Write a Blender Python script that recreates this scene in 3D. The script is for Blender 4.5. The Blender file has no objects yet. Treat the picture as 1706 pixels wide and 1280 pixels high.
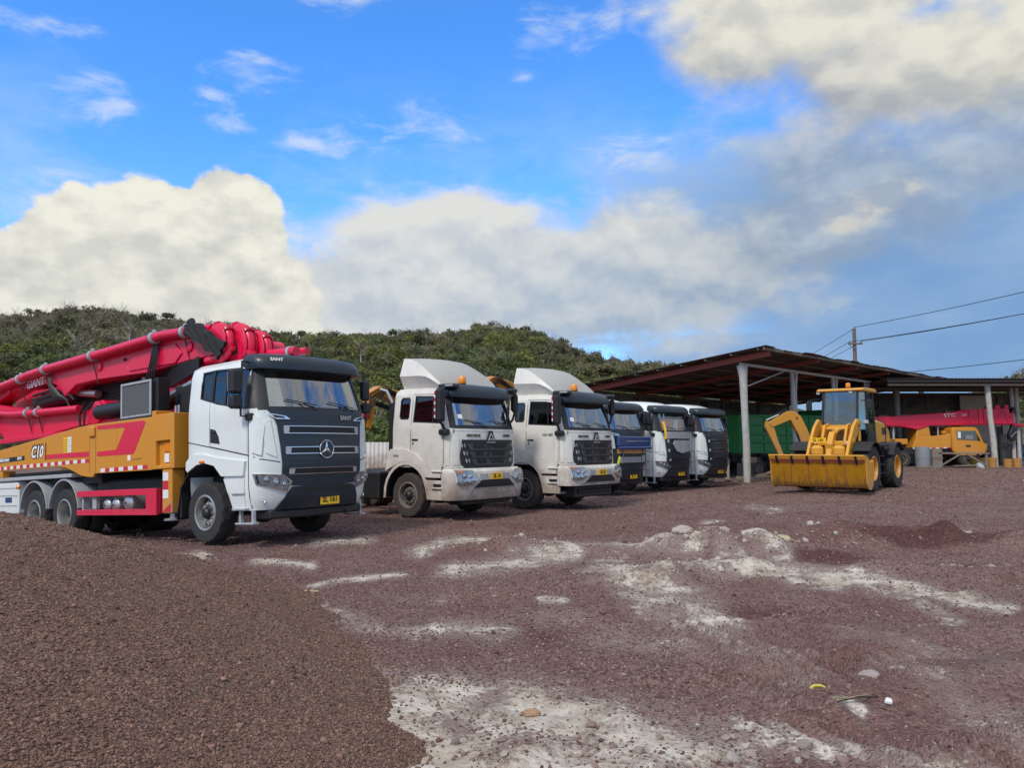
import bpy, bmesh, math, random
import numpy as np
from mathutils import Vector, Matrix
SC = bpy.context.scene
COL = SC.collection
R = math.radians
rng = np.random.default_rng(7)
random.seed(7)

# ------------------------------------------------------------------ camera
cam_d = bpy.data.cameras.new("camera"); cam = bpy.data.objects.new("camera", cam_d); COL.objects.link(cam)
cam.location = (0, 0, 1.75); cam.rotation_euler = (R(90 + 4.27), 0, 0)
cam_d.sensor_fit = 'HORIZONTAL'; cam_d.sensor_width = 36.0; cam_d.lens = 36.0 * 1313 / 1706
cam_d.clip_start = 0.1; cam_d.clip_end = 6000
SC.camera = cam
SC.view_settings.view_transform = 'Standard'; SC.view_settings.look = 'None'
SC.view_settings.exposure = 0.0; SC.view_settings.gamma = 1.0
SC.cycles.max_bounces = 6; SC.cycles.diffuse_bounces = 3; SC.cycles.glossy_bounces = 3
SC.cycles.transparent_max_bounces = 10; SC.cycles.use_denoising = True

# ------------------------------------------------------------------ sun
SUN_DIR = Vector((-0.34, -0.60, 0.72)).normalized()      # towards the sun
sun_d = bpy.data.lights.new("sun", 'SUN'); sun = bpy.data.objects.new("sun", sun_d); COL.objects.link(sun)
sun_d.energy = 2.5; sun_d.angle = R(10); sun_d.color = (1.0, 0.925, 0.81)
sun.rotation_euler = SUN_DIR.to_track_quat('Z', 'Y').to_euler()
sun.location = (-30, -30, 30)

# ------------------------------------------------------------------ world: sky texture with procedural clouds
W = bpy.data.worlds.new("World"); SC.world = W; W.use_nodes = True
nt = W.node_tree; nt.nodes.clear()
class X:                       # tiny expression helper over shader math nodes
    def __init__(s, sock): s.s = sock
    def __add__(a, b): return mth('ADD', a, b)
    __radd__ = __add__
    def __sub__(a, b): return mth('SUBTRACT', a, b)
    def __rsub__(a, b): return mth('SUBTRACT', b, a)
    def __mul__(a, b): return mth('MULTIPLY', a, b)
    __rmul__ = __mul__
    def __truediv__(a, b): return mth('DIVIDE', a, b)
NT = nt
def _in(node, i, v):
    if isinstance(v, X): NT.links.new(v.s, node.inputs[i])
    elif v is not None: node.inputs[i].default_value = v
def mth(op, a, b=None, c=None, clamp=False):
    n = NT.nodes.new('ShaderNodeMath'); n.operation = op; n.use_clamp = clamp
    _in(n, 0, a); _in(n, 1, b)
    if c is not None: _in(n, 2, c)
    return X(n.outputs[0])
def sstep(v, a, b, lo=0.0, hi=1.0):
    n = NT.nodes.new('ShaderNodeMapRange'); n.interpolation_type = 'SMOOTHSTEP'
    _in(n, 0, v); _in(n, 1, a); _in(n, 2, b); _in(n, 3, lo); _in(n, 4, hi); return X(n.outputs[0])
def lstep(v, a, b, lo=0.0, hi=1.0):
    n = NT.nodes.new('ShaderNodeMapRange'); n.clamp = True
    _in(n, 0, v); _in(n, 1, a); _in(n, 2, b); _in(n, 3, lo); _in(n, 4, hi); return X(n.outputs[0])
def comb(x, y, z):
    n = NT.nodes.new('ShaderNodeCombineXYZ'); _in(n, 0, x); _in(n, 1, y); _in(n, 2, z); return X(n.outputs[0])
def noise(vec, scale, detail=4, rough=0.55, dist=0.0, col=False):
    n = NT.nodes.new('ShaderNodeTexNoise'); _in(n, 'Vector', vec)
    n.inputs['Scale'].default_value = scale; n.inputs['Detail'].default_value = detail
    n.inputs['Roughness'].default_value = rough; n.inputs['Distortion'].default_value = dist
    return X(n.outputs['Color' if col else 'Fac'])
def voro(vec, scale, feature='F1', out='Distance', rnd=1.0, smooth=None):
    n = NT.nodes.new('ShaderNodeTexVoronoi'); n.feature = feature; _in(n, 'Vector', vec)
    n.inputs['Scale'].default_value = scale; n.inputs['Randomness'].default_value = rnd
    if smooth is not None: n.inputs['Smoothness'].default_value = smooth
    return X(n.outputs[out])
def mix(f, a, b):
    n = NT.nodes.new('ShaderNodeMix'); n.data_type = 'RGBA'
    _in(n, 0, f)
    for i, v in ((6, a), (7, b)):
        if isinstance(v, X): NT.links.new(v.s, n.inputs[i])
        else: n.inputs[i].default_value = (*v, 1) if len(v) == 3 else v
    return X(n.outputs[2])
def vmul(a, k):
    n = NT.nodes.new('ShaderNodeVectorMath'); n.operation = 'MULTIPLY'
    _in(n, 0, a); n.inputs[1].default_value = k; return X(n.outputs[0])

tc = nt.nodes.new('ShaderNodeTexCoord'); sep = nt.nodes.new('ShaderNodeSeparateXYZ')
nt.links.new(tc.outputs['Generated'], sep.inputs[0])
dx, dy, dz = (X(sep.outputs[i]) for i in range(3))
az = mth('ARCTAN2', dx, dy); el = mth('ARCSINE', dz)
sky = nt.nodes.new('ShaderNodeTexSky'); sky.sky_type = 'NISHITA'; sky.sun_disc = False
sky.sun_elevation = math.asin(SUN_DIR.z); sky.sun_rotation = math.atan2(SUN_DIR.x, SUN_DIR.y)
sky.air_density = 1.0; sky.dust_density = 0.4; sky.ozone_density = 2.5
p2 = comb(az, el * 1.5, 0.0)
nA = noise(p2, 9.0, 8, 0.56)                       # billows
nC = noise(p2, 9.0, 4, 0.55)
nB = noise(comb(az + 0.006, el * 1.5 + 0.034, 0.0), 9.0, 4, 0.55)   # the same, sampled towards the sun
nS = noise(comb(az * 1.0, el * 2.6, 3.0), 11.0, 7, 0.62, 0.4)       # streaky
nL = noise(comb(az, el * 1.7, 7.0), 3.2, 3, 0.5)                  # large patches
bil = voro(comb(az + nA * 0.06, el * 1.3 + nS * 0.06, 0.0), 15.0)
relief = (nC - nB)                                  # + lit, - shaded
def ell(a, e, ra, re, rot=0.0):
    c, s_ = math.cos(rot), math.sin(rot)
    u = (az - a); v = (el - e)
    uu = (u * c + v * s_) * (1.0 / ra); vv = (v * c - u * s_) * (1.0 / re)
    return 1.0 - mth('SQRT', uu * uu + vv * vv)
def union(*fs):
    r = fs[0]
    for f in fs[1:]: r = mth('MAXIMUM', r, f)
    return r
col = vmul(X(sky.outputs[0]), (0.86, 1.85, 2.95))
def layer(cover, rgb_lit, rgb_dark, shade):
    global col
    c = mix(shade, tuple(10 * v for v in rgb_dark), tuple(10 * v for v in rgb_lit))
    col = mix(cover, col, c)
# pale horizon veil and the grey-blue deck on the right
layer(sstep(el, 0.40, 0.0) * 0.40 + sstep(nL + (nS - 0.5) * 0.6, 0.42, 0.75) * sstep(el, 0.48, 0.30) * 0.35, (0.60, 0.74, 0.92), (0.60, 0.74, 0.92), 0.5)
deck = union(ell(0.52, 0.20, 0.50, 0.19, -0.12), ell(0.95, 0.25, 0.6, 0.35), ell(0.45, 0.07, 0.45, 0.12))
layer(sstep(deck + (nL - 0.5) * 0.7 + (nS - 0.5) * 0.35, -0.02, 0.45) * 0.95, (0.33, 0.47, 0.68), (0.185, 0.33, 0.57), sstep(nL + (nS - 0.5) * 0.3, 0.3, 0.7))
# pale wisps in the blue
wisp = union(ell(-0.335, 0.43, 0.085, 0.03, 0.12), ell(-0.13, 0.385, 0.12, 0.04, 0.1), ell(0.02, 0.446, 0.03, 0.013),
             ell(-0.555, 0.44, 0.06, 0.02), ell(-0.49, 0.375, 0.055, 0.03, 0.2), ell(0.18, 0.35, 0.11, 0.033),
             ell(-0.38, 0.40, 0.05, 0.02), ell(-0.50, 0.395, 0.05, 0.022, 0.3), ell(-0.55, 0.275, 0.08, 0.035),
             ell(-0.25, 0.36, 0.08, 0.025), ell(-0.36, 0.37, 0.05, 0.016), ell(0.10, 0.50, 0.12, 0.03), ell(-0.2, 0.52, 0.1, 0.015))
layer(sstep(wisp * 0.55 + (nS - 0.5) * 2.3 + (nA - 0.5) * 0.8, 0.10, 1.0) * 0.75, (0.80, 0.84, 0.88), (0.62, 0.72, 0.86), nS)
# middle bank
bank = union(ell(0.02, 0.20, 0.42, 0.115), ell(0.20, 0.21, 0.2, 0.10), ell(-0.15, 0.16, 0.34, 0.13), ell(0.13, 0.23, 0.14, 0.075), ell(-0.08, 0.26, 0.18, 0.07))
bsh = lstep(relief, -0.12, 0.12) * 0.45 + lstep(el - az * 0.30, 0.08, 0.32) * 0.70 + (nL - 0.5) * 0.7 + 0.02
layer(sstep(bank * 0.9 + (nA - 0.5) * 1.0 + (nS - 0.5) * 0.5, -0.05, 0.42) * 0.97, (0.76, 0.76, 0.72), (0.34, 0.43, 0.55), bsh)
# big cream cloud with a grey belly, upper right
top = union(ell(0.38, 0.50, 0.27, 0.105, -0.12), ell(0.48, 0.415, 0.24, 0.095, -0.1), ell(0.29, 0.46, 0.13, 0.06, -0.1), ell(0.7, 0.48, 0.3, 0.15))
belly = union(ell(0.42, 0.30, 0.17, 0.085, -0.4), ell(0.36, 0.25, 0.16, 0.07), ell(0.6, 0.32, 0.2, 0.09))
layer(sstep(belly + (nA - 0.5) * 0.9 + (nS - 0.5) * 0.3, 0.02, 0.60) * 0.7, (0.50, 0.56, 0.63), (0.30, 0.37, 0.47), sstep(nL + relief * 1.5, 0.3, 0.8))
tsh = lstep(el + az * 0.24, 0.40, 0.62) * 0.95 + lstep(relief, -0.12, 0.12) * 0.5 + (nL - 0.5) * 0.6 - 0.16
layer(sstep(top * 0.85 + (nA - 0.5) * 1.05 + (nS - 0.5) * 0.3, -0.06, 0.5) * 0.97, (0.82, 0.79, 0.67), (0.34, 0.37, 0.41), tsh)
puff = union(ell(0.445, 0.277, 0.06, 0.025, 0.2), ell(0.41, 0.262, 0.05, 0.02))
layer(sstep(puff * 0.9 + (nA - 0.5) * 1.3, 0.05, 0.5) * 0.75, (0.66, 0.64, 0.58), (0.4, 0.46, 0.55), lstep(relief, -0.05, 0.05))
# tall cumulus on the left: crisp cauliflower edge
cum = union(ell(-0.35, 0.235, 0.082, 0.115, 0.1), ell(-0.42, 0.225, 0.10, 0.10), ell(-0.50, 0.20, 0.13, 0.085), ell(-0.60, 0.17, 0.16, 0.085),
            ell(-0.38, 0.15, 0.17, 0.12), ell(-0.72, 0.18, 0.2, 0.10), ell(-0.55, 0.13, 0.3, 0.10))
csh = lstep(relief, -0.10, 0.10) * 0.75 + lstep(el, 0.12, 0.30) * 0.30 + 0.18 + (nL - 0.5) * 0.9 - lstep(bil, 0.15, 0.6) * 0.15
layer(sstep(cum + (nA - 0.5) * 0.95 - bil * 0.34 + 0.12, 0.02, 0.13), (0.87, 0.86, 0.76), (0.56, 0.57, 0.55), csh)
# unseen bright cloud overhead, added to neutralise the blue fill light
layer(sstep(el + (nL - 0.5) * 0.3, 0.58, 0.80) * 0.85, (0.86, 0.82, 0.74), (0.70, 0.68, 0.64), nA)
# unseen broken cloud all round behind the viewer, added for soft light
back = sstep(mth('ABSOLUTE', az), 0.85, 1.25)
layer(back * sstep(nL + (nS - 0.5) * 0.6, 0.34, 0.58) * 0.92, (0.86, 0.83, 0.76), (0.55, 0.57, 0.58), nA)
bg = nt.nodes.new('ShaderNodeBackground'); bg.inputs[1].default_value = 0.1
wo = nt.nodes.new('ShaderNodeOutputWorld')
nt.links.new(col.s, bg.inputs[0]); nt.links.new(bg.outputs[0], wo.inputs[0])
W.cycles.sampling_method = 'MANUAL'; W.cycles.sample_map_resolution = 512

# ------------------------------------------------------------------ materials
def mat(name, build):
    global NT
    m = bpy.data.materials.new(name); m.use_nodes = True
    old = NT; NT = m.node_tree
    b = NT.nodes['Principled BSDF']; build(b); NT = old
    return m
def setb(b, **k):
    nm = dict(col='Base Color', rough='Roughness', metal='Metallic', coat='Coat Weight', crough='Coat Roughness', spec='Specular IOR Level',
              alpha='Alpha', trans='Transmission Weight', ior='IOR', emit='Emission Color', estr='Emission Strength', normal='Normal')
    for q, v in k.items():
        s = b.inputs[nm[q]]
        if isinstance(v, X): NT.links.new(v.s, s)
        elif q in ('col', 'emit'): s.default_value = (*v, 1)
        else: s.default_value = v
def objco():
    n = NT.nodes.new('ShaderNodeTexCoord'); return X(n.outputs['Object'])
def geopos():
    n = NT.nodes.new('ShaderNodeNewGeometry'); return X(n.outputs['Position'])
def sepxyz(v):
    n = NT.nodes.new('ShaderNodeSeparateXYZ'); _in(n, 0, v); return [X(o) for o in n.outputs]
def bump(h, strength=0.3, dist=0.02, normal=None):
    n = NT.nodes.new('ShaderNodeBump'); n.inputs['Strength'].default_value = strength; n.inputs['Distance'].default_value = dist
    _in(n, 'Height', h)
    if normal is not None: _in(n, 'Normal', normal)
    return X(n.outputs[0])
DUST = (0.30, 0.25, 0.22)
def paint(name, c, rough=0.32, coat=0.35, dirt=0.25, metal=0.0, low=0.9, spots=0.0, dust=DUST):
    """vehicle paint with road dust that thickens towards the sills (object z) and faint streaks"""
    def f(b):
        o = objco(); x, y, z = sepxyz(o)
        g = geopos(); gx, gy, gz_ = sepxyz(g); n1 = noise(g, 2.2, 6, 0.6); n2 = noise(comb(gx * 9.0, gy * 9.0, gz_ * 1.2), 1.6, 5, 0.6)
        lowz = sstep(z, low, 0.15)
        d = (lowz * 0.75 + 0.22) * sstep(n1 + lowz * 0.25, 0.38, 0.80) + sstep(n2, 0.56, 0.8) * 0.30
        fac = mth('MULTIPLY', d, dirt, clamp=True)
        cc = mix(fac, c, dust)
        if spots:
            cc = mix(sstep(noise(g, 14.0, 6, 0.7), 0.66, 0.78) * spots, cc, (0.10, 0.055, 0.03))
        setb(b, col=cc, rough=fac * 0.5 + rough, metal=metal, coat=coat, crough=0.08,
             normal=bump(noise(o, 1.3, 2, 0.5), 0.06, 0.05))
    return mat(name, f)
def plain(name, c, rough=0.6, metal=0.0, nscale=8.0, var=0.25, bmp=0.15, coat=0.0, spec=0.5):
    def f(b):
        o = objco(); n = noise(o, nscale, 6, 0.62)
        setb(b, col=mix(n, tuple(v * (1 - var) for v in c), tuple(min(1, v * (1 + var)) for v in c)), rough=mth('ADD', n * 0.2, rough - 0.1), metal=metal, coat=coat, spec=spec,
             normal=bump(noise(o, nscale * 4, 4, 0.6), bmp, 0.01))
    return mat(name, f)
def glass(name, tint=(0.55, 0.62, 0.62), refl=1.0, base=0.10):
    m = bpy.data.materials.new(name); m.use_nodes = True
    t = m.node_tree; t.nodes.clear()
    fr = t.nodes.new('ShaderNodeFresnel'); fr.inputs[0].default_value = 1.75
    mu = t.nodes.new('ShaderNodeMath'); mu.operation = 'MULTIPLY_ADD'; mu.use_clamp = True; mu.inputs[1].default_value = 1.25 * refl; mu.inputs[2].default_value = base * refl
    tr = t.nodes.new('ShaderNodeBsdfTransparent'); tr.inputs[0].default_value = (*tint, 1)
    gl = t.nodes.new('ShaderNodeBsdfGlossy'); gl.inputs['Roughness'].default_value = 0.02; gl.inputs[0].default_value = (0.95, 0.97, 1, 1)
    mx = t.nodes.new('ShaderNodeMixShader'); o = t.nodes.new('ShaderNodeOutputMaterial')
    t.links.new(fr.outputs[0], mu.inputs[0]); t.links.new(mu.outputs[0], mx.inputs[0]); t.links.new(tr.outputs[0], mx.inputs[1])
    t.links.new(gl.outputs[0], mx.inputs[2]); t.links.new(mx.outputs[0], o.inputs[0])
    return m

M = {}
M['fairtop'] = paint('shaded_dusty_fairing_top', (0.42, 0.42, 0.40), rough=0.55, coat=0.0, dirt=0.5, spots=0.4)  # greyer base colour stands in for shade on the top, dust over it
M['redd'] = paint('dark_crimson_paint', (0.36, 0.004, 0.03), rough=0.4, coat=0.1, dirt=0.1)
M['white'] = paint('white_paint', (0.72, 0.77, 0.755), dirt=0.50)
M['cream'] = paint('dusty_white_paint', (0.69, 0.68, 0.63), rough=0.42, coat=0.2, dirt=1.25, low=1.75, spots=0.45, dust=(0.33, 0.265, 0.215))
M['navy'] = paint('dark_panel_paint', (0.010, 0.021, 0.034), rough=0.42, coat=0.12, dirt=0.10)
M['blue'] = paint('blue_paint', (0.012, 0.05, 0.19), rough=0.35, dirt=0.2)
M['orange'] = paint('ochre_paint', (0.62, 0.255, 0.016), rough=0.4, coat=0.15, dirt=0.42, low=1.6)
M['yellow'] = paint('loader_yellow_paint', (0.68, 0.32, 0.028), rough=0.45, coat=0.1, dirt=0.45, spots=0.7, low=0.8)
def bucket_mat(b):
    o = objco(); x, y, z = sepxyz(o); n = noise(o, 3.0, 6, 0.65); st = noise(comb(x * 2.0, y * 14.0, z * 1.5), 1.3, 5, 0.65); lo = sstep(z, 0.75, 0.2)
    c = mix(sstep(n, 0.35, 0.7), (0.50, 0.235, 0.004), (0.40, 0.175, 0.006)); c = mix(sstep(st + lo * 0.22, 0.60, 0.74) * 0.75, c, (0.17, 0.085, 0.035)); c = mix(sstep(noise(o, 11.0, 6, 0.7) + lo * 0.10, 0.66, 0.74) * 0.8, c, (0.12, 0.10, 0.085))
    setb(b, col=c, rough=0.55, normal=bump(n, 0.15, 0.05))
M['bucketp'] = mat('scraped_bucket_paint', bucket_mat)
M['mustard'] = paint('worn_mustard_paint', (0.46, 0.225, 0.004), rough=0.55, coat=0.0, dirt=0.3, spots=0.9, dust=(0.20, 0.12, 0.05))
M['red'] = paint('crimson_paint', (0.68, 0.004, 0.055), rough=0.38, coat=0.12, dirt=0.05)
M['red2'] = paint('crimson_paint_guard', (0.66, 0.012, 0.06), rough=0.35, coat=0.3, dirt=0.2)
M['green'] = paint('green_paint', (0.018, 0.20, 0.045), rough=0.5, coat=0.0, dirt=0.35)
M['teal'] = paint('faded_teal_paint', (0.24, 0.34, 0.36), rough=0.5, coat=0.0, dirt=0.4)
M['beamred'] = paint('oxide_red_steel', (0.33, 0.075, 0.055), rough=0.6, coat=0.0, dirt=0.3, spots=0.6)
M['black'] = plain('black_plastic', (0.015, 0.015, 0.018), 0.5)
M['rubber'] = plain('tyre_rubber', (0.028, 0.027, 0.028), 0.8, nscale=5, var=0.35)
M['rubberd'] = plain('dusty_tyre_rubber', (0.050, 0.043, 0.040), 0.85, nscale=4, var=0.5)
M['chassis'] = plain('chassis_steel', (0.02, 0.02, 0.022), 0.6, nscale=5, var=0.4)
M['slat'] = plain('dark_grille_plastic', (0.04, 0.042, 0.046), 0.4, coat=0.2)
M['steel'] = plain('bare_steel', (0.50, 0.50, 0.50), 0.35, metal=0.9)
M['rim'] = plain('silver_rim', (0.46, 0.46, 0.45), 0.36, metal=0.8, nscale=14, var=0.3, bmp=0.3)
M['rimdisc'] = plain('rim_disc', (0.42, 0.42, 0.42), 0.4, metal=0.6, nscale=10, var=0.4, bmp=0.3)
M['rimd'] = plain('dusty_rim', (0.20, 0.18, 0.16), 0.6, metal=0.3, var=0.4)
M['chrome'] = plain('chrome_trim', (0.75, 0.76, 0.78), 0.18, metal=1.0, var=0.05, bmp=0.02)
M['grey'] = plain('grey_plastic', (0.22, 0.23, 0.25), 0.55)
M['lgrey'] = plain('light_grey_metal', (0.42, 0.44, 0.46), 0.45, metal=0.2)
M['screen'] = plain('cooler_mesh', (0.115, 0.12, 0.12), 0.6, metal=0.3, nscale=30, var=0.35, bmp=0.6)
M['amber'] = plain('amber_lens', (0.85, 0.22, 0.01), 0.2, var=0.05, coat=0.5)
M['plate'] = plain('yellow_plate', (0.85, 0.50, 0.008), 0.4, var=0.05)
M['ink'] = plain('black_lettering', (0.012, 0.012, 0.014), 0.5)
M['wink'] = plain('white_lettering', (0.80, 0.80, 0.80), 0.5, var=0.05)
M['tapew'] = plain('white_tape', (0.75, 0.75, 0.74), 0.4, var=0.08)
M['taper'] = plain('red_tape', (0.55, 0.02, 0.04), 0.4, var=0.1)
M['seat'] = plain('seat_fabric', (0.17, 0.18, 0.20), 0.85)
M['cardboard'] = plain('cardboard', (0.52, 0.27, 0.11), 0.8, nscale=4, var=0.15)
M['film'] = plain('plastic_wrap', (0.33, 0.33, 0.37), 0.3, nscale=7, var=0.5, bmp=0.8)
M['cloth'] = plain('black_cloth', (0.02, 0.022, 0.024), 0.9, bmp=0.5)
M['cabin'] = plain('cabin_trim', (0.16, 0.165, 0.17), 0.8)
M['liner'] = plain('cabin_lining', (0.58, 0.58, 0.55), 0.8, var=0.1)
M['paper'] = plain('paper', (0.75, 0.76, 0.76), 0.7, var=0.05)
M['glass'] = glass('cab_glass', (0.86, 0.92, 0.92), 1.0, 0.20)
M['sglass'] = glass('side_glass', (0.42, 0.48, 0.50), 0.22, 0.06)
M['dglass'] = glass('tinted_glass', (0.16, 0.19, 0.20), 0.75)
M['lens'] = glass('lamp_lens', (0.88, 0.9, 0.92), 0.5, 0.05)
M['cglass'] = glass('clear_glass', (0.95, 0.97, 0.97), 0.15, 0.03)
M['reflector'] = plain('lamp_reflector', (0.62, 0.64, 0.66), 0.3, metal=0.25, nscale=16, var=0.75, bmp=0.8)
M['mirror'] = plain('mirror_glass', (0.5, 0.52, 0.55), 0.06, metal=1.0, var=0.05, bmp=0)
M['beacon'] = plain('beacon_amber', (0.80, 0.26, 0.01), 0.15, var=0.15, coat=0.6)
M['hose'] = plain('hydraulic_hose', (0.02, 0.02, 0.02), 0.45)

# ------------------------------------------------------------------ mesh builder
class MB:
    def __init__(s): s.bm = bmesh.new(); s.m = []
    def mi(s, m):
        m = M[m] if isinstance(m, str) else m
        if m not in s.m: s.m.append(m)
        return s.m.index(m)
    def _mark(s, n0, m):
        s.bm.faces.ensure_lookup_table(); i = s.mi(m)
        for f in s.bm.faces[n0:]: f.material_index = i
    def add(s, vs, fs, m):
        i = s.mi(m); V = [s.bm.verts.new(v) for v in vs]
        for f in fs:
            try: s.bm.faces.new([V[k] for k in f]).material_index = i
            except ValueError: pass
        return s
    def merge(s, t, m, mat4=None):
        """append bmesh t"""
        if mat4 is not None: bmesh.ops.transform(t, matrix=mat4, verts=t.verts)
        i = s.mi(m); mp = {}
        for v in t.verts: mp[v] = s.bm.verts.new(v.co)
        for f in t.faces:
            try: s.bm.faces.new([mp[v] for v in f.verts]).material_index = i
            except ValueError: pass
        t.free(); return s
    def box(s, x0, x1, y0, y1, z0, z1, m, bev=0.0, mat4=None, seg=1):
        t = bmesh.new(); bmesh.ops.create_cube(t, size=1)
        sx, sy, sz = abs(x1 - x0), abs(y1 - y0), abs(z1 - z0)
        for v in t.verts: v.co = Vector(((x0 + x1) / 2 + v.co.x * sx, (y0 + y1) / 2 + v.co.y * sy, (z0 + z1) / 2 + v.co.z * sz))
        b = min(bev, 0.45 * min(sx, sy, sz))
        if b > 0: bmesh.ops.bevel(t, geom=list(t.edges), offset=b, segments=seg, affect='EDGES', profile=0.5)
        return s.merge(t, m, mat4)
    def bar(s, p, q, w, h, m, bev=0.0, up=(0, 0, 1)):
        """rectangular bar from p to q, width w (sideways) and height h"""
        p, q = Vector(p), Vector(q); d = q - p; L = d.length; d = d / L
        u = Vector(up); sd = d.cross(u)
        if sd.length < 1e-4: sd = d.cross(Vector((0, 1, 0)))
        sd.normalize(); uu = sd.cross(d)
        m4 = Matrix((( d.x, sd.x, uu.x, p.x), (d.y, sd.y, uu.y, p.y), (d.z, sd.z, uu.z, p.z), (0, 0, 0, 1)))
        return s.box(0, L, -w / 2, w / 2, -h / 2, h / 2, m, bev, m4)
    def prism(s, poly, axis, a, b, m, bev=0.0):
        t = bmesh.new()
        def P(u, v, w): return {'x': (w, u, v), 'y': (u, w, v), 'z': (u, v, w)}[axis]
        A = [t.verts.new(P(u, v, a)) for u, v in poly]; B = [t.verts.new(P(u, v, b)) for u, v in poly]; n = len(poly)
        t.faces.new(A); t.faces.new(B[::-1])
        for i in range(n): t.faces.new((A[i], B[i], B[(i + 1) % n], A[(i + 1) % n]))
        bmesh.ops.recalc_face_normals(t, faces=t.faces)
        if bev > 0: bmesh.ops.bevel(t, geom=list(t.edges), offset=bev, segments=1, affect='EDGES')
        return s.merge(t, m)
    def tube(s, pts, r, m, n=10, cap=True):
        pts = [Vector(p) for p in pts]; k = len(pts); rs = r if isinstance(r, (list, tuple)) else [r] * k
        t = bmesh.new(); rings = []; up = None
        for i, p in enumerate(pts):
            d = (pts[min(i + 1, k - 1)] - pts[max(i - 1, 0)]).normalized()
            if up is None:
                up = Vector((0, 0, 1)) if abs(d.z) < 0.9 else Vector((1, 0, 0))
            up = (up - d * up.dot(d)).normalized(); sd = d.cross(up)
            rings.append([t.verts.new(p + (up * math.cos(a) + sd * math.sin(a)) * rs[i]) for a in (2 * math.pi * j / n for j in range(n))])
        for i in range(k - 1):
            for j in range(n):
                t.faces.new((rings[i][j], rings[i][(j + 1) % n], rings[i + 1][(j + 1) % n], rings[i + 1][j]))
        if cap: t.faces.new(rings[0][::-1]); t.faces.new(rings[-1])
        bmesh.ops.recalc_face_normals(t, faces=t.faces)
        return s.merge(t, m)
    def lathe(s, prof, m, mat4=None, n=24, mod=None, cap=True):
        """prof: (r, h) pairs about local Z; mat4 places it; mod(i, j) scales the radius"""
        t = bmesh.new(); rings = []
        for i, (r, h) in enumerate(prof):
            if r < 1e-5: rings.append([t.verts.new((0, 0, h))]); continue
            rings.append([t.verts.new((r * (mod(i, j) if mod else 1) * math.cos(2 * math.pi * j / n), r * (mod(i, j) if mod else 1) * math.sin(2 * math.pi * j / n), h)) for j in range(n)])
        for a, b in zip(rings[:-1], rings[1:]):
            for j in range(n):
                q = (a[j % len(a)], a[(j + 1) % len(a)], b[(j + 1) % len(b)], b[j % len(b)])
                q = list(dict.fromkeys(q))
                if len(q) >= 3: t.faces.new(q)
        for g in (rings[0], rings[-1]):
            if cap and len(g) > 1 and prof[0] != prof[-1]: t.faces.new(g)
        bmesh.ops.recalc_face_normals(t, faces=t.faces)
        return s.merge(t, m, mat4)
    def panel(s, poly, fn, m, off=0.01, th=0.01, step=0.12):
        """2D polygon (u, v) laid on the surface fn(u, v), raised by off and th thick"""
        t = bmesh.new(); t.faces.new([t.verts.new((u, v, 0)) for u, v in poly])
        us = [p[0] for p in poly]; vs = [p[1] for p in poly]
        bmesh.ops.triangulate(t, faces=t.faces)
        for ax, lo, hi in ((0, min(us), max(us)), (1, min(vs), max(vs))):
            k = int((hi - lo) / step)
            for i in range(1, k + 1):
                c = [0, 0, 0]; c[ax] = lo + (hi - lo) * i / (k + 1); nrm = [0, 0, 0]; nrm[ax] = 1
                bmesh.ops.bisect_plane(t, geom=t.verts[:] + t.edges[:] + t.faces[:], plane_co=c, plane_no=nrm)
        nf = len(t.faces); vl = list(t.verts); e = 1e-3; out = {}; inn = {}
        tt = bmesh.new()
        for v in vl:
            u, w = v.co.x, v.co.y
            p = Vector(fn(u, w)); a = Vector(fn(u + e, w)) - p; b = Vector(fn(u, w + e)) - p
            nn = a.cross(b)
            if nn.length < 1e-12: nn = Vector((1, 0, 0))
            nn.normalize()
            if nn.dot(Vector(fn.out(u, w))) < 0: nn = -nn
            out[v] = tt.verts.new(p + nn * off); inn[v] = tt.verts.new(p + nn * (off - th))
        for f in t.faces:
            tt.faces.new([out[v] for v in f.verts]); tt.faces.new([inn[v] for v in f.verts][::-1])
        for ed in t.edges:
            if len(ed.link_faces) == 1:
                a, b = ed.verts; tt.faces.new((out[a], out[b], inn[b], inn[a]))
        t.free(); bmesh.ops.recalc_face_normals(tt, faces=tt.faces)
        return s.merge(tt, m)
    def text(s, txt, size, m, mat4, ext=0.003, shear=0.0, bold=0.0, space=1.0, align='CENTER', sx=1.0):
        cu = bpy.data.curves.new('lettering', 'FONT'); cu.body = txt; cu.size = size; cu.extrude = ext; cu.shear = shear; cu.offset = bold
        cu.align_x = align; cu.align_y = 'CENTER'; cu.space_character = space; cu.resolution_u = 2
        o = bpy.data.objects.new('lettering_source', cu); me = o.to_mesh()
        t = bmesh.new(); t.from_mesh(me); o.to_mesh_clear(); bpy.data.objects.remove(o); bpy.data.curves.remove(cu)
        if sx != 1.0: bmesh.ops.scale(t, vec=(sx, 1, 1), verts=t.verts)
        return s.merge(t, m, mat4)
    def done(s, name, parent=None, loc=None, rot=None, sharp=32, smooth=True, kind=None, label=None, clean=True):
        bm = s.bm
        if clean: bmesh.ops.remove_doubles(bm, verts=bm.verts, dist=1e-5)
        if smooth:
            c = R(sharp)
            for e in bm.edges: e.smooth = not (len(e.link_faces) != 2 or e.calc_face_angle(9) > c)
            for f in bm.faces: f.smooth = True
        me = bpy.data.meshes.new(name); bm.to_mesh(me); bm.free()
        for m in s.m: me.materials.append(m)
        o = bpy.data.objects.new(name, me); COL.objects.link(o)
        if parent is not None: o.parent = parent
        if loc is not None: o.location = loc
        if rot is not None: o.rotation_euler = rot
        if kind: o['kind'] = kind
        if label: o['label'] = label
        return o
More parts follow.
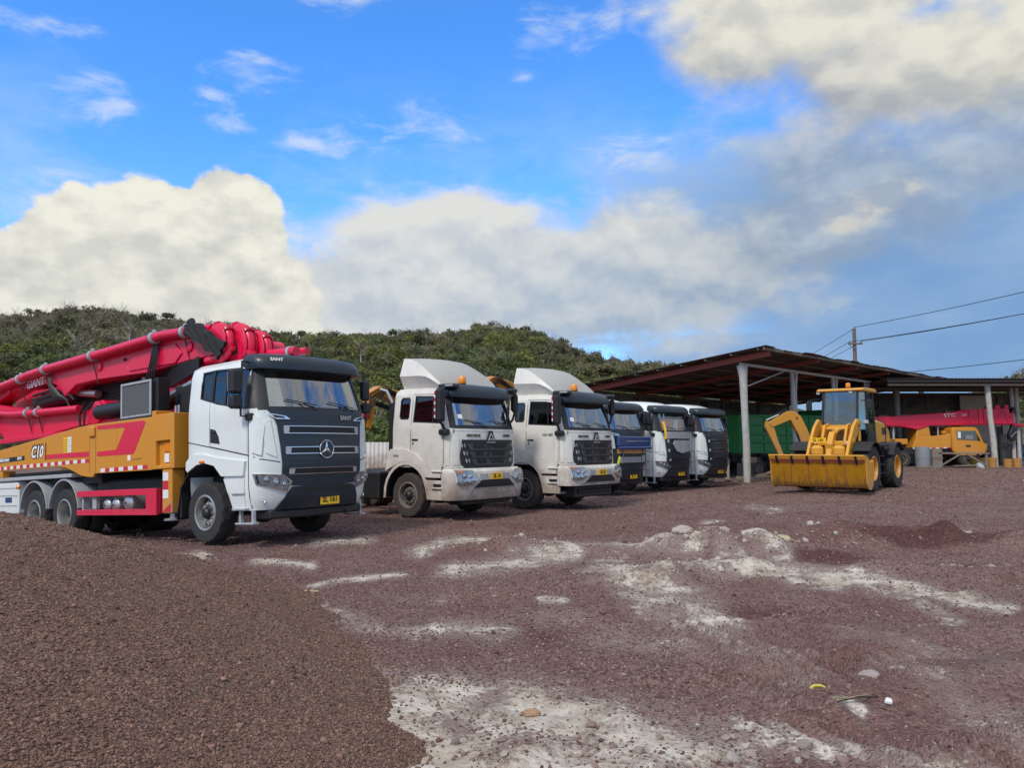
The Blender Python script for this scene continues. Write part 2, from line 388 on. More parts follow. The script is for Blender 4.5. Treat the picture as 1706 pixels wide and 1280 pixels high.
def frame(o, x, y):                 # matrix with origin o, local X along x and local Y along y (text lies in that plane)
    x = Vector(x).normalized(); y = Vector(y).normalized(); z = x.cross(y)
    return Matrix(((x.x, y.x, z.x, o[0]), (x.y, y.y, z.y, o[1]), (x.z, y.z, z.z, o[2]), (0, 0, 0, 1)))
def axisY(x, y, z, sgn=1):          # lathe axis along sgn*Y at a point
    return frame((x, y, z), (1, 0, 0), (0, 0, -sgn)) if sgn > 0 else frame((x, y, z), (1, 0, 0), (0, 0, 1))
def axisX(x, y, z): return frame((x, y, z), (0, 1, 0), (0, 0, 1))
def at(x, y, z): return Matrix.Translation((x, y, z))
def thing(name, label, cat, loc=(0, 0, 0), rz=0.0, group=None, pitch=0.0, scale=1.0):
    o = bpy.data.objects.new(name, None); COL.objects.link(o); o.empty_display_size = 0.3
    o.location = loc; o.rotation_euler = (0, -R(pitch), R(rz)); o.scale = (scale,) * 3
    o['label'] = label; o['category'] = cat
    if group: o['group'] = group
    return o
def tag(o, label, cat, group=None, kind=None):
    if label: o['label'] = label
    if cat: o['category'] = cat
    if group: o['group'] = group
    if kind: o['kind'] = kind
    return o
def lerp_tab(tab, z):
    if z <= tab[0][0]: return tab[0][1]
    for (a, va), (b, vb) in zip(tab[:-1], tab[1:]):
        if z <= b: return va + (vb - va) * (z - a) / (b - a)
    return tab[-1][1]
def raw_mesh(name, verts, faces, mats, smooth=False, cols=None, mi=None):
    """fast numpy mesh: verts (n,3), faces (m,k) same k"""
    me = bpy.data.meshes.new(name); v = np.asarray(verts, np.float32); f = np.asarray(faces, np.int32); k = f.shape[1]
    me.vertices.add(len(v)); me.vertices.foreach_set('co', v.ravel())
    me.loops.add(f.size); me.loops.foreach_set('vertex_index', f.ravel())
    me.polygons.add(len(f)); me.polygons.foreach_set('loop_start', np.arange(0, f.size, k, dtype=np.int32))
    if mi is not None: me.polygons.foreach_set('material_index', np.asarray(mi, np.int32))
    me.polygons.foreach_set('use_smooth', np.full(len(f), smooth))
    for m in mats: me.materials.append(m)
    if cols is not None:
        for nm, c in cols.items():
            c = np.asarray(c, np.float32)
            if c.ndim == 1: a = me.attributes.new(nm, 'FLOAT', 'POINT'); a.data.foreach_set('value', c)
            else: a = me.color_attributes.new(nm, 'FLOAT_COLOR', 'POINT'); a.data.foreach_set('color', np.c_[c, np.ones(len(c))].astype(np.float32).ravel())
    me.update(calc_edges=True); me.validate()
    o = bpy.data.objects.new(name, me); COL.objects.link(o); return o
def attr(name, what='Fac'):
    n = NT.nodes.new('ShaderNodeAttribute'); n.attribute_name = name; return X(n.outputs[what])

# ------------------------------------------------------------------ terrain
def _hash(i, j, k=0):
    h = (i * 374761393 + j * 668265263 + k * 2147483647) & 0xFFFFFFFF
    h = ((h ^ (h >> 13)) * 1274126177) & 0xFFFFFFFF
    return ((h ^ (h >> 16)) & 0xFFFF) / 65535.0
def vnoise(x, y, k=0):
    x = np.asarray(x, float); y = np.asarray(y, float)
    xi = np.floor(x).astype(np.int64); yi = np.floor(y).astype(np.int64); fx = x - xi; fy = y - yi
    fx = fx * fx * (3 - 2 * fx); fy = fy * fy * (3 - 2 * fy)
    a = _hash(xi, yi, k); b = _hash(xi + 1, yi, k); c = _hash(xi, yi + 1, k); d = _hash(xi + 1, yi + 1, k)
    return (a + (b - a) * fx) * (1 - fy) + (c + (d - c) * fx) * fy
def fbm(x, y, o=4, k=0):
    s = 0; a = 0.5
    for i in range(o): s = s + a * (vnoise(x, y, k + i) - 0.5); a *= 0.5; x = x * 2.03 + 11.3; y = y * 2.03 - 7.1
    return s
def ss(v, a, b):
    t = np.clip((v - a) / (b - a), 0, 1); return t * t * (3 - 2 * t)
TR_O = np.array((-4.597, 14.80)); TR_H = np.array((math.cos(R(-36)), math.sin(R(-36))))   # pump truck: front axle and heading
def gbase(x, y):
    """broad lie of the yard (what wheels and posts stand on)"""
    x = np.asarray(x, float); y = np.asarray(y, float)
    q = x / np.maximum(y, 1.0)
    z = 0.35 * ss(y, 25, 44) * ss(q, 0.36, 0.50) + 0.10 * ss(y, 22, 27) * ss(q, 0.30, 0.40)
    lx = (x - TR_O[0]) * TR_H[0] + (y - TR_O[1]) * TR_H[1]; ly = -(x - TR_O[0]) * TR_H[1] + (y - TR_O[1]) * TR_H[0]
    z = z - 0.056 * np.clip(-lx, 0, 9.5) * (1 - ss(np.abs(ly), 1.6, 3.4)) * (1 - ss(-lx, 9.5, 12))
    return z
def gz(x, y):
    x = np.asarray(x, float); y = np.asarray(y, float)
    r = np.hypot(x, y); near = 1 - ss(r, 14, 30)
    z = gbase(x, y) + fbm(x * 0.35, y * 0.35, 3, 3) * 0.10 * (0.35 + near) + fbm(x * 2.1, y * 2.1, 3, 9) * 0.05 * near + fbm(x * 7, y * 7, 2, 5) * 0.022 * near
    # low ridges of graded spoil across the middle right
    for (cx, cy, sx, sy, h) in ((3.3, 12.6, 1.6, 0.40, 0.22), (5.2, 13.2, 0.9, 0.40, 0.18), (7.2, 13.4, 1.8, 0.45, 0.22), (9.3, 12.6, 1.7, 0.4, 0.16), (2.2, 10.4, 1.2, 0.5, 0.11), (0.2, 12.9, 1.2, 0.4, 0.13), (4.7, 10.8, 2.2, 0.35, 0.10)):
        d = ((x - cx) / sx) ** 2 + ((y - cy + 0.12 * (x - cx)) / sy) ** 2
        z = z + h * np.exp(-d) * (0.7 + 1.6 * vnoise(x * 2.5, y * 2.5, 21))
    # old dusty bank at the lower middle
    d = ((x - 0.75) / 1.5) ** 2 + ((y - 4.0) / 1.0) ** 2
    z = z + 0.10 * np.exp(-d) * (0.6 + 0.9 * vnoise(x * 3, y * 3, 31))
    for (x0, y0, x1, y1, w) in ((0.6, 5.2, 9.5, 9.8, 0.30), (1.4, 4.5, 10.2, 8.9, 0.30), (-1.5, 8.6, 7.0, 12.0, 0.28), (-0.4, 7.4, 8.4, 10.9, 0.28), (1.0, 14.5, 11, 24, 0.35), (2.9, 13.8, 13.0, 23, 0.35)):
        ex, ey = x1 - x0, y1 - y0; L = math.hypot(ex, ey); t = ((x - x0) * ex + (y - y0) * ey) / L; d = ((x - x0) * -ey + (y - y0) * ex) / L + 0.35 * fbm(x * 0.3, y * 0.3, 2, 77)
        on = ss(t, 0, 1.2) * (1 - ss(t, L - 1.2, L)); q = d / w
        z = z + on * (-0.045 * np.exp(-q * q * 1.4) + 0.03 * np.exp(-(np.abs(q) - 1.35) ** 2 * 5) + 0.012 * np.exp(-q * q) * np.sin(t * 2 * math.pi / 0.22 + q * 2.0))
    # tyre tread marks on the lower right
    u = x * 0.96 + y * 0.28; v = -x * 0.28 + y * 0.96
    tr = ss(x, 1.0, 2.0) * (1 - ss(x, 5.5, 7.0)) * ss(y, 3.2, 4.0) * (1 - ss(y, 7.2, 8.6)) * ss(vnoise(x * 0.8, y * 1.1, 48), 0.22, 0.55)
    z = z + 0.042 * tr * np.sin(u * 2 * math.pi / 0.19 + 2.2 * fbm(x * 0.8, y * 0.8, 2, 8)) * (0.45 + 0.8 * vnoise(v * 2.2, u * 0.5, 44))
    # crusty lumps on the dusty bank and along the pale smears
    z = z + 0.05 * np.clip(near_dust(x, y) - 0.25, 0, 1) * (fbm(x * 5.5, y * 5.5, 4, 52) + 0.12) * near * 2.0
    return z
def gzf(x, y): return float(gz(np.array([x]), np.array([y]))[0])
def gbf(x, y): return float(gbase(np.array([x]), np.array([y]))[0])

def near_dust(x, y):
    """pale limestone dust lying on the cinder: strokes given as ground points seen from the gate"""
    yy = np.maximum(y, 0.5); px = 853 + 1313 * x / yy; py = 738 + 1313 * 1.75 / yy
    out = np.zeros_like(x)
    strokes = [([(640, 1200), (700, 1230), (760, 1290)], 60, 1.0), ([(700, 1165), (860, 1180), (1010, 1215), (1150, 1262)], 48, 1.0),
               ([(760, 1250), (900, 1280), (1050, 1300)], 70, 0.9),
               ([(1150, 1215), (1300, 1240), (1440, 1262), (1650, 1290)], 26, 0.62), ([(255, 930), (300, 927), (340, 919)], 9, 1.0),
               ([(430, 930), (525, 936)], 6, 0.9), ([(528, 974), (565, 962), (610, 958), (672, 954)], 6, 1.0), ([(470, 992), (540, 1005)], 7, 0.8),
               ([(560, 1020), (640, 1046), (690, 1050)], 16, 0.62), ([(540, 1085), (590, 1110)], 22, 0.5), ([(740, 1045), (835, 1052)], 20, 0.72), ([(700, 918), (760, 900), (810, 900), (890, 906)], 11, 0.85),
               ([(750, 948), (870, 935), (950, 922)], 14, 0.85), ([(1010, 948), (1090, 970), (1150, 1000), (1200, 1040)], 24, 0.82), ([(1060, 985), (1120, 1025)], 26, 0.6),
               ([(1130, 945), (1250, 952), (1390, 970)], 13, 0.9), ([(1200, 930), (1320, 945)], 10, 0.7), ([(1340, 958), (1480, 972), (1560, 990), (1660, 1010)], 13, 0.9), ([(1430, 884), (1520, 890), (1610, 886)], 9, 0.75),
               ([(950, 907), (1050, 915), (1160, 920)], 9, 0.8), ([(1210, 906), (1300, 930)], 11, 0.7), ([(530, 905), (620, 899)], 7, 0.7), ([(1250, 845), (1290, 850)], 7, 0.6), ([(1170, 868), (1200, 866)], 4, 0.8),
               ([(1520, 1000), (1580, 1030)], 12, 0.55), ([(900, 998), (940, 1001)], 5, 0.8), ([(1380, 1170), (1420, 1180)], 6, 0.8), ([(1480, 1100), (1620, 1180), (1690, 1240)], 30, 0.42), ([(1230, 1080), (1330, 1130)], 30, 0.38),
               ([(1000, 1060), (1150, 1075)], 24, 0.38), ([(900, 1140), (1100, 1170)], 20, 0.35), ([(640, 990), (760, 1000)], 12, 0.3), ([(1400, 1050), (1706, 1110)], 20, 0.35), ([(860, 1010), (1000, 1040)], 16, 0.3)]
    for pts, w, a in strokes:
        best = np.full_like(x, 1e9)
        for (x0, y0), (x1, y1) in zip(pts[:-1], pts[1:]):
            ex, ey = (x1 - x0) / 2.0, (y1 - y0); L2 = ex * ex + ey * ey
            t = np.clip((((px - x0) / 2.0) * ex + (py - y0) * ey) / L2, 0, 1)
            best = np.minimum(best, np.hypot((px - x0) / 2.0 - t * ex, py - y0 - t * ey))
        out = np.maximum(out, a * np.exp(-(best / (w * (1.0 if a < 1 or w < 30 else 1.05))) ** 2 * 0.9))
    out[y < 0.8] = 0
    return np.maximum(out, 0.20 * ss(np.hypot(x, y), 12, 26))

def ground_mat(b):
    p = geopos(); x, y, z = sepxyz(p)
    dust = attr('dust'); fresh = attr('fresh')
    v1 = voro(p, 44.0, out='Color'); sc = sepxyz(v1)
    d1 = voro(p, 44.0); d2 = voro(p, 90.0); nb = noise(p, 0.55, 5, 0.6); nm = noise(p, 3.3, 6, 0.65); nf = noise(p, 22.0, 4, 0.65)
    base = mix(sc[0], (0.106, 0.063, 0.056), (0.275, 0.176, 0.157))
    base = mix(sstep(nb, 0.42, 0.62) * 0.55, base, (0.135, 0.064, 0.056))
    base = mix(sstep(nm, 0.50, 0.74) * 0.5, base, (0.27, 0.200, 0.176))
    pale = mix(sstep(nm + (nf - 0.5) * 0.4, 0.35, 0.72), (0.36, 0.31, 0.245), (0.61, 0.575, 0.515))
    pale = mix(sstep(noise(p, 1.4, 4, 0.6), 0.55, 0.75) * 0.4, pale, (0.34, 0.26, 0.17))
    f = sstep(dust + (nm - 0.5) * 1.1 + (nf - 0.5) * 0.75 + (sc[1] - 0.5) * 0.25 + (noise(p, 1.6, 7, 0.72) - 0.5) * 1.7 - 0.10, 0.30, 0.80)
    base = mix(sstep(noise(p, 9.0, 5, 0.7), 0.52, 0.72) * 0.45, base, (0.28, 0.206, 0.183))
    base = mix(sstep(fresh + (nm - 0.5) * 0.8, 0.3, 0.7) * 0.85, base, mix(sc[0], (0.060, 0.022, 0.021), (0.12, 0.05, 0.046)))
    base = mix(sstep(dust + (nm - 0.5) * 0.5, 0.05, 0.6) * 0.42, base, (0.36, 0.30, 0.27))
    base = mix(f * 0.90, base, pale)
    h = (d1 * -0.75 + d2 * -0.22) * (1.0 - f * 0.75) + nf * 0.5 + nm * 0.5
    setb(b, col=base, rough=0.92, spec=0.25, normal=bump(h, 1.0, 0.03))
M['ground'] = mat('cinder_ground', ground_mat)

def build_ground():
    fa = np.radians(np.linspace(-47, 47, 640)); ba = np.radians(np.linspace(47, 313, 64)[1:-1]); A = np.concatenate([fa, ba])
    rs = np.concatenate([np.geomspace(0.8, 3.0, 24)[:-1], np.geomspace(3.0, 34, 400)[:-1], np.geomspace(34, 3000, 60)])
    AA, RR = np.meshgrid(A, rs); x = np.sin(AA) * RR; y = np.cos(AA) * RR; z = gz(x, y)
    z = np.where(RR > 60, z * 0 + np.where(RR > 60, gbase(x, y) * 0.0, 0), z)
    n, k = x.shape; v = np.c_[x.ravel(), y.ravel(), z.ravel()]
    I = np.arange(n * k).reshape(n, k); J = np.roll(I, -1, axis=1)
    f = np.stack([I[:-1], J[:-1], J[1:], I[1:]], -1).reshape(-1, 4)[:, ::-1]
    v = np.r_[v, [[0, 0, float(z[0].mean())]]]; c = len(v) - 1
    d = np.r_[near_dust(x.ravel(), y.ravel()), [0]]
    cap = np.stack([I[0], np.full(k, c), np.full(k, c), J[0]], -1)
    fr = np.zeros(len(v))
    for (cx, cy, sx, sy) in ((7.0, 13.1, 1.7, 0.42), (9.6, 12.9, 1.6, 0.4), (4.6, 12.0, 0.9, 0.3), (3.6, 13.4, 0.7, 0.25), (5.6, 11.6, 1.2, 0.25), (-6.4, 12.6, 0.8, 0.3), (1.6, 11.6, 0.9, 0.2), (2.4, 8.6, 1.8, 0.5), (-0.2, 7.2, 1.1, 0.5), (3.9, 6.4, 1.6, 0.4)):
        fr = np.maximum(fr, np.exp(-((v[:, 0] - cx) / sx) ** 2 - ((v[:, 1] - cy) / sy) ** 2) * (1.0 if cy > 11.5 else 0.62))
    me = raw_mesh('ground', v, f, [M['ground']], True, {'dust': d, 'fresh': fr})
    tag(me, None, None, kind='structure')
    return me
build_ground()

# ---- gravel heap in the left foreground
def heap_h(x, y):
    # ridge axis from A to B, repose slopes
    A = np.array((-5.6, 7.4)); B = np.array((-3.3, 1.2)); d = B - A; L2 = d @ d
    t = np.clip(((x - A[0]) * d[0] + (y - A[1]) * d[1]) / L2, 0, 1)
    dist = np.hypot(x - A[0] - t * d[0], y - A[1] - t * d[1]) + 0.35 * fbm(x * 0.7, y * 0.7, 3, 61)
    top = 1.27 - 0.1 * t
    h = top + 0.12 - np.sqrt(((0.365 - 0.05 * t) * dist) ** 2 + 0.06) 
    h = h + 0.30 * np.exp(-((x + 7.6) / 1.5) ** 2 - ((y - 8.6) / 1.5) ** 2)
    return h + fbm(x * 2.2, y * 2.2, 3, 71) * 0.10 + fbm(x * 8, y * 8, 2, 75) * 0.03
def heap_mat(b):
    p = geopos(); v1 = voro(p, 52.0, out='Color'); sc = sepxyz(v1); d1 = voro(p, 52.0); d2 = voro(p, 120.0)
    nb = noise(p, 0.8, 4, 0.6); nf = noise(p, 25.0, 4, 0.6)
    base = mix(sc[0], (0.095, 0.062, 0.050), (0.27, 0.178, 0.140))
    base = mix(sstep(nb, 0.40, 0.66) * 0.5, base, mix(sc[1], (0.115, 0.070, 0.052), (0.27, 0.16, 0.115)))
    setb(b, col=base, rough=0.95, spec=0.2, normal=bump(d1 * -0.8 + d2 * -0.25 + nf * 0.5, 1.0, 0.025))
M['heap'] = mat('heap_gravel', heap_mat)
def build_heap():
    xs = np.arange(-13, 1.6, 0.045); ys = np.arange(-1.5, 14.0, 0.055); XX, YY = np.meshgrid(xs, ys)
    H = heap_h(XX, YY); G = gz(XX, YY); Z = np.maximum(H, G - 0.06)
    k = XX.shape[1]; I = np.arange(XX.size).reshape(XX.shape)
    keep = (H > G - 0.05); kf = keep[:-1, :-1] | keep[1:, :-1] | keep[:-1, 1:] | keep[1:, 1:]
    f = np.stack([I[:-1, :-1], I[:-1, 1:], I[1:, 1:], I[1:, :-1]], -1)[kf]
    used = np.unique(f); mp = np.full(XX.size, -1); mp[used] = np.arange(len(used))
    v = np.c_[XX.ravel(), YY.ravel(), Z.ravel()][used]
    o = raw_mesh('gravel_heap', v, mp[f], [M['heap']], True)
    tag(o, 'large brown heap of fine gravel in the left foreground', 'gravel heap')
    return o
heap = build_heap()

# ---- loose stones (stuff): one mesh of small lumps
def ico():
    t = bmesh.new(); bmesh.ops.create_icosphere(t, subdivisions=1, radius=1.0)
    v = np.array([q.co[:] for q in t.verts]); f = np.array([[q.index for q in p.verts] for p in t.faces]); t.free(); return v, f
def stones(name, P, S, mat_, palette):
    v0, f0 = ico(); n = len(P); nv = len(v0)
    q = rng.normal(size=(n, 4)); q /= np.linalg.norm(q, axis=1, keepdims=True); w, x, y, z = q.T
    Rm = np.stack([1 - 2 * (y * y + z * z), 2 * (x * y - z * w), 2 * (x * z + y * w), 2 * (x * y + z * w), 1 - 2 * (x * x + z * z), 2 * (y * z - x * w), 2 * (x * z - y * w), 2 * (y * z + x * w), 1 - 2 * (x * x + y * y)], -1).reshape(n, 3, 3)
    vv = v0[None] * (1 + rng.uniform(-0.28, 0.28, (n, nv, 1))) * rng.uniform(0.6, 1.15, (n, 1, 3))
    vv = np.einsum('nij,nkj->nki', Rm, vv) * S[:, None, None]; vv[:, :, 2] *= 0.85; vv += P[:, None, :]
    f = (f0[None] + (np.arange(n) * nv)[:, None, None]).reshape(-1, 3)
    pal = np.asarray(palette); c = pal[rng.integers(0, len(pal), n)] * rng.uniform(0.7, 1.25, (n, 1)); c = np.repeat(c, nv, 0)
    return raw_mesh(name, vv.reshape(-1, 3), f, [mat_], False, {'tone': c})
def stone_mat(b):
    setb(b, col=mix(noise(geopos(), 60.0, 3, 0.6) * 0.5, attr('tone', 'Color'), (0.14, 0.10, 0.085)), rough=0.95, spec=0.2)
M['stone'] = mat('loose_stone', stone_mat)
def polar(n, r0, r1, a0, a1, pw=1.0):
    r = r0 * (r1 / r0) ** (rng.random(n) ** pw); a = np.radians(rng.uniform(a0, a1, n)); return np.sin(a) * r, np.cos(a) * r, r
def scatter_stones():
    x, y, r = polar(100000, 3.4, 46, -40, 40, 1.15)
    k = ~(heap_h(x, y) > gz(x, y)); x, y, r = x[k], y[k], r[k]
    tm = ss(x, 1.0, 2.0) * (1 - ss(x, 5.5, 7.0)) * ss(y, 3.2, 4.0) * (1 - ss(y, 7.2, 8.6)); k = rng.random(len(x)) > tm * 0.72; x, y, r = x[k], y[k], r[k]
    d = near_dust(x, y); k = rng.random(len(x)) > d * np.where(r < 15, 0.9, 0.5); x, y, r, d = x[k], y[k], r[k], d[k]
    s = 0.004 + 0.007 * rng.random(len(x)) ** 2.5 + 0.0006 * r; big = rng.random(len(x)) < 0.012; s[big] *= 2.0
    o = stones('gravel', np.c_[x, y, gz(x, y) + s * 0.25], s, M['stone'], [(0.19, 0.108, 0.093), (0.13, 0.071, 0.062), (0.24, 0.158, 0.135), (0.16, 0.080, 0.070), (0.34, 0.26, 0.23), (0.09, 0.053, 0.047)])
    tag(o, 'loose reddish brown stones strewn over the yard', None, kind='stuff'); 
    x, y, r = polar(125000, 2.4, 10.5, -56, 14, 0.9); k = heap_h(x, y) > gz(x, y) - 0.01; x, y, r = x[k], y[k], r[k]
    s = 0.0028 + 0.0062 * rng.random(len(x)) ** 2.5 + 0.00045 * r; big = rng.random(len(x)) < 0.02; s[big] *= 1.9
    o = stones('heap_gravel', np.c_[x, y, heap_h(x, y) + s * 0.3], s, M['stone'], [(0.205, 0.122, 0.096), (0.15, 0.087, 0.073), (0.28, 0.172, 0.138), (0.105, 0.064, 0.054), (0.24, 0.135, 0.095)])
    tag(o, 'loose brown stones lying on the heap', None, kind='stuff'); o.parent = heap
scatter_stones()
def pale_lumps():
    n = 420; cx = np.array([(2.9, 12.5), (3.6, 12.7), (4.4, 12.8), (5.2, 12.9), (0.3, 12.6), (-0.6, 12.9), (1.3, 4.4), (0.2, 4.6), (2.1, 10.6), (6.6, 11.2), (3.4, 11.2), (1.8, 3.9)])
    c = cx[rng.integers(0, len(cx), n)]; x = c[:, 0] + rng.normal(0, 0.42, n); y = c[:, 1] + rng.normal(0, 0.20, n)
    k = ~(heap_h(x, y) > gz(x, y)); x, y = x[k], y[k]
    s = 0.014 + 0.05 * rng.random(len(x)) ** 4
    o = stones('limestone_rubble', np.c_[x, y, gz(x, y) + s * 0.2], s, M['stone'], [(0.5, 0.46, 0.42), (0.42, 0.37, 0.32), (0.34, 0.28, 0.25), (0.3, 0.22, 0.2)])
    tag(o, 'pale limestone crumbs scattered over the cinder', None, kind='stuff')
pale_lumps()
def rocks():
    v0, f0 = ico(); t = bmesh.new(); bmesh.ops.create_icosphere(t, subdivisions=3, radius=1.0); v0 = np.array([q.co[:] for q in t.verts]); f0 = np.array([[q.index for q in p.verts] for p in t.faces]); t.free()
    data = [(2.72, 12.75, 0.13, (0.40, 0.34, 0.30), 'pale cream boulder half sunk at the left end of the spoil ridge'), (3.30, 12.85, 0.17, (0.34, 0.27, 0.24), 'dusty pinkish boulder in the middle of the spoil ridge'),
            (4.35, 12.95, 0.15, (0.42, 0.34, 0.24), 'sandy yellowish boulder right of the pinkish one on the spoil ridge'), (0.12, 5.05, 0.045, (0.34, 0.22, 0.14), 'small tan stone on the upper edge of the pale dust bank'), (2.62, 5.9, 0.075, (0.33, 0.28, 0.27), 'greyish fist stone lying alone among the tyre marks')]
    for i, (x, y, s, c, lab) in enumerate(data):
        r = np.random.default_rng(40 + i); n = fbm(v0[:, 0] * 1.6 + i * 9, v0[:, 1] * 1.6 + v0[:, 2] * 1.3, 4, 100 + i)
        v = v0 * (1 + 0.75 * n[:, None]) * np.array((1.25, 0.9, 0.62)) * s
        m = plain('boulder_stone', c, 0.95, nscale=14, var=0.35, bmp=0.7)
        o = raw_mesh('boulder', v, f0, [m], False); o.location = (x, y, gzf(x, y) + s * 0.22); tag(o, lab, 'boulder')
    # broken concrete slab
    mb = MB(); mb.prism([(-0.24, -0.1), (0.05, -0.15), (0.26, -0.02), (0.2, 0.13), (-0.12, 0.15)], 'z', 0, 0.06, plain('broken_concrete', (0.42, 0.38, 0.36), 0.9, var=0.3), 0.012)
    o = mb.done('concrete_slab', None, (4.05, 13.45, gzf(4.05, 13.45) + 0.10), (R(12), R(-10), R(15))); tag(o, 'broken flat concrete slab tilted on top of the spoil ridge', 'slab')
    mb = MB(); mb.tube([(-0.055, 0, 0.01), (-0.02, 0.02, 0.022), (0.03, 0.03, 0.02), (0.06, 0.02, 0.01)], [0.007, 0.010, 0.010, 0.005], plain('yellow_scrap', (0.62, 0.52, 0.08), 0.5, var=0.2), 8)
    o = mb.done('plastic_scrap', None, (2.07, 5.47, gzf(2.07, 5.47) + 0.01)); tag(o, 'short bent yellow plastic scrap lying on the cinder', 'scrap')
    mb = MB(); mb.tube([(-0.14, 0, 0.01), (-0.02, -0.05, 0.03), (0.10, 0.0, 0.03), (0.18, 0.09, 0.01)], 0.006, plain('dry_straw', (0.25, 0.20, 0.13), 0.9), 6); mb.tube([(-0.10, -0.06, 0.01), (0.05, -0.03, 0.03), (0.2, 0.02, 0.012)], 0.005, M['black'], 6)
    o = mb.done('wire_scrap', None, (2.2, 5.28, gzf(2.2, 5.28) + 0.006)); tag(o, 'two thin curled wires lying below the yellow plastic scrap', 'scrap')
    mb = MB(); mb.prism([(-0.03, -0.02), (0.02, -0.03), (0.035, 0.012), (0.0, 0.03)], 'z', 0, 0.03, M['paper'], 0.008); o = mb.done('crumpled_paper', None, (2.47, 5.33, gzf(2.47, 5.33)), (0.2, 0.1, 0)); tag(o, 'small white crumpled scrap right of the yellow plastic', 'scrap')
    mb = MB(); mb.bar((-0.1, 0, 0.012), (0.1, 0.01, 0.02), 0.03, 0.012, plain('split_wood', (0.5, 0.38, 0.2), 0.8), 0.002); o = mb.done('wood_splinter', None, (-2.35, 9.35, gzf(-2.35, 9.35)), (0, 0, -0.4)); tag(o, 'pale wood splinter on the cinder in front of the pump truck', 'scrap')
rocks()
def heap_spill():
    x, y, r = polar(9000, 2.6, 13.5, -40, 6, 1.0); h = heap_h(x, y) - gz(x, y); k = (h < 0) & (rng.random(len(x)) < np.exp(h / 0.10)); x, y = x[k], y[k]
    s = 0.006 + 0.016 * rng.random(len(x)) ** 3
    o = stones('spilled_gravel', np.c_[x, y, gz(x, y) + s * 0.3], s, M['stone'], [(0.205, 0.130, 0.103), (0.15, 0.094, 0.078), (0.28, 0.185, 0.147)])
    tag(o, 'brown stones spilled around the foot of the gravel heap', None, kind='stuff')
heap_spill()

# ------------------------------------------------------------------ hills and forest
RIDGE = [(-1.6, 0.05), (-1.1, 0.09), (-0.85, 0.100), (-0.7023, 0.1036), (-0.6419, 0.1239), (-0.5805, 0.1389), (-0.5533, 0.1445), (-0.5251, 0.1502), (-0.4779, 0.1561), (-0.4279, 0.1523), (-0.3821, 0.1447), (-0.3071, 0.1407), (-0.2646, 0.138), (-0.2213, 0.1402), (-0.1621, 0.1403), (-0.1169, 0.1427), (-0.0713, 0.1471), (-0.033, 0.155), (0.0054, 0.152), (0.0361, 0.1421), (0.0818, 0.122), (0.1272, 0.1109), (0.172, 0.1019), (0.2235, 0.0972), (0.2805, 0.0789), (0.3622, 0.0483), (0.4576, 0.0259), (0.5178, 0.0462), (0.5412, 0.0639), (0.5781, 0.0803), (0.6278, 0.0974), (0.6996, 0.1038), (1.0, 0.09), (1.6, 0.04)]
RA = np.array(RIDGE)
R0, R1, TREE = 85.0, 330.0, 4.2
def hill_z(a, r):
    e = np.interp(a, RA[:, 0], RA[:, 1]); top = np.maximum(1.75 + R1 * np.tan(e) - TREE * 1.0, 0)
    t = np.clip((r - R0) / (R1 - R0), 0, 1); prof = t ** 1.15 * (1 + 0.25 * t * (1 - t))
    z = top * prof
    z = np.where(r > R1, top * np.clip(1 - (r - R1) / 260, -0.2, 1), z)
    return z - 0.3 + fbm(a * 26, r / 26, 3, 90) * 7.0 * np.clip(t * 4, 0, 1) * np.clip((R1 - r) / 60 + 0.12, 0.12, 1)
def hill_mat(b):
    p = geopos(); n = noise(p, 0.09, 6, 0.65); n2 = noise(p, 0.6, 5, 0.6)
    c = mix(sstep(n, 0.4, 0.62), (0.09, 0.10, 0.04), (0.17, 0.15, 0.09)); setb(b, col=mix(n2 * 0.5, c, (0.07, 0.07, 0.04)), rough=1.0, spec=0.1, normal=bump(n2, 1.0, 1.0))
M['hill'] = mat('scrub_hillside', hill_mat)
def build_hills():
    A = np.linspace(-1.6, 1.6, 340); rs = np.concatenate([np.linspace(R0 - 6, R1, 70), np.linspace(R1 + 15, R1 + 320, 14)])
    AA, RR = np.meshgrid(A, rs); x = np.sin(AA) * RR; y = np.cos(AA) * RR; z = hill_z(AA, RR)
    I = np.arange(x.size).reshape(x.shape); f = np.stack([I[:-1, :-1], I[1:, :-1], I[1:, 1:], I[:-1, 1:]], -1).reshape(-1, 4)[:, ::-1]
    o = raw_mesh('hills', np.c_[x.ravel(), y.ravel(), z.ravel()], f, [M['hill']], True); tag(o, None, None, kind='structure')
build_hills()
def leaf_mat(b):
    t = attr('tone', 'Color'); setb(b, col=t, rough=0.8, spec=0.1)
    tr = NT.nodes.new('ShaderNodeBsdfTranslucent'); NT.links.new(t.s, tr.inputs[0]); mx = NT.nodes.new('ShaderNodeMixShader'); mx.inputs[0].default_value = 0.38
    out = next(n for n in NT.nodes if n.type == 'OUTPUT_MATERIAL'); NT.links.new(b.outputs[0], mx.inputs[1]); NT.links.new(tr.outputs[0], mx.inputs[2]); NT.links.new(mx.outputs[0], out.inputs[0])
M['leaf'] = mat('foliage', leaf_mat)
M['bark'] = plain('bark', (0.10, 0.075, 0.06), 0.9)
M['palebark'] = plain('pale_bark', (0.42, 0.39, 0.35), 0.9)
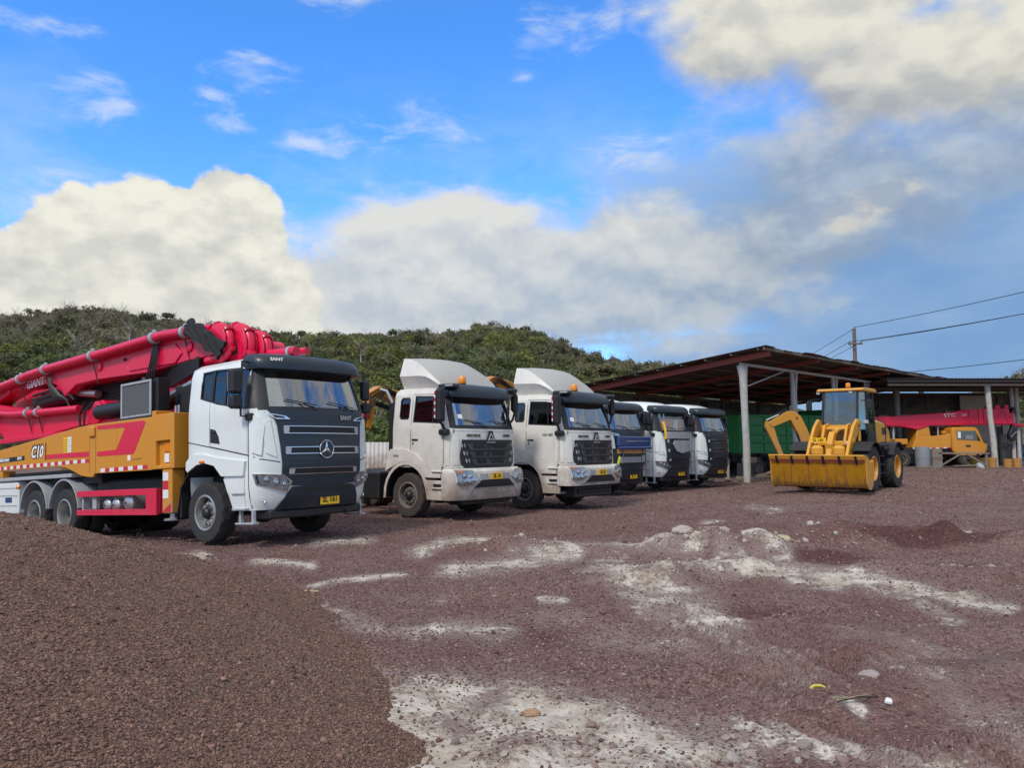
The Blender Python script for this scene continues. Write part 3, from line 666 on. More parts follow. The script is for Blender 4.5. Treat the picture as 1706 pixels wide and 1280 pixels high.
def crown_cards(r, n, clumps=9, leaf=0.30, flat=0.75):
    """leaf-clump faces for a unit-ish crown (radius 1, base at z=0): returns verts, quads, shade per vertex"""
    cc = r.normal(size=(clumps, 3)); cc /= np.linalg.norm(cc, axis=1, keepdims=True); cc *= r.uniform(0.35, 0.8, (clumps, 1)); cc[:, 2] = np.abs(cc[:, 2]) * flat
    cr = r.uniform(0.28, 0.5, clumps)
    k = r.integers(0, clumps, n); d = r.normal(size=(n, 3)); d /= np.linalg.norm(d, axis=1, keepdims=True)
    P = cc[k] + d * (cr[k] * r.uniform(0.55, 1.05, n))[:, None]
    nrm = d + r.normal(0, 0.55, (n, 3)) + np.array((0, 0, 0.35)); nrm /= np.linalg.norm(nrm, axis=1, keepdims=True)
    t = np.cross(nrm, r.normal(size=(n, 3))); t /= np.linalg.norm(t, axis=1, keepdims=True); b = np.cross(nrm, t)
    s = leaf * r.uniform(0.5, 1.2, (n, 1)); s2 = s * r.uniform(0.5, 1.0, (n, 1))
    V = np.stack([P - t * s - b * s2 * 0.6, P + t * s * 0.7 - b * s2, P + t * s + b * s2 * 0.6, P - t * s * 0.7 + b * s2], 1)
    V += r.normal(0, 0.05, V.shape)
    sh = np.repeat(r.uniform(0.78, 1.25, n) * (0.9 + 0.2 * r.random(clumps))[k], 4)
    return V.reshape(-1, 3), np.arange(n * 4).reshape(-1, 4), sh
def branches(r, n=26, spread=0.8, rad=0.03):
    """bare twig fans as thin tapering quads (two crossed per twig)"""
    Vs = []; 
    for i in range(n):
        a = r.uniform(0, 2 * math.pi); z0 = r.uniform(-0.9, 0.2); L = r.uniform(0.5, 1.1); p = np.array((0, 0, z0)); q = p + np.array((math.cos(a) * spread * L, math.sin(a) * spread * L, L * r.uniform(0.7, 1.1)))
        segs = [(p, q, rad)]
        for j in range(4):
            t = r.uniform(0.35, 1.0); s = p + (q - p) * t; e = s + (q - p) * 0.45 * (1.2 - t * 0.5) + r.normal(0, 0.16, 3); segs.append((s, e, rad * 0.55))
        for s, e, w in segs:
            d = e - s; u = np.cross(d, (0.3, 0.5, 0.8)); u /= np.linalg.norm(u) + 1e-9; v = np.cross(d, u); v /= np.linalg.norm(v) + 1e-9
            for c in (u, v): Vs += [s - c * w, s + c * w, e + c * w * 0.35, e - c * w * 0.35]
    Vs = np.array(Vs); return Vs, np.arange(len(Vs)).reshape(-1, 4), np.full(len(Vs), 1.0)
def forest():
    protos = [crown_cards(np.random.default_rng(200 + i), 330, 13 + i % 4, 0.080 + 0.012 * (i % 3), 0.55 + 0.15 * (i % 3)) for i in range(6)]
    fine = [crown_cards(np.random.default_rng(230 + i), 420, 12 + i % 4, 0.072, 0.6 + 0.15 * (i % 3)) for i in range(5)]
    bare = [branches(np.random.default_rng(300 + i), 16, 0.7, 0.016) for i in range(4)]
    VV, FF, CC = [], [], []; off = 0
    def plant(v0, f0, sh, x, y, z, s, sz, c):
        nonlocal off
        a = rng.uniform(0, 6.28); ca, sa = math.cos(a), math.sin(a)
        v = np.empty_like(v0); v[:, 0] = (v0[:, 0] * ca - v0[:, 1] * sa) * s + x; v[:, 1] = (v0[:, 0] * sa + v0[:, 1] * ca) * s + y; v[:, 2] = v0[:, 2] * sz + z
        VV.append(v); FF.append(f0 + off); CC.append(sh[:, None] * c); off += len(v)
    def area(n, a0, a1, r0, r1):
        a = rng.uniform(a0, a1, n); r = np.sqrt(rng.uniform(r0 ** 2, r1 ** 2, n)); return a, r
    sets = [area(3100, -0.80, 0.33, 100, R1 + 8), area(620, 0.40, 0.80, 150, R1 + 8), area(420, -0.75, 0.12, R0 - 4, 130), area(350, -1.4, -0.8, 100, R1), area(200, 0.8, 1.4, 100, R1)]
    for a, r in sets:
        Z = hill_z(a, r); patch = fbm(a * 9, r / 60, 3, 55) * 2.2
        up = np.clip((r - 110) / 200, 0, 1)
        for i in range(len(a)):
            x, y, z = math.sin(a[i]) * r[i], math.cos(a[i]) * r[i], float(Z[i])
            s = rng.uniform(1.9, 3.7) * (0.9 if up[i] < 0.6 else 0.82); 
            left = 1.0 if a[i] < -0.33 else 0.45
            w = up[i] * left + patch[i] * 0.6 + rng.normal(0, 0.16)
            g = np.array([(0.185, 0.215, 0.070), (0.135, 0.165, 0.070), (0.26, 0.275, 0.085), (0.150, 0.175, 0.092)][rng.integers(0, 4)])
            br = np.array([(0.27, 0.235, 0.165), (0.21, 0.195, 0.135), (0.31, 0.265, 0.205)][rng.integers(0, 3)])
            c = g * (1 - np.clip(w, 0, 1)) + br * np.clip(w, 0, 1); c = c * rng.uniform(0.62, 1.05)
            if rng.random() < 0.06 + 0.2 * np.clip(w, 0, 1):
                v0, f0, sh = bare[rng.integers(0, 4)]; plant(v0, f0, sh, x, y, z + s * 1.0, s * 0.9, s * 1.15, np.array((0.36, 0.32, 0.27)) * rng.uniform(0.6, 1.3))
            if rng.random() < 0.95:
                v0, f0, sh = (fine[rng.integers(0, 5)] if (r[i] < 185 and abs(a[i]) < 0.72) else protos[rng.integers(0, 6)]); plant(v0, f0, sh, x, y, z + s * rng.uniform(0.1, 0.7), s * rng.uniform(0.85, 1.5), s * rng.uniform(0.6, 1.45), c)
    o = raw_mesh('hillside_forest', np.concatenate(VV), np.concatenate(FF), [M['leaf']], False, {'tone': np.concatenate(CC)})
    tag(o, 'dense mixed scrub forest covering the hills behind the yard', None, kind='stuff')
forest()
def tree(name, label, x, y, z, h, w, seed, leafy, group):
    r = np.random.default_rng(seed); t = thing(name, label, 'tree', (x, y, z), 0, group)
    mb = MB(); top = Vector((r.normal(0, 0.06 * h), r.normal(0, 0.06 * h), h * 0.62)); pts = [Vector((0, 0, -0.5)), top * 0.4 + Vector((r.normal(0, 0.1), 0, 0)), top]
    bk = 'bark' if leafy else 'palebark'
    mb.tube(pts, [0.022 * h, 0.016 * h, 0.008 * h], bk, 6)
    for i in range(9 if not leafy else 5):
        s = top * r.uniform(0.45, 1.0); a = r.uniform(0, 6.28); L = h * r.uniform(0.22, 0.42); e = s + Vector((math.cos(a) * L * 0.75, math.sin(a) * L * 0.75, L * r.uniform(0.6, 1.0)))
        mid = (s + e) / 2 + Vector((0, 0, -0.05 * L)); mb.tube([s, mid, e], [0.009 * h, 0.006 * h, 0.002 * h], bk, 5)
    mb.done('trunk', t)
    v, f, sh = crown_cards(r, 300 if leafy else 90, 11, 0.10, 0.8)
    c = np.array((0.15, 0.17, 0.08)) if leafy else np.array((0.30, 0.26, 0.2))
    v = v * np.array((w / 2, w / 2, h * 0.42)) + np.array((top.x, top.y, h * 0.48))
    o = raw_mesh('crown', v, f, [M['leaf']], False, {'tone': sh[:, None] * c * r.uniform(0.75, 1.2)}); o.parent = t
    return t
def ridge_trees():
    for i in range(34):
        a = -0.575 + i * 0.0235 + rng.normal(0, 0.006); r = R1 - rng.uniform(0, 10); z = float(hill_z(np.array([a]), np.array([r]))[0])
        lf = not (a < -0.40 and i % 3 == 0) and i % 5 != 4
        h = rng.uniform(3.4, 6.2)
        tree('ridge_tree', 'dark leafy tree standing on the skyline of the wooded hill' if lf else 'thin bare grey tree standing on the skyline of the wooded hill', math.sin(a) * r, math.cos(a) * r, z, h, h * rng.uniform(0.7, 1.25), 400 + i, lf, 'leafy skyline trees' if lf else 'bare skyline trees')
    for i, (a, r, lab) in enumerate([(-0.505, 175, 'pale bare tree with white trunk on the hillside above the pump boom'), (-0.455, 210, 'pale bare tree high on the hillside left of the boom elbow'), (-0.19, 200, 'pale bare tree on the hillside above the dark cab roof')]):
        z = float(hill_z(np.array([a]), np.array([r]))[0]); tree('bare_tree', lab, math.sin(a) * r, math.cos(a) * r, z + 1.0, 8.5, 4.5, 470 + i, False, None)
ridge_trees()

# ------------------------------------------------------------------ shared vehicle pieces
class Cab:
    """curved cab skin: superellipse front, straight sides; F(z) nose, W(z) half width"""
    def __init__(s, Ft, Wt, rear, D, n): s.Ft, s.Wt, s.rear, s.D, s.n = Ft, Wt, rear, D, n
    def F(s, z): return lerp_tab(s.Ft, z)
    def Wd(s, z): return lerp_tab(s.Wt, z)
    def fx(s, y, z):
        t = min(1.0, abs(y) / s.Wd(z)); return s.F(z) - s.D + s.D * (1 - t ** s.n) ** (1 / s.n)
    def sy(s, x, z):
        q = s.F(z) - s.D; w = s.Wd(z)
        if x <= q: return w
        return w * max(0.0, 1 - min(1, (x - q) / s.D) ** s.n) ** (1 / s.n)
    def front(s):
        def f(y, z): return (s.fx(y, z), y, z)
        f.out = lambda y, z: (1, 0.3 * y, 0); return f
    def side(s, g):
        def f(x, z): return (x, g * s.sy(x, z), z)
        f.out = lambda x, z: (0.2, g, 0); return f
    def skin(s, zs, cap=True, bottom=False, ns=9, nf=16):
        t = bmesh.new(); rings = []
        for z in zs:
            F, w, D, n = s.F(z), s.Wd(z), s.D, s.n; half = []
            rr = 0.07
            half += [(s.rear, w * 0.5), (s.rear, w - rr), (s.rear + rr * 0.3, w - rr * 0.3), (s.rear + rr, w)]
            half += [(s.rear + rr + (F - D - s.rear - rr) * i / ns, w) for i in range(1, ns + 1)]
            half += [(F - D + D * math.sin(a) ** (2 / n), w * math.cos(a) ** (2 / n)) for a in (math.pi / 2 * i / nf for i in range(1, nf))]
            ring = [(x, -y) for x, y in half] + [(F, 0)] + [(x, y) for x, y in reversed(half)]
            rings.append([t.verts.new((x, y, z)) for x, y in ring])
        k = len(rings[0])
        for a, b in zip(rings[:-1], rings[1:]):
            for j in range(k): t.faces.new((a[j], a[(j + 1) % k], b[(j + 1) % k], b[j]))
        if cap: t.faces.new(rings[-1])
        if bottom: t.faces.new(rings[0][::-1])
        bmesh.ops.recalc_face_normals(t, faces=t.faces); return t
def cut(t, poly, ax, pred):
    """cut a convex window through the skin t; poly in (x,z) for ax='y' or (y,z) for ax='x'; pred(center) picks the faces"""
    c = Vector((sum(p[0] for p in poly) / len(poly), sum(p[1] for p in poly) / len(poly)))
    def up(u, v): return Vector((u, 0, v)) if ax == 'y' else Vector((0, u, v))
    for (a, b) in zip(poly, poly[1:] + poly[:1]):
        d = Vector(b) - Vector(a); nn = up(-d.y, d.x)
        fs = [f for f in t.faces if pred(f.calc_center_median())]
        es = {e for f in fs for e in f.edges}; vs = {v for f in fs for v in f.verts}
        bmesh.ops.bisect_plane(t, geom=list(vs) + list(es) + fs, plane_co=up(*a), plane_no=nn, dist=1e-6)
    kill = []
    for f in t.faces:
        m = f.calc_center_median()
        if not pred(m): continue
        q = Vector((m.x, m.z)) if ax == 'y' else Vector((m.y, m.z)); ok = True
        for (a, b) in zip(poly, poly[1:] + poly[:1]):
            A, B = Vector(a), Vector(b); d = B - A
            s1 = d.x * (q.y - A.y) - d.y * (q.x - A.x); s0 = d.x * (c.y - A.y) - d.y * (c.x - A.x)
            if s1 * s0 < 0: ok = False; break
        if ok: kill.append(f)
    bmesh.ops.delete(t, geom=kill, context='FACES')
def line(pts, w):
    """thin outline strips (list of quads) along a 2D polyline"""
    out = []
    for a, b in zip(pts[:-1], pts[1:]):
        a, b = Vector(a), Vector(b); d = (b - a).normalized(); n = Vector((-d.y, d.x)) * w / 2; e = d * w * 0.45
        out.append([tuple(a - e + n), tuple(b + e + n), tuple(b + e - n), tuple(a - e - n)])
    return out
def wheel(parent, x, y, z, r, w, sgn, tyre='rubber', rim='rim', hub='black', style='dish', lug=60, name='wheel', dual=False, deep=0.0):
    """tyre mesh is the wheel, rim and hub its sub-parts; sgn=-1: outer face towards -Y"""
    mb = MB(); rb = r * 0.56; h = w / 2
    prof = [(rb, -h * 0.78), (rb * 1.05, -h * 0.92), (r * 0.80, -h), (r * 0.93, -h * 0.97), (r * 0.985, -h * 0.80), (r, -h * 0.55), (r * 1.0, -h * 0.08), (r * 0.975, -h * 0.05), (r * 0.975, h * 0.05), (r * 1.0, h * 0.08), (r, h * 0.55), (r * 0.985, h * 0.80), (r * 0.93, h * 0.97), (r * 0.80, h), (rb * 1.05, h * 0.92), (rb, h * 0.78)]
    def mod(i, j):
        if i in (4, 5): return 0.965 if (j % 4) in (0, 1) else 1.0
        if i in (10, 11): return 0.965 if ((j + 2) % 4) in (0, 1) else 1.0
        if i in (6, 9): return 0.975 if ((j + 1) % 4) == 0 else 1.0
        return 1.0
    def one(yy): mb.lathe(prof, tyre, axisY(x, yy, z, -sgn if sgn < 0 else -1), n=lug, mod=mod, cap=False)
    one(y)
    if dual: one(y - sgn * (w + 0.05))
    t = mb.done(name, parent, sharp=25)
    # rim: barrel, dished disc with hand holes
    o = 1 if sgn > 0 else -1
    m4 = Matrix(((1, 0, 0, x), (0, 0, o, y), (0, 1, 0, z), (0, 0, 0, 1))) if o > 0 else Matrix(((1, 0, 0, x), (0, 0, -1, y), (0, 1, 0, z), (0, 0, 0, 1)))
    mb = MB()
    if style == 'dish':
        d = h * 0.22 - deep * 1.3; disc = 'rimdisc' if rim == 'rim' else rim
        mb.lathe([(rb * 1.07, h * 0.90), (rb * 1.06, h * 0.99), (rb * 1.0, h * 1.03), (rb * 0.93, h * 0.99), (rb * 0.90, h * 0.80), (rb * 0.88, d - 0.05), (rb * 0.84, d - 0.05)], rim, m4, 40, cap=False)
        mb.lathe([(rb * 0.84, d - 0.05), (rb * 0.83, d), (rb * 0.66, d + 0.03), (rb * 0.62, d + 0.055), (rb * 0.40, d + 0.055)], disc, m4, 40, cap=False)
        for k in range(10):
            a = 2 * math.pi * (k + 0.5) / 10; mb.lathe([(0, 0.016), (rb * 0.085, 0.016), (rb * 0.10, 0)], 'ink', m4 @ at(rb * 0.745 * math.cos(a), rb * 0.745 * math.sin(a), d + 0.012), 10)
    else:
        d = -h * 0.1
        mb.lathe([(rb * 1.05, h * 0.93), (rb * 1.0, h * 1.0), (rb * 0.93, h * 0.97), (rb * 0.86, h * 0.3), (rb * 0.80, d), (rb * 0.45, d - 0.01), (rb * 0.38, d + 0.1), (0, d + 0.12)], rim, m4, 40)
    r_ = mb.done('rim', t)
    mb = MB(); hz = d
    mb.lathe([(rb * 0.42, hz + 0.03), (rb * 0.40, hz + 0.075), (rb * 0.33, hz + 0.085), (rb * 0.31, hz + 0.12), (rb * 0.2, hz + 0.15), (0, hz + 0.155)], hub, m4, 20)
    for k in range(10):
        a = 2 * math.pi * k / 10; mb.lathe([(0.018, 0), (0.018, 0.03), (0.01, 0.045), (0, 0.045)], 'steel', m4 @ at(rb * 0.51 * math.cos(a), rb * 0.51 * math.sin(a), hz + 0.05), 6)
    mb.done('hub', t)
    return t
def seat(parent, x, y, z, m='seat'):
    mb = MB(); mb.box(x - 0.25, x + 0.25, y - 0.25, y + 0.25, z, z + 0.14, m, 0.05); mb.bar((x - 0.24, y, z + 0.1), (x - 0.36, y, z + 0.75), 0.48, 0.13, m, 0.05, up=(1, 0, 0)); mb.bar((x - 0.36, y, z + 0.76), (x - 0.39, y, z + 0.95), 0.28, 0.1, m, 0.04, up=(1, 0, 0))
    return mb.done('seat', parent)
def steering(parent, x, y, z):
    mb = MB(); m4 = at(x, y, z) @ Matrix.Rotation(R(-55), 4, 'Y'); k = 24
    pts = [m4 @ Vector((0.22 * math.cos(2 * math.pi * i / k), 0.22 * math.sin(2 * math.pi * i / k), 0)) for i in range(k + 1)]
    mb.tube(pts, 0.016, 'black', 7)
    for a in (0.5, 2.6, 4.7): mb.bar(m4 @ Vector((0, 0, 0)), m4 @ Vector((0.21 * math.cos(a), 0.21 * math.sin(a), 0)), 0.03, 0.012, 'black')
    mb.tube([m4 @ Vector((0, 0, 0.01)), m4 @ Vector((0, 0, -0.35))], 0.03, 'black', 8); return mb.done('steering_wheel', parent)
def plate(parent, fn_or_pos, txt, w=0.42, h=0.15, tilt=0.0, label=None):
    x, y, z = fn_or_pos; mb = MB(); mb.box(x - 0.006, x + 0.006, y - w / 2, y + w / 2, z - h / 2, z + h / 2, 'plate', 0.003)
    p = mb.done('number_plate', parent, label=label)
    mb = MB(); mb.text(txt, h * 0.82, 'ink', frame((x + 0.0075, y, z), (0, 1, 0), (0, 0, 1)), 0.0015, bold=0.004, sx=0.92); mb.done('lettering', p)
    return p
def wiper(parent, cab, y0, z0, y1, z1):
    f = cab.front(); mb = MB(); P = lambda y, z, o: Vector(f(y, z)) + Vector((o, 0, 0))
    mb.tube([P(y0, z0, 0.02), P((y0 + y1) / 2, (z0 * 0.6 + z1 * 0.4), 0.05), P(y1, z1, 0.035)], 0.010, 'black', 6)
    yb = y1 - 0.32 * (1 if y1 > y0 else -1); mb.tube([P(yb, z1 - 0.05, 0.03), P(y1, z1, 0.028), P(y1 + (y1 - yb) * 0.9, z1 + 0.04, 0.03)], 0.009, 'black', 6)
    return mb.done('wiper', parent)
def headlight(parent, cab, poly, lens, marker=None, strip=None):
    f = cab.front(); mb = MB(); mb.panel(poly, f, 'black', 0.008, 0.03, 0.05)
    for a, b in zip(poly, poly[1:] + poly[:1]):
        for q in line([a, b], 0.022): mb.panel(q, f, 'chrome', 0.03, 0.022, 0.1)
    h = mb.done('headlight', parent)
    mb = MB(); cy = sum(q[0] for q in poly) / len(poly); cz = sum(q[1] for q in poly) / len(poly); mb.panel([(cy + (a - cy) * 0.9, cz + (b - cz) * 0.9) for a, b in poly], f, 'reflector', 0.022, 0.012, 0.05)
    for (y, z, r) in lens:
        p = Vector(f(y, z)); m4 = frame((p.x + 0.016, p.y, p.z), (0, 1, 0), (0, 0, 1)); mb.lathe([(r, 0.0), (r, 0.028), (r * 0.86, 0.034), (r * 0.8, 0.012)], 'chrome', m4, 20); mb.lathe([(r * 0.8, 0.013), (r * 0.6, 0.032), (0, 0.042)], 'mirror', m4, 18)
    if strip: mb.panel(strip, f, 'wink', 0.034, 0.014, 0.1)
    if marker: mb.panel(marker, f, 'amber', 0.034, 0.014, 0.1)
    mb.done('lamp', h)
    mb = MB(); mb.panel(poly, f, 'lens', 0.040, 0.003, 0.05); mb.done('lamp_cover', h)
    return h
def mirror_y(poly): return [(-a, b) for a, b in poly][::-1]
def chassis(parent, x0, x1, z=0.72, w=0.43, mats='chassis'):
    mb = MB()
    for s in (-1, 1): mb.box(x0, x1, s * w - 0.05, s * w + 0.05, z, z + 0.28, mats, 0.01)
    n = int((x1 - x0) / 1.1)
    for i in range(n + 1): x = x0 + (x1 - x0) * i / max(1, n); mb.box(x - 0.06, x + 0.06, -w + 0.051, w - 0.051, z + 0.04, z + 0.22, mats)
    return mb.done('chassis_frame', parent)
def axle(parent, x, z=0.53, w=0.95):
    mb = MB(); mb.tube([(x, -w, z), (x, w, z)], 0.075, 'chassis', 10); mb.lathe([(0.12, -0.16), (0.24, -0.1), (0.26, 0), (0.24, 0.1), (0.12, 0.16)], 'chassis', axisX(x, 0, z), 14); return mb.done('axle', parent)

# ------------------------------------------------------------------ high-bonnetless cab with dark grille mask (pump truck and the three parked trucks)
def mask_cab(T, body='white', mask='navy', plate_txt='SL 161', logo=True, hi=0.0, front_pieces=True, glassm='glass', shade=True, corner=True):
    Ft = [(0.55, 1.58), (0.75, 1.68), (1.3, 1.74), (2.2, 1.70), (2.93, 1.46), (3.04, 1.40), (3.12, 1.30), (3.16, 1.16)]
    Wt = [(0.55, 1.20), (0.9, 1.25), (2.3, 1.25), (2.95, 1.18), (3.08, 1.13), (3.16, 1.00)]
    c = Cab(Ft, Wt, -0.5, 0.5, 2.6)
    zs = [0.56, 0.62, 0.75, 0.95, 1.15, 1.35, 1.55, 1.75, 1.95, 2.12, 2.24, 2.4, 2.55, 2.7, 2.85, 2.93, 2.99, 3.04, 3.08, 3.12, 3.145, 3.16]
    t = c.skin(zs, cap=True)
    ws = [(-1.04, 2.25), (1.04, 2.25), (0.97, 2.94), (-0.97, 2.94)]
    cut(t, ws, 'x', lambda m: m.x > 0.9 and abs(m.y) < 1.13 and m.z > 1.9 and m.z < 3.1)
    win = [(-0.10, 2.54), (0.42, 2.40), (1.20, 2.26), (1.20, 2.95), (0.3, 3.0), (-0.10, 2.99)]
    arch = [(-0.72, 0.50), (-0.66, 0.98), (-0.42, 1.24), (-0.15, 1.36), (0.11, 1.385), (0.38, 1.33), (0.58, 1.15), (0.72, 0.84), (0.80, 0.50)]
    for s in (-1, 1):
        cut(t, win, 'y', lambda m: m.y * s > 0.95 and m.x > -0.47 and m.z > 2.0 and m.z < 3.1)
        cut(t, arch, 'y', lambda m: m.y * s > 0.95 and m.z < 1.6 and m.x < 1.1)
    mb = MB(); mb.merge(t, body); f = c.front()
    S = {s: c.side(s) for s in (-1, 1)}
    for s in (-1, 1):   # flared arch lip and front corner relief
        mb.panel([(-0.47, 1.30), (-0.42, 1.25), (-0.15, 1.37), (0.11, 1.39), (0.38, 1.335), (0.58, 1.155), (0.60, 1.15), (1.19, 1.14), (1.24, 1.38), (0.51, 1.46), (0.04, 1.545), (-0.30, 1.55), (-0.46, 1.43)], S[s], body, 0.045, 0.05)
        mb.panel([(0.83, 0.57), (1.16, 0.57), (1.19, 1.10), (0.62, 1.10), (0.745, 0.84)], S[s], body, 0.02, 0.03)
        mb.panel([(1.36, 1.52), (1.50, 1.46), (1.52, 1.95), (1.46, 2.1), (1.36, 2.14)], S[s], body, 0.03, 0.035)
        mb.panel([(s * 0.94, 1.42), (s * 1.10, 1.50), (s * 1.13, 2.0), (s * 1.02, 2.06)], f, body, 0.016, 0.02, 0.05)
        for q in line([(s * 0.90, 1.345), (s * 1.17, 1.40)], 0.014): mb.panel(q, f, 'ink', 0.004, 0.008, 0.05)
        for q in line([(-0.47, 1.78), (0.22, 1.66), (1.28, 1.47), (1.52, 1.40)], 0.016) + line([(1.28, 0.6), (1.29, 2.2)], 0.014) + line([(0.20, 1.66), (0.20, 2.42)], 0.012): mb.panel(q, S[s], 'ink', 0.003, 0.006, 0.2)
    if hi:  # raised roof cap behind the visor
        for k in range(1):
            rc = Cab([(3.10, 1.20), (3.10 + hi * 0.5, 1.02), (3.10 + hi * 0.85, 0.66), (3.10 + hi, 0.2)], [(3.10, 1.10), (3.10 + hi * 0.5, 1.04), (3.10 + hi * 0.85, 0.92), (3.10 + hi, 0.7)], -0.48, 0.6, 2.2)
            mb.merge(rc.skin([3.10, 3.10 + hi * 0.25, 3.10 + hi * 0.5, 3.10 + hi * 0.7, 3.10 + hi * 0.85, 3.10 + hi * 0.95, 3.10 + hi]), body)
    cab = mb.done('cab', T, sharp=30)
    # doors
    for s in (-1, 1):
        mb = MB(); mb.panel([(0.22, 1.68), (1.26, 1.49), (1.26, 2.235), (0.42, 2.385), (0.22, 2.44)], S[s], body, 0.012, 0.014); d = mb.done('door', T)
        mb = MB(); mb.panel([(0.235, 1.74), (0.51, 1.70), (0.47, 1.84), (0.38, 1.95), (0.235, 1.98)], S[s], 'black', 0.018, 0.01); mb.bar(Vector(S[s](0.27, 1.93)) + Vector((0, s * 0.03, 0)), Vector(S[s](0.40, 1.91)) + Vector((0, s * 0.03, 0)), 0.02, 0.03, 'black', 0.006); mb.done('handle', d)
        mb = MB(); mb.panel(win, S[s], 'sglass', -0.012, 0.006); g = mb.done('side_window', T)
        mb = MB()
        for q in line(win + win[:1], 0.03) : mb.panel(q, S[s], 'black', 0.004, 0.03, 0.3)
        mb.panel([(0.19, 2.45), (0.27, 2.43), (0.27, 3.0), (0.19, 3.0)], S[s], 'black', 0.0, 0.02)
        mb.panel([(0.62, 2.37), (0.645, 2.36), (0.645, 2.97), (0.62, 2.98)], S[s], 'black', -0.002, 0.02)
        mb.done('window_frame', g)
        mb = MB(); mb.panel([(1.215, 2.25), (1.44, 2.25), (1.25, 2.93), (1.215, 2.94)], S[s], 'black', 0.006, 0.01, 0.06)
        mb.panel([(s * 1.035, 2.22), (s * 1.17, 2.22), (s * 1.10, 2.93), (s * 0.965, 2.93)], f, 'black', 0.006, 0.01, 0.05); mb.done('window_pillar', T)
    mb = MB(); mb.panel(ws, f, glassm, -0.01, 0.006, 0.1); w = mb.done('windscreen', T)
    mb = MB()
    for q in line(ws + ws[:1], 0.05): mb.panel(q, f, 'black', 0.003, 0.02, 0.12)
    mb.done('windscreen_seal', w)
    # cabin inside
    mb = MB(); mb.box(-0.46, 1.45, -1.12, 1.12, 1.50, 1.54, 'cabin'); mb.box(-0.47, -0.43, -1.12, 1.12, 1.54, 3.0, 'liner'); mb.box(-0.43, 1.2, -1.0, 1.0, 3.02, 3.05, 'liner'); mb.prism([(0.95, 1.54), (1.5, 1.54), (1.52, 2.2), (1.12, 2.26), (1.0, 2.1)], 'y', -1.1, 1.1, 'cabin', 0.02); mb.done('cabin_interior', T)
    seat(T, 0.45, -0.55, 1.75); seat(T, 0.45, 0.55, 1.75); steering(T, 0.92, 0.55, 2.32)
    if shade:
        mb = MB(); mb.box(-0.38, -0.36, -0.9, 0.9, 2.3, 2.9, 'paper'); mb.box(1.1, 1.3, -0.75, -0.45, 2.262, 2.30, 'paper', 0.01); mb.box(1.15, 1.3, 0.5, 0.8, 2.262, 2.275, 'paper'); mb.done('brightening_panel', T)  # white panel added at the back wall to brighten the windscreen; dashboard papers
    # grille mask
    mp = [(-1.06, 2.225), (1.06, 2.225), (0.97, 2.10), (0.92, 1.95), (0.88, 1.6), (0.86, 1.31), (0.86, 1.07), (0.72, 0.95), (0.3, 0.92), (-0.3, 0.92), (-0.72, 0.95), (-0.86, 1.07), (-0.86, 1.31), (-0.88, 1.6), (-0.92, 1.95), (-0.97, 2.10)]
    mb = MB(); mb.panel(mp, f, mask, 0.022, 0.03, 0.1)
    for q in line([(-0.85, 1.36), (0.85, 1.36)], 0.012) + line([(-0.93, 2.03), (0.93, 2.03)], 0.008): mb.panel(q, f, 'ink', 0.0235, 0.004, 0.12)
    g = mb.done('grille_mask', T)
    for k, (z0, z1, w0) in enumerate(((1.82, 1.94, 0.82), (1.475, 1.585, 0.80), (1.135, 1.235, 0.74))):
        mb = MB(); mb.panel([(-w0, z0), (w0, z0), (w0, z1), (-w0, z1)], f, 'ink', 0.0245, 0.006, 0.12)
        for j in range(1, 5): zz = z0 + (z1 - z0) * j / 5; mb.panel([(-w0 + 0.05, zz - 0.006), (w0 - 0.05, zz - 0.006), (w0 - 0.05, zz + 0.006), (-w0 + 0.05, zz + 0.006)], f, 'black', 0.032, 0.008, 0.15)
        for zz in (z0, z1): mb.panel([(-w0, zz - 0.005), (w0, zz - 0.005), (w0, zz + 0.005), (-w0, zz + 0.005)], f, 'chrome', 0.037, 0.014, 0.12)
        for s in (-1, 1): mb.panel([(s * w0, z0 + 0.01), (s * (w0 - 0.085), z0 + 0.01), (s * (w0 - 0.10), z1 - 0.01), (s * w0, z1 - 0.01)], f, 'lgrey', 0.034, 0.014, 0.1)
        mb.done('grille_slot', g)
    if logo:
        p = Vector(f(0, 1.545)); mb = MB(); m4 = frame((p.x + 0.035, 0, 1.545), (0, 1, 0), (0, 0, 1)); k = 32
        mb.lathe([(0, 0.0), (0.15, 0.0), (0.15, 0.012), (0, 0.012)], mask, m4, 32)
        mb.tube([m4 @ Vector((0.152 * math.cos(2 * math.pi * i / k), 0.152 * math.sin(2 * math.pi * i / k), 0.012)) for i in range(k + 1)], 0.009, 'chrome', 8)
        for a in (90, 210, 330):
            a = R(a); e = Vector((math.cos(a), math.sin(a), 0)); s_ = Vector((-e.y, e.x, 0)); P = [e * 0.146, s_ * 0.030 + e * 0.02, -e * 0.02, -s_ * 0.030 + e * 0.02]
            mb.add([m4 @ (q + Vector((0, 0, 0.013))) for q in P] + [m4 @ Vector((e.x * 0.05, e.y * 0.05, 0.034))], [(0, 1, 4), (1, 2, 4), (2, 3, 4), (3, 0, 4)], 'chrome')
        mb.done('emblem', g)
        mb = MB(); p = Vector(f(0.50, 2.10)); q = Vector(f(0.54, 2.10)) - p; mb.text('SANY', 0.10, 'steel', frame((p.x + 0.035, p.y, p.z), q, (0, 0, 1)), 0.003, bold=0.004, sx=1.15); mb.done('lettering', g)
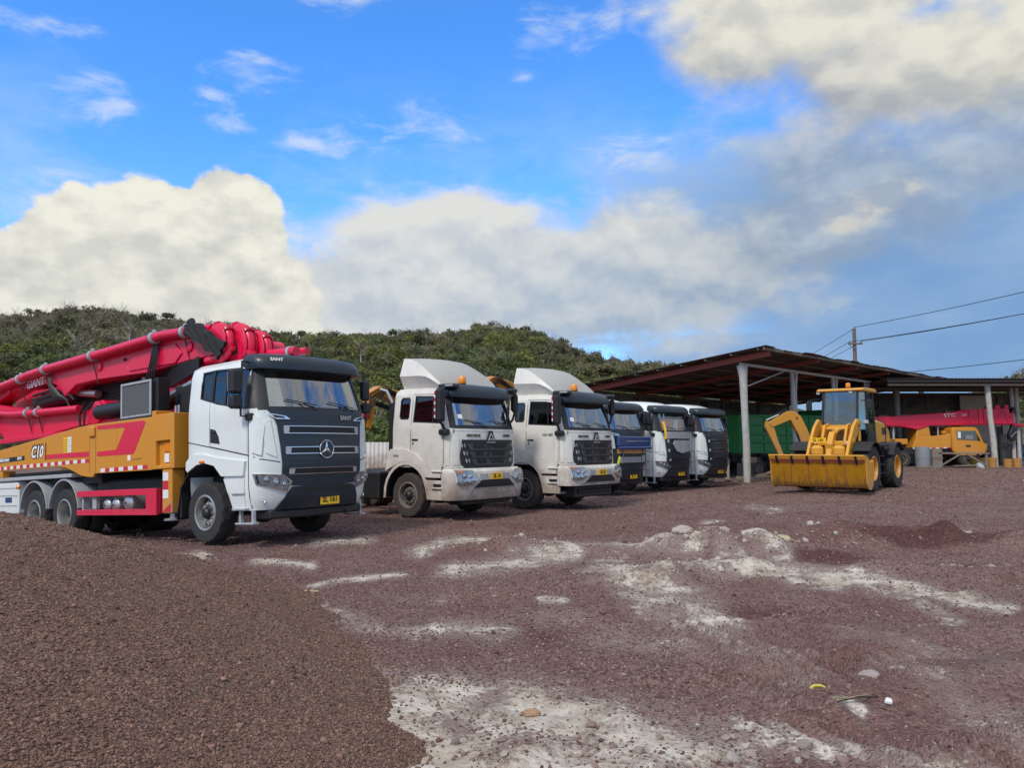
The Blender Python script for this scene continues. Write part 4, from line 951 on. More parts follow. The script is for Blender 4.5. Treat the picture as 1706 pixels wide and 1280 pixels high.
    for s in (-1, 1):   # small white brow lamps on the mask corners
        mb = MB(); mb.panel([(s * 1.06, 2.16), (s * 0.78, 2.11), (s * 0.70, 2.055), (s * 0.93, 2.06), (s * 1.0, 2.10)], f, 'chrome', 0.034, 0.014, 0.08); mb.panel([(s * 1.0, 2.135), (s * 0.81, 2.10), (s * 0.78, 2.07), (s * 0.95, 2.082)], f, 'black', 0.038, 0.006, 0.08); mb.done('brow_lamp', g)
    hp = [(-1.215, 1.15), (-1.19, 1.0), (-0.75, 0.855), (-0.70, 1.02), (-0.84, 1.12)]
    headlight(T, c, hp, [(-1.09, 1.06, 0.055), (-0.95, 1.01, 0.06), (-0.82, 0.97, 0.045)]); headlight(T, c, mirror_y(hp), [(1.09, 1.06, 0.055), (0.95, 1.01, 0.06), (0.82, 0.97, 0.045)])
    mb = MB(); mb.panel([(-0.66, 0.925), (0.66, 0.925), (0.74, 0.84), (0.90, 0.565), (-0.90, 0.565), (-0.74, 0.84)], f, 'navy' if mask == 'blue' else mask, 0.03, 0.035, 0.1); mb.panel([(-0.62, 0.905), (0.62, 0.905), (0.58, 0.83), (-0.58, 0.83)], f, 'ink', 0.033, 0.006, 0.12)
    bp = mb.done('bumper', T)
    mb = MB(); mb.box(1.15, 1.52, -1.02, 1.02, 0.40, 0.555, 'black', 0.03); mb.tube([(1.56, 0.55, 0.44), (1.62, 0.55, 0.44), (1.62, 0.65, 0.44), (1.56, 0.65, 0.44)], 0.015, 'chassis', 8); mb.done('bumper_skirt', T)
    for s in (-1, 1):
        p = Vector(f(s * 1.10, 0.72)); mb = MB(); m4 = frame((p.x + 0.006, p.y, p.z), (0.35 * -s, 1, 0), (0, 0, 1)); mb.lathe([(0.045, 0), (0.045, 0.014), (0.036, 0.014), (0.03, 0.004), (0, 0.006)], 'chrome', m4, 16); mb.done('fog_lamp', T)
    plate(T, (c.F(0.68) + 0.045, 0.12, 0.67), plate_txt, 0.42, 0.165)
    wiper(T, c, -0.15, 2.22, -0.45, 2.36); wiper(T, c, 0.75, 2.22, 0.45, 2.34)
    # visor
    v = Cab([(2.93, 1.66), (3.05, 1.66), (3.16, 1.58), (3.20, 1.46)], [(2.93, 1.15), (3.05, 1.17), (3.16, 1.14), (3.20, 1.08)], 0.98, 0.42, 2.6)
    mb = MB(); tt = v.skin([2.93, 2.96, 3.02, 3.08, 3.13, 3.17, 3.19, 3.20], cap=True, bottom=True); mb.merge(tt, mask if mask != 'blue' else 'navy')
    vz = mb.done('sun_visor', T, sharp=40)
    if logo:
        p = Vector(v.front()(-0.86, 3.08)); q = Vector(v.front()(-0.80, 3.08)) - p; mb = MB(); mb.text('SANY', 0.075, 'wink', frame((p.x + 0.012, p.y - 0.01, p.z), q, (-0.1, 0, 1)), 0.003, bold=0.003, sx=1.2); mb.done('lettering', vz)
    # mirrors
    for s in (-1, 1):
        mb = MB(); mb.tube([(1.16, s * 1.12, 3.05), (1.30, s * 1.36, 3.04), (1.30, s * 1.40, 2.5), (1.30, s * 1.40, 2.12), (1.32, s * 1.24, 2.12)], 0.02, 'black', 8)
        mw = 0.115 if s < 0 else 0.085; my = s * (1.48 if s < 0 else 1.42); mb.box(1.20, 1.34, my - mw, my + mw, 2.49, 2.90, 'black', 0.04); mb.box(1.20, 1.34, my - mw, my + mw, 2.24, 2.46, 'black', 0.04); mb.box(1.25, 1.40, s * 1.20, s * 1.30, 2.05, 2.17, 'black', 0.02)
        h = mb.done('door_mirror', T)
        mb = MB(); mb.box(1.190, 1.198, my - mw + 0.025, my + mw - 0.025, 2.53, 2.86, 'mirror'); mb.box(1.190, 1.198, my - mw + 0.025, my + mw - 0.025, 2.27, 2.43, 'mirror'); mb.done('mirror_glass', h)
    # arch liners, steps, markers
    for s in (-1, 1):
        mb = MB(); a2 = [(-0.80, 0.42)] + arch[1:]; 
        for (xa, za), (xb, zb) in zip(a2[:-1], a2[1:]):
            y0, y1 = sorted((s * 0.72, s * 1.265)); mb.add([(xa, y0, za), (xa, y1, za), (xb, y1, zb), (xb, y0, zb), (xa - 0.0, y0, za + 0.03), (xa, y1, za + 0.03), (xb, y1, zb + 0.03), (xb, y0, zb + 0.03)], [(0, 1, 2, 3), (7, 6, 5, 4), (1, 5, 6, 2), (0, 3, 7, 4)], 'black')
        y0, y1 = sorted((s * 0.70, s * 0.73)); mb.box(-0.80, 0.86, y0, y1, 0.45, 1.42, 'black'); mb.box(-0.74, -0.68, min(s * 0.72, s * 1.24), max(s * 0.72, s * 1.24), 0.45, 1.0, 'black'); mb.done('wheel_arch', T, sharp=60)
        mb = MB()
        for zz, xx0, xx1 in ((0.83, 0.86, 1.18), (0.57, 0.86, 1.22)): mb.box(xx0, xx1, min(s * 1.14, s * 1.285), max(s * 1.14, s * 1.285), zz, zz + 0.035, 'lgrey', 0.008)
        for xx in (0.94, 1.28): mb.box(xx, xx + 0.05, min(s * 1.14, s * 1.2), max(s * 1.14, s * 1.2), 0.36, 0.57, 'lgrey', 0.005)
        mb.box(0.90, 1.38, min(s * 1.12, s * 1.25), max(s * 1.12, s * 1.25), 0.335, 0.365, 'lgrey', 0.005); mb.done('cab_step', T)
        p = Vector(S[s](0.04, 1.41)); mb = MB(); mb.box(p.x - 0.07, p.x + 0.07, min(p.y, p.y + s * 0.075), max(p.y, p.y + s * 0.075), 1.39, 1.44, 'amber', 0.012); mb.done('marker_lamp', T)
    return c

# ------------------------------------------------------------------ concrete pump truck
def pump_truck():
    T = thing('concrete_pump_truck', 'white cab concrete pump truck with folded crimson boom and ochre deck', 'pump truck', (float(TR_O[0]), float(TR_O[1]), 0), -36, pitch=3.2)
    mask_cab(T, plate_txt='SL 161')
    chassis(T, -10.4, 1.3); axle(T, 0); axle(T, -5.15); axle(T, -6.55)
    for s in (-1, 1):
        wheel(T, 0, s * 1.06, 0.53, 0.53, 0.33, s, rim='rim')
        for x in (-5.15, -6.55): wheel(T, x, s * 1.06, 0.53, 0.53, 0.31, s, rim='rim', dual=True, deep=0.10)
    # dark machinery behind the cab
    mb = MB()
    mb.box(-0.86, -0.54, -1.0, 1.0, 0.9, 2.6, 'chassis', 0.03); mb.box(-2.0, -0.95, -0.6, 0.9, 1.2, 3.0, 'chassis', 0.05); mb.box(-4.4, -1.6, -0.9, 0.9, 0.5, 1.2, 'chassis', 0.04)
    for i in range(6): mb.tube([(-0.7, -0.9 + i * 0.12, 1.0), (-0.72, -0.95 + i * 0.1, 2.0), (-0.9, -0.8 + i * 0.1, 2.7), (-1.6, -0.5, 3.0)], 0.022, 'hose', 6)
    mb.done('engine_bay', T)
    mb = MB(); mb.box(-9.9, -1.6, -1.09, 1.09, 1.40, 1.46, 'chassis'); mb.box(-9.9, -4.0, -1.0, 1.0, 1.15, 1.39, 'chassis'); mb.done('deck_floor', T)
    # side panels of the deck
    outline = [(-10.6, 1.54), (-5.30, 1.54), (-5.0, 1.50), (-4.78, 1.44), (-4.39, 1.32), (-4.1, 1.28), (-3.86, 1.27), (-3.80, 1.34), (-1.66, 1.335), (-1.66, 2.335), (-4.04, 2.345), (-4.6, 2.32), (-8.35, 2.03), (-10.6, 1.86)]
    for s in (-1, 1):
        y0, y1 = sorted((s * 1.25, s * 1.19)); mb = MB(); mb.prism(outline, 'y', y0, y1, 'orange', 0.008)
        yo = s * 1.2515
        for x in (-4.0, -3.76): mb.box(x - 0.005, x + 0.005, min(yo, yo - s * 0.01), max(yo, yo - s * 0.01) + 0.0, 1.36, 2.32, 'ink')
        mb.box(-3.98, -3.78, min(s * 1.24, s * 1.30), max(s * 1.24, s * 1.30), 2.08, 2.30, 'orange', 0.03); mb.box(-2.95, -2.93, min(yo, yo - s * 0.01), max(yo, yo - s * 0.01), 1.36, 2.30, 'mustard')
        for i in range(26):
            x = -9.8 + i * 0.32; zt = 1.93 if x < -8.3 else (2.03 + (x + 8.35) * 0.0745 if x < -4.1 else 2.31)
            mb.lathe([(0.013, 0), (0.013, 0.008), (0, 0.009)], 'steel', frame((x, yo - s * 0.002, zt - 0.10), (1, 0, 0), (0, 0, 1) if s < 0 else (0, 0, -1)), 6)
        p = mb.done('deck_panel', T)
        fn = lambda x, z: (x, yo, z); fn.out = lambda x, z: (0, s, 0)
        mb = MB()
        mb.panel([(-3.70, 2.30), (-1.95, 2.285), (-1.87, 2.25), (-2.27, 1.70), (-2.33, 1.665), (-3.70, 1.68), (-3.70, 1.775), (-2.95, 1.785), (-2.62, 2.195), (-3.70, 2.225)], fn, 'red2', 0.002, 0.004, 5)
        mb.panel([(-5.92, 1.82), (-4.03, 1.80), (-4.03, 1.69), (-5.92, 1.72)], fn, 'red2', 0.002, 0.004, 5); mb.done('swoosh_stripe', p)
        for (xa, xb, za, zb) in ((-10.4, -4.02, 1.555, 1.575), (-3.55, -1.80, 1.355, 1.365)):
            mb = MB(); n = int((xb - xa) / 0.165)
            for i in range(n):
                x0 = xa + (xb - xa) * i / n; x1 = xa + (xb - xa) * (i + 1) / n; z = za + (zb - za) * i / n
                mb.panel([(x0, z), (x1, z), (x1, z + 0.075), (x0, z + 0.075)], fn, 'tapew' if i % 2 == 0 else 'taper', 0.002, 0.004, 5)
            mb.done('reflective_tape', p)
        xd = (1, 0, 0) if s < 0 else (-1, 0, 0)
        mb = MB(); y2 = yo + s * 0.004
        mb.text('C10', 0.36, 'ink', frame((-6.36 - 0.02 * (1 if s < 0 else -1), y2 - s * 0.001, 1.90), xd, (0, 0, 1)), 0.002, shear=0.25, bold=0.035, sx=0.95); mb.text('C10', 0.36, 'wink', frame((-6.36, y2 + s * 0.003, 1.89), xd, (0, 0, 1)), 0.003, shear=0.25, bold=0.010, sx=0.95)
        mb.panel([(-5.965, 1.70), (-5.93, 1.70), (-5.93, 2.08), (-5.965, 2.08)], fn, 'ink', 0.004, 0.006, 5)
        mb.panel([(-8.7, 1.72), (-6.98, 1.75), (-6.98, 1.85), (-8.7, 1.83)], fn, 'ink', 0.002, 0.004, 5)
        mb.text('GREEN MIND', 0.10, 'wink', frame((-8.05, y2 + s * 0.001, 1.785), xd, (0, 0, 1)), 0.002, bold=0.003); mb.text('SANY', 0.095, 'wink', frame((-7.22, y2 + s * 0.001, 1.80), xd, (0, 0, 1)), 0.002, bold=0.003)
        mb.done('lettering', p)
        mb = MB(); mb.panel([(-5.12, 1.82), (-4.95, 1.82), (-4.95, 2.15), (-5.12, 2.15)], fn, 'plate', 0.002, 0.004, 5); mb.panel([(-4.945, 1.82), (-4.79, 1.82), (-4.79, 2.15), (-4.945, 2.15)], fn, 'tapew', 0.002, 0.004, 5)
        for i in range(6): mb.panel([(-5.09, 1.86 + i * 0.045), (-4.98, 1.86 + i * 0.045), (-4.98, 1.872 + i * 0.045), (-5.09, 1.872 + i * 0.045)], fn, 'ink', 0.0035, 0.004, 5); mb.panel([(-4.92, 1.86 + i * 0.045), (-4.82, 1.86 + i * 0.045), (-4.82, 1.868 + i * 0.045), (-4.92, 1.868 + i * 0.045)], fn, 'grey', 0.0035, 0.004, 5)
        mb.panel([(-2.52, 1.55), (-2.42, 1.55), (-2.42, 1.65), (-2.52, 1.65)], fn, 'wink', 0.002, 0.004, 5); mb.panel([(-2.36, 1.555), (-2.0, 1.565), (-2.0, 1.575), (-2.36, 1.565)], fn, 'ink', 0.002, 0.004, 5); mb.done('warning_sticker', p)
        # outrigger column and leg
        mb = MB(); ya, yb = sorted((s * 1.27, s * 0.92)); mb.box(-1.63, -1.50, ya, yb, 1.34, 2.44, 'orange', 0.012); mb.box(-1.02, -0.89, ya, yb, 1.34, 2.36, 'orange', 0.012)
        mb.box(-1.4995, -1.0205, ya, yb, 1.86, 2.36, 'orange', 0.012); mb.box(-1.4995, -1.0205, ya + (0.08 if s < 0 else 0), yb - (0 if s < 0 else 0.08), 1.345, 1.86, 'orange', 0.006); mb.box(-1.4995, -1.0205, ya, yb, 1.34, 1.41, 'orange', 0.012)
        mb.box(-1.30, -1.15, min(s * 1.18, s * 1.21), max(s * 1.18, s * 1.21), 1.46, 1.62, 'wink', 0.004); mb.box(-1.30, -1.1, min(s * 1.18, s * 1.21), max(s * 1.18, s * 1.21), 1.66, 1.84, 'amber', 0.004); mb.tube([(-1.10, s * 1.1, 2.36), (-1.10, s * 1.1, 2.50), (-1.0, s * 1.1, 2.50), (-1.0, s * 1.1, 2.36)], 0.025, 'steel', 8)
        o = mb.done('outrigger_column', T)
        mb = MB(); yl0, yl1 = sorted((s * 1.26, s * 0.98)); mb.box(-1.29, -0.98, yl0, yl1, 0.53, 1.335, 'orange', 0.02); mb.tube([(-1.13, s * 1.12, 0.53), (-1.13, s * 1.12, 0.44)], 0.07, 'steel', 12); mb.lathe([(0.17, 0), (0.17, 0.03), (0.06, 0.05)], 'grey', at(-1.13, s * 1.12, 0.40), 16)
        l = mb.done('outrigger_leg', T)
        fl = lambda x, z: (x, s * 1.2615, z); fl.out = lambda x, z: (0, s, 0); mb = MB()
        for i, m in enumerate(('tapew', 'taper', 'tapew')): z = 1.28 - i * 0.16; mb.panel([(-1.26, z - 0.155), (-1.08, z - 0.155), (-1.08, z), (-1.26, z)], fl, m, 0.002, 0.004, 5)
        mb.panel([(-1.28, 0.56), (-1.0, 0.56), (-1.0, 0.72), (-1.2, 0.60)], fl, 'taper', 0.002, 0.004, 5); mb.done('reflective_tape', l)
        # red side guard
        mb = MB(); yg0, yg1 = sorted((s * 1.255, s * 1.20)); mb.box(-4.52, -1.86, yg0, yg1, 0.875, 0.995, 'red2', 0.006); mb.box(-4.52, -1.86, yg0, yg1, 0.50, 0.615, 'red2', 0.006); mb.box(-1.8595, -1.5, yg0, yg1, 0.50, 0.995, 'red2', 0.006)
        mb.box(-1.56, -1.50, min(s * 1.199, s * 0.7), max(s * 1.199, s * 0.7), 0.52, 0.98, 'red2', 0.006); mb.box(-4.40, -4.34, min(s * 1.199, s * 0.8), max(s * 1.199, s * 0.8), 0.52, 0.98, 'lgrey'); mb.box(-4.0, -3.85, min(s * 1.19, s * 1.1), max(s * 1.19, s * 1.1), 0.62, 0.88, 'lgrey', 0.01); mb.done('side_guard', T)
        for (x, z, r) in ((-3.47, 0.70, 0.145), (-3.13, 0.70, 0.15), (-2.66, 0.735, 0.185)):
            mb = MB(); mb.lathe([(0, 0.46), (r * 0.55, 0.445), (r * 0.9, 0.40), (r, 0.34), (r, -0.02), (r * 1.03, -0.02), (r * 1.03, -0.06), (r, -0.06), (r, -0.3), (0, -0.34)], 'rim', frame((x, s * 0.75, z), (1, 0, 0), (0, 0, -1 if s > 0 else 1)) , 26); mb.lathe([(0, 0.475), (0.02, 0.47), (0.02, 0.44)], 'chassis', frame((x, s * 0.75, z), (1, 0, 0), (0, 0, -1 if s > 0 else 1)), 8); mb.done('air_tank', T)
        for x in (-5.15, -6.55):
            mb = MB(); k = 14; prev = None
            for i in range(k + 1):
                a = R(8 + 164 * i / k); q = (x + 0.675 * math.cos(a), 0.55 + 0.72 * math.sin(a)); q2 = (x + 0.645 * math.cos(a), 0.55 + 0.69 * math.sin(a))
                if prev: y0, y1 = sorted((s * 1.24, s * 0.55)); P = [(prev[0][0], y0, prev[0][1]), (prev[0][0], y1, prev[0][1]), (q[0], y1, q[1]), (q[0], y0, q[1]), (prev[1][0], y0, prev[1][1]), (prev[1][0], y1, prev[1][1]), (q2[0], y1, q2[1]), (q2[0], y0, q2[1])]; mb.add(P, [(0, 1, 2, 3), (7, 6, 5, 4), (0, 3, 7, 4), (1, 5, 6, 2)], 'lgrey')
                prev = (q, q2)
            mb.done('mudguard', T, sharp=60)
        mb = MB(); y0, y1 = sorted((s * 1.24, s * 0.95)); mb.box(-8.5, -4.80, y0, y1, 1.295, 1.375, 'lgrey', 0.008); mb.box(-8.4, -8.15, y0, y1, 1.376, 1.53, 'orange', 0.01); mb.done('foot_plank', T)
        mb = MB(); y0, y1 = sorted((s * 1.22, s * 0.5)); mb.box(-10.3, -7.42, y0, y1, 0.50, 1.28, 'white', 0.06)
        for z in (0.72, 0.95, 1.12): mb.box(-10.3, -7.45, min(s * 1.22, s * 1.228), max(s * 1.22, s * 1.228), z, z + 0.02, 'lgrey')
        mb.box(-8.0, -7.66, min(s * 1.22, s * 1.226), max(s * 1.22, s * 1.226), 0.80, 0.92, 'blue'); mb.done('water_tank', T)
    for s in (-1, 1):
        mb = MB(); mb.lathe([(0.05, 0), (0.055, 0.03), (0.03, 0.06), (0, 0.07)], 'amber', frame((-7.32, s * 1.2, 1.15), (1, 0, 0), (0, 0, 1) if s < 0 else (0, 0, -1)), 12); mb.done('marker_lamp', T)
    # oil cooler screen
    mb = MB(); mb.box(-2.90, -1.86, -1.15, -0.93, 2.39, 3.06, 'chassis', 0.01); mb.box(-1.855, -1.72, -1.1, -0.85, 2.36, 3.1, 'black', 0.01); mb.box(-3.0, -1.7, -1.2, -0.85, 2.335, 2.385, 'black', 0.01)
    c = mb.done('oil_cooler', T)
    mb = MB(); mb.box(-2.88, -1.88, -1.165, -1.155, 2.41, 3.04, 'screen')
    for (a, b, z0, z1) in ((-2.93, -2.885, 2.385, 3.075), (-1.875, -1.83, 2.385, 3.075), (-2.8845, -1.8755, 3.03, 3.075), (-2.8845, -1.8755, 2.385, 2.42)): mb.box(a, b, -1.185, -1.152, z0, z1, 'lgrey', 0.006)
    mb.done('screen_mesh', c)
    # turret
    mb = MB(); mb.prism([(-2.55, 1.5), (-0.95, 1.5), (-1.0, 2.45), (-0.62, 3.05), (-0.78, 3.32), (-1.6, 3.55), (-2.5, 3.3), (-2.7, 2.6)], 'y', -0.42, 0.42, 'red', 0.03); mb.lathe([(0.75, 0), (0.75, 0.16), (0.62, 0.2)], 'red', at(-1.8, 0, 1.46), 28)
    mb.tube([(-1.0, -0.46, 2.5), (-0.6, -0.50, 3.25)], 0.09, 'red', 10); mb.done('boom_turret', T)
    # boom: main arm nearest the camera, second arm above, folded tip arms below and behind
    mb = MB()
    mb.prism([(-10.8, 3.25), (-10.2, 3.42), (-9.2, 3.60), (-8.25, 3.575), (-7.4, 3.60), (-7.1, 3.52), (-6.62, 3.20), (-6.45, 3.28), (-6.1, 3.42), (-5.19, 3.44), (-3.08, 3.37), (-1.55, 3.45), (-0.75, 3.45), (-0.45, 3.70), (-0.6, 3.98), (-1.3, 4.05), (-2.6, 4.03), (-4.3, 3.97), (-7.0, 3.92), (-10.8, 3.72)], 'y', -0.56, -0.12, 'red', 0.02)
    mb.prism([(-3.75, 3.47), (-2.0, 3.44), (-1.75, 3.62), (-2.0, 3.86), (-3.6, 3.80), (-3.85, 3.62)], 'y', -0.585, -0.555, 'red', 0.02)
    for x in (-9.6, -5.0, -1.5): mb.lathe([(0.10, 0), (0.10, 0.03), (0.06, 0.045), (0, 0.045)], 'red', frame((x, -0.56, 3.72 if x > -9 else 3.6), (1, 0, 0), (0, 0, 1)), 16)
    mb.box(-3.95, -3.91, -0.60, -0.555, 3.72, 3.78, 'black'); b1 = mb.done('main_boom', T)
    mb = MB(); xx = [(-8.3, 3.68), (-7.5, 3.71)]; ang = math.atan2(0.06, 0.9); mb.text('GIANT', 0.26, 'wink', frame((-8.15, -0.565, 3.665), (1, 0, 0.04), (-0.04, 0, 1)), 0.003, bold=0.006, shear=0.1, sx=1.2); mb.done('lettering', b1)
    mb = MB(); mb.prism([(-10.9, 3.80), (-0.9, 3.90), (-0.5, 3.7), (-0.7, 3.5), (-10.9, 3.3)], 'y', 0.12, 0.56, 'red', 0.02)
    for i in range(70):   # anti-slip tread cleats along the upper arm
        x = -10.7 + i * 0.105; z = 3.97 + (x + 10.7) * 0.012; mb.box(x, x + 0.055, 0.0, 0.5, z, z + 0.05, 'red', 0.004)
    mb.prism([(-10.9, 3.90), (-3.2, 4.0), (-3.2, 3.955), (-10.9, 3.85)], 'y', 0.02, 0.48, 'beamred'); mb.done('upper_boom', T)
    mb = MB(); mb.prism([(-10.8, 2.50), (-10.15, 2.56), (-10.0, 2.42), (-9.5, 2.34), (-7.9, 2.34), (-5.9, 2.47), (-4.4, 2.44), (-4.0, 2.50), (-4.1, 2.75), (-4.7, 2.80), (-5.0, 2.98), (-5.3, 2.96), (-5.55, 2.80), (-7.5, 2.85), (-8.3, 3.0), (-9.3, 3.15), (-10.8, 3.40)], 'y', -0.52, -0.1, 'red', 0.02)
    mb.prism([(-10.2, 2.38), (-6.2, 2.36), (-4.6, 2.43), (-4.6, 2.36), (-6.2, 2.28), (-9.4, 2.24), (-10.1, 2.30)], 'y', -0.75, -0.52, 'red', 0.015)
    mb.lathe([(0.24, 0), (0.24, 0.05), (0.1, 0.08), (0, 0.08)], 'red', frame((-5.12, -0.52, 2.72), (1, 0, 0), (0, 0, 1)), 24); mb.done('folded_boom', T)
    mb = MB(); mb.prism([(-10.8, 2.45), (-3.0, 2.55), (-2.9, 2.95), (-6.0, 3.0), (-10.8, 3.1)], 'y', 0.05, 0.5, 'red', 0.02); mb.done('inner_boom', T)
    mb = MB(); mb.box(-9.0, -3.0, -0.05, 0.045, 2.7, 3.5, 'chassis')
    for i in range(9): mb.tube([(-9.0, -0.10, 3.15 + 0.03 * i), (-7.2, -0.14 - 0.02 * (i % 3), 3.10 + 0.045 * i), (-5.2, -0.12, 3.0 + 0.05 * i), (-3.4, -0.14, 2.95 + 0.06 * i), (-2.2, -0.5, 3.05 + 0.05 * i), (-1.2, -0.55, 3.25 + 0.03 * i)], 0.020, 'hose', 6)
    for i in range(4): mb.tube([(-2.7 + 0.05 * i, -0.62, 3.95), (-2.75 + 0.07 * i, -0.66, 3.6), (-3.0 + 0.1 * i, -0.62, 3.2), (-2.9, -0.5, 2.9)], 0.018, 'hose', 6)
    for i in range(5): mb.tube([(-7.3, -0.60, 3.82), (-7.25 + 0.03 * i, -0.66, 3.55), (-7.1 + 0.09 * i, -0.62, 3.25), (-6.6, -0.5, 3.1)], 0.016, 'hose', 6)
    mb.tube([(-5.55, -0.62, 2.95), (-5.75, -0.64, 2.7), (-5.7, -0.64, 2.38)], 0.025, 'hose', 8); mb.tube([(-5.2, -0.62, 2.95), (-5.5, -0.64, 2.75), (-5.55, -0.64, 2.4)], 0.02, 'hose', 8); mb.done('hydraulic_hoses', T)
    mb = MB(); mb.tube([(-8.5, -0.3, 3.20), (-6.55, -0.3, 3.30)], 0.17, 'black', 18); mb.tube([(-6.55, -0.3, 3.30), (-5.6, -0.3, 3.18)], 0.09, 'steel', 14); mb.tube([(-8.4, -0.5, 3.38), (-7.4, -0.5, 3.44), (-6.6, -0.52, 3.32), (-6.3, -0.5, 3.1)], 0.03, 'hose', 8); mb.tube([(-8.4, -0.52, 3.28), (-6.9, -0.5, 3.35), (-6.5, -0.5, 2.95)], 0.025, 'hose', 8); mb.done('boom_cylinder', T)
    mb = MB(); mb.tube([(-5.0, -0.55, 2.70), (-2.6, -0.55, 2.72)], 0.17, 'black', 18); mb.tube([(-2.6, -0.5, 2.72), (-1.4, -0.5, 3.0)], 0.10, 'steel', 14); mb.done('boom_cylinder', T)
    mb = MB(); mb.tube([(-2.2, -0.3, 2.0), (-2.6, -0.35, 2.6), (-3.4, -0.4, 3.25)], 0.13, 'black', 14); mb.done('boom_cylinder', T)
    # delivery pipes and clamps
    P = [(-11.2, -0.70, 3.58), (-10.3, -0.70, 3.68), (-8.6, -0.70, 3.81), (-8.2, -0.70, 3.86), (-7.0, -0.70, 3.91), (-5.6, -0.70, 3.94), (-4.24, -0.70, 3.97), (-2.2, -0.70, 4.03), (-1.6, -0.70, 4.0), (-1.0, -0.70, 3.97), (-0.6, -0.66, 3.93)]
    mb = MB(); mb.tube(P, 0.095, 'red', 14); dp = mb.done('delivery_pipe', T, sharp=60)
    mb = MB(); mb.tube([(-10.9, -0.62, 3.12), (-10.3, -0.66, 3.10), (-9.2, -0.66, 2.98), (-8.2, -0.66, 2.93), (-7.4, -0.66, 2.90), (-5.7, -0.66, 2.84)], 0.085, 'red', 14); mb.tube([(-10.3, -0.66, 3.10), (-10.6, -0.66, 3.0), (-10.7, -0.66, 2.6)], 0.085, 'red', 14); dp2 = mb.done('delivery_pipe', T, sharp=60)
    def clamp(par, x, y, z, r):
        mb = MB(); mb.lathe([(r * 1.02, -0.05), (r * 1.32, -0.045), (r * 1.32, 0.045), (r * 1.02, 0.05)], 'lgrey', axisX(x, y, z), 18); mb.lathe([(r * 1.1, -0.09), (r * 1.2, -0.085), (r * 1.2, -0.055), (r * 1.1, -0.05)], 'black', axisX(x, y, z), 16); mb.box(x - 0.03, x + 0.03, y - 0.03, y + 0.03, z + r * 1.2, z + r * 1.75, 'lgrey', 0.01); mb.tube([(x - 0.1, y + 0.05, z - r), (x - 0.12, y + 0.12, z - r - 0.25), (x - 0.05, y + 0.15, z - r - 0.5)], 0.012, 'hose', 6); mb.done('pipe_clamp', par)
    for x, z in ((-8.62, 3.805), (-7.30, 3.90), (-5.05, 3.955), (-2.55, 4.02), (-1.45, 3.99)): clamp(dp, x, -0.70, z, 0.095)
    for x, z in ((-8.28, 2.935), (-7.72, 2.915)): clamp(dp2, x, -0.66, z, 0.085)
    # elbow cluster over the cab roof: flanged bends with cast collars
    mb = MB()
    for i, (y, r, w) in enumerate(((-0.62, 0.30, 0.085), (-0.36, 0.36, 0.09), (-0.08, 0.30, 0.08))):
        cx, cz = -0.42 + 0.20 * i, 3.67 - 0.07 * i
        arc = [(cx + r * math.sin(a), y, cz - 0.02 + r * math.cos(a)) for a in (R(-30 + 20 * j) for j in range(11))]
        mb.tube([(cx - 0.75, y, cz + 0.24)] + arc + [(cx - 0.40, y, cz - r - 0.02)], w, 'red', 16)
        for j in (1, 4, 7):
            p, q = Vector(arc[j]), Vector(arc[j + 1]); d = (q - p).normalized(); ax = Vector((0, 1, 0)); m4 = frame(p, ax, d.cross(ax)); mb.lathe([(w * 1.0, -0.03), (w * 1.42, -0.025), (w * 1.42, 0.025), (w * 1.0, 0.03)], 'redd' if j == 4 else 'red', m4, 20)
        # web plates either side of the bend
        for dy in (-0.115, 0.115):
            P = [(cx - 0.5, cz + 0.10)] + [(cx + (r + 0.05) * math.sin(a), cz - 0.02 + (r + 0.05) * math.cos(a)) for a in (R(10 + 22 * j) for j in range(6))] + [(cx + 0.0, cz - r + 0.02), (cx + 0.08, cz - 0.08), (cx - 0.2, cz + 0.0)]
            mb.prism(P, 'y', y + dy - 0.012, y + dy + 0.012, 'red', 0.004)
    mb.box(-0.8, 0.0, -0.5, 0.0, 3.35, 3.72, 'chassis', 0.05); mb.box(-0.75, 0.25, -0.2, 0.5, 3.30, 3.60, 'redd', 0.05)
    mb.prism([(-0.9, 3.35), (0.1, 3.30), (0.3, 3.42), (0.1, 3.68), (-0.4, 3.86), (-0.9, 3.86)], 'y', -0.1, 0.12, 'red', 0.02); mb.lathe([(0.24, -0.5), (0.24, 0.5)], 'red', frame((-0.15, 0, 3.50), (1, 0, 0), (0, 0, 1)), 24)
    mb.tube([(0.5, -0.2, 3.36), (1.25, -0.2, 3.32)], 0.085, 'red', 14); mb.tube([(1.0, 0.25, 3.40), (0.6, 0.25, 3.42)], 0.07, 'red', 12); mb.lathe([(0.09, -0.03), (0.11, -0.03), (0.11, 0.03), (0.09, 0.03)], 'lgrey', axisX(1.1, -0.2, 3.326), 16); mb.done('pipe_elbow', T, sharp=50)
    # black cloth wrapped round the boom
    mb = MB(); n, k = 26, 11; vs = []; fs = []
    for i in range(n):
        t = i / (n - 1); cx, cz = -1.25 + 1.15 * t, 4.06 - 0.62 * t ** 1.25
        for j in range(k):
            w = (j / (k - 1) - 0.5) * (0.36 + 0.05 * math.sin(i * 0.8)); o = 0.018 * math.sin(i * 0.9 + j * 1.3) + 0.010 * math.sin(j * 2.1 + i * 0.5)
            vs.append((cx + w * 0.62, -0.80 + 0.05 * math.sin(t * 3.1) * -1 + o * 1.3 - 0.02, cz + w * 0.72 + o * 0.4))
    m = len(vs); vs += [(x, y + 0.05, z) for x, y, z in vs]
    for i in range(n - 1):
        for j in range(k - 1): a = i * k + j; fs += [(a, a + 1, a + k + 1, a + k), (m + a, m + a + k, m + a + k + 1, m + a + 1)]
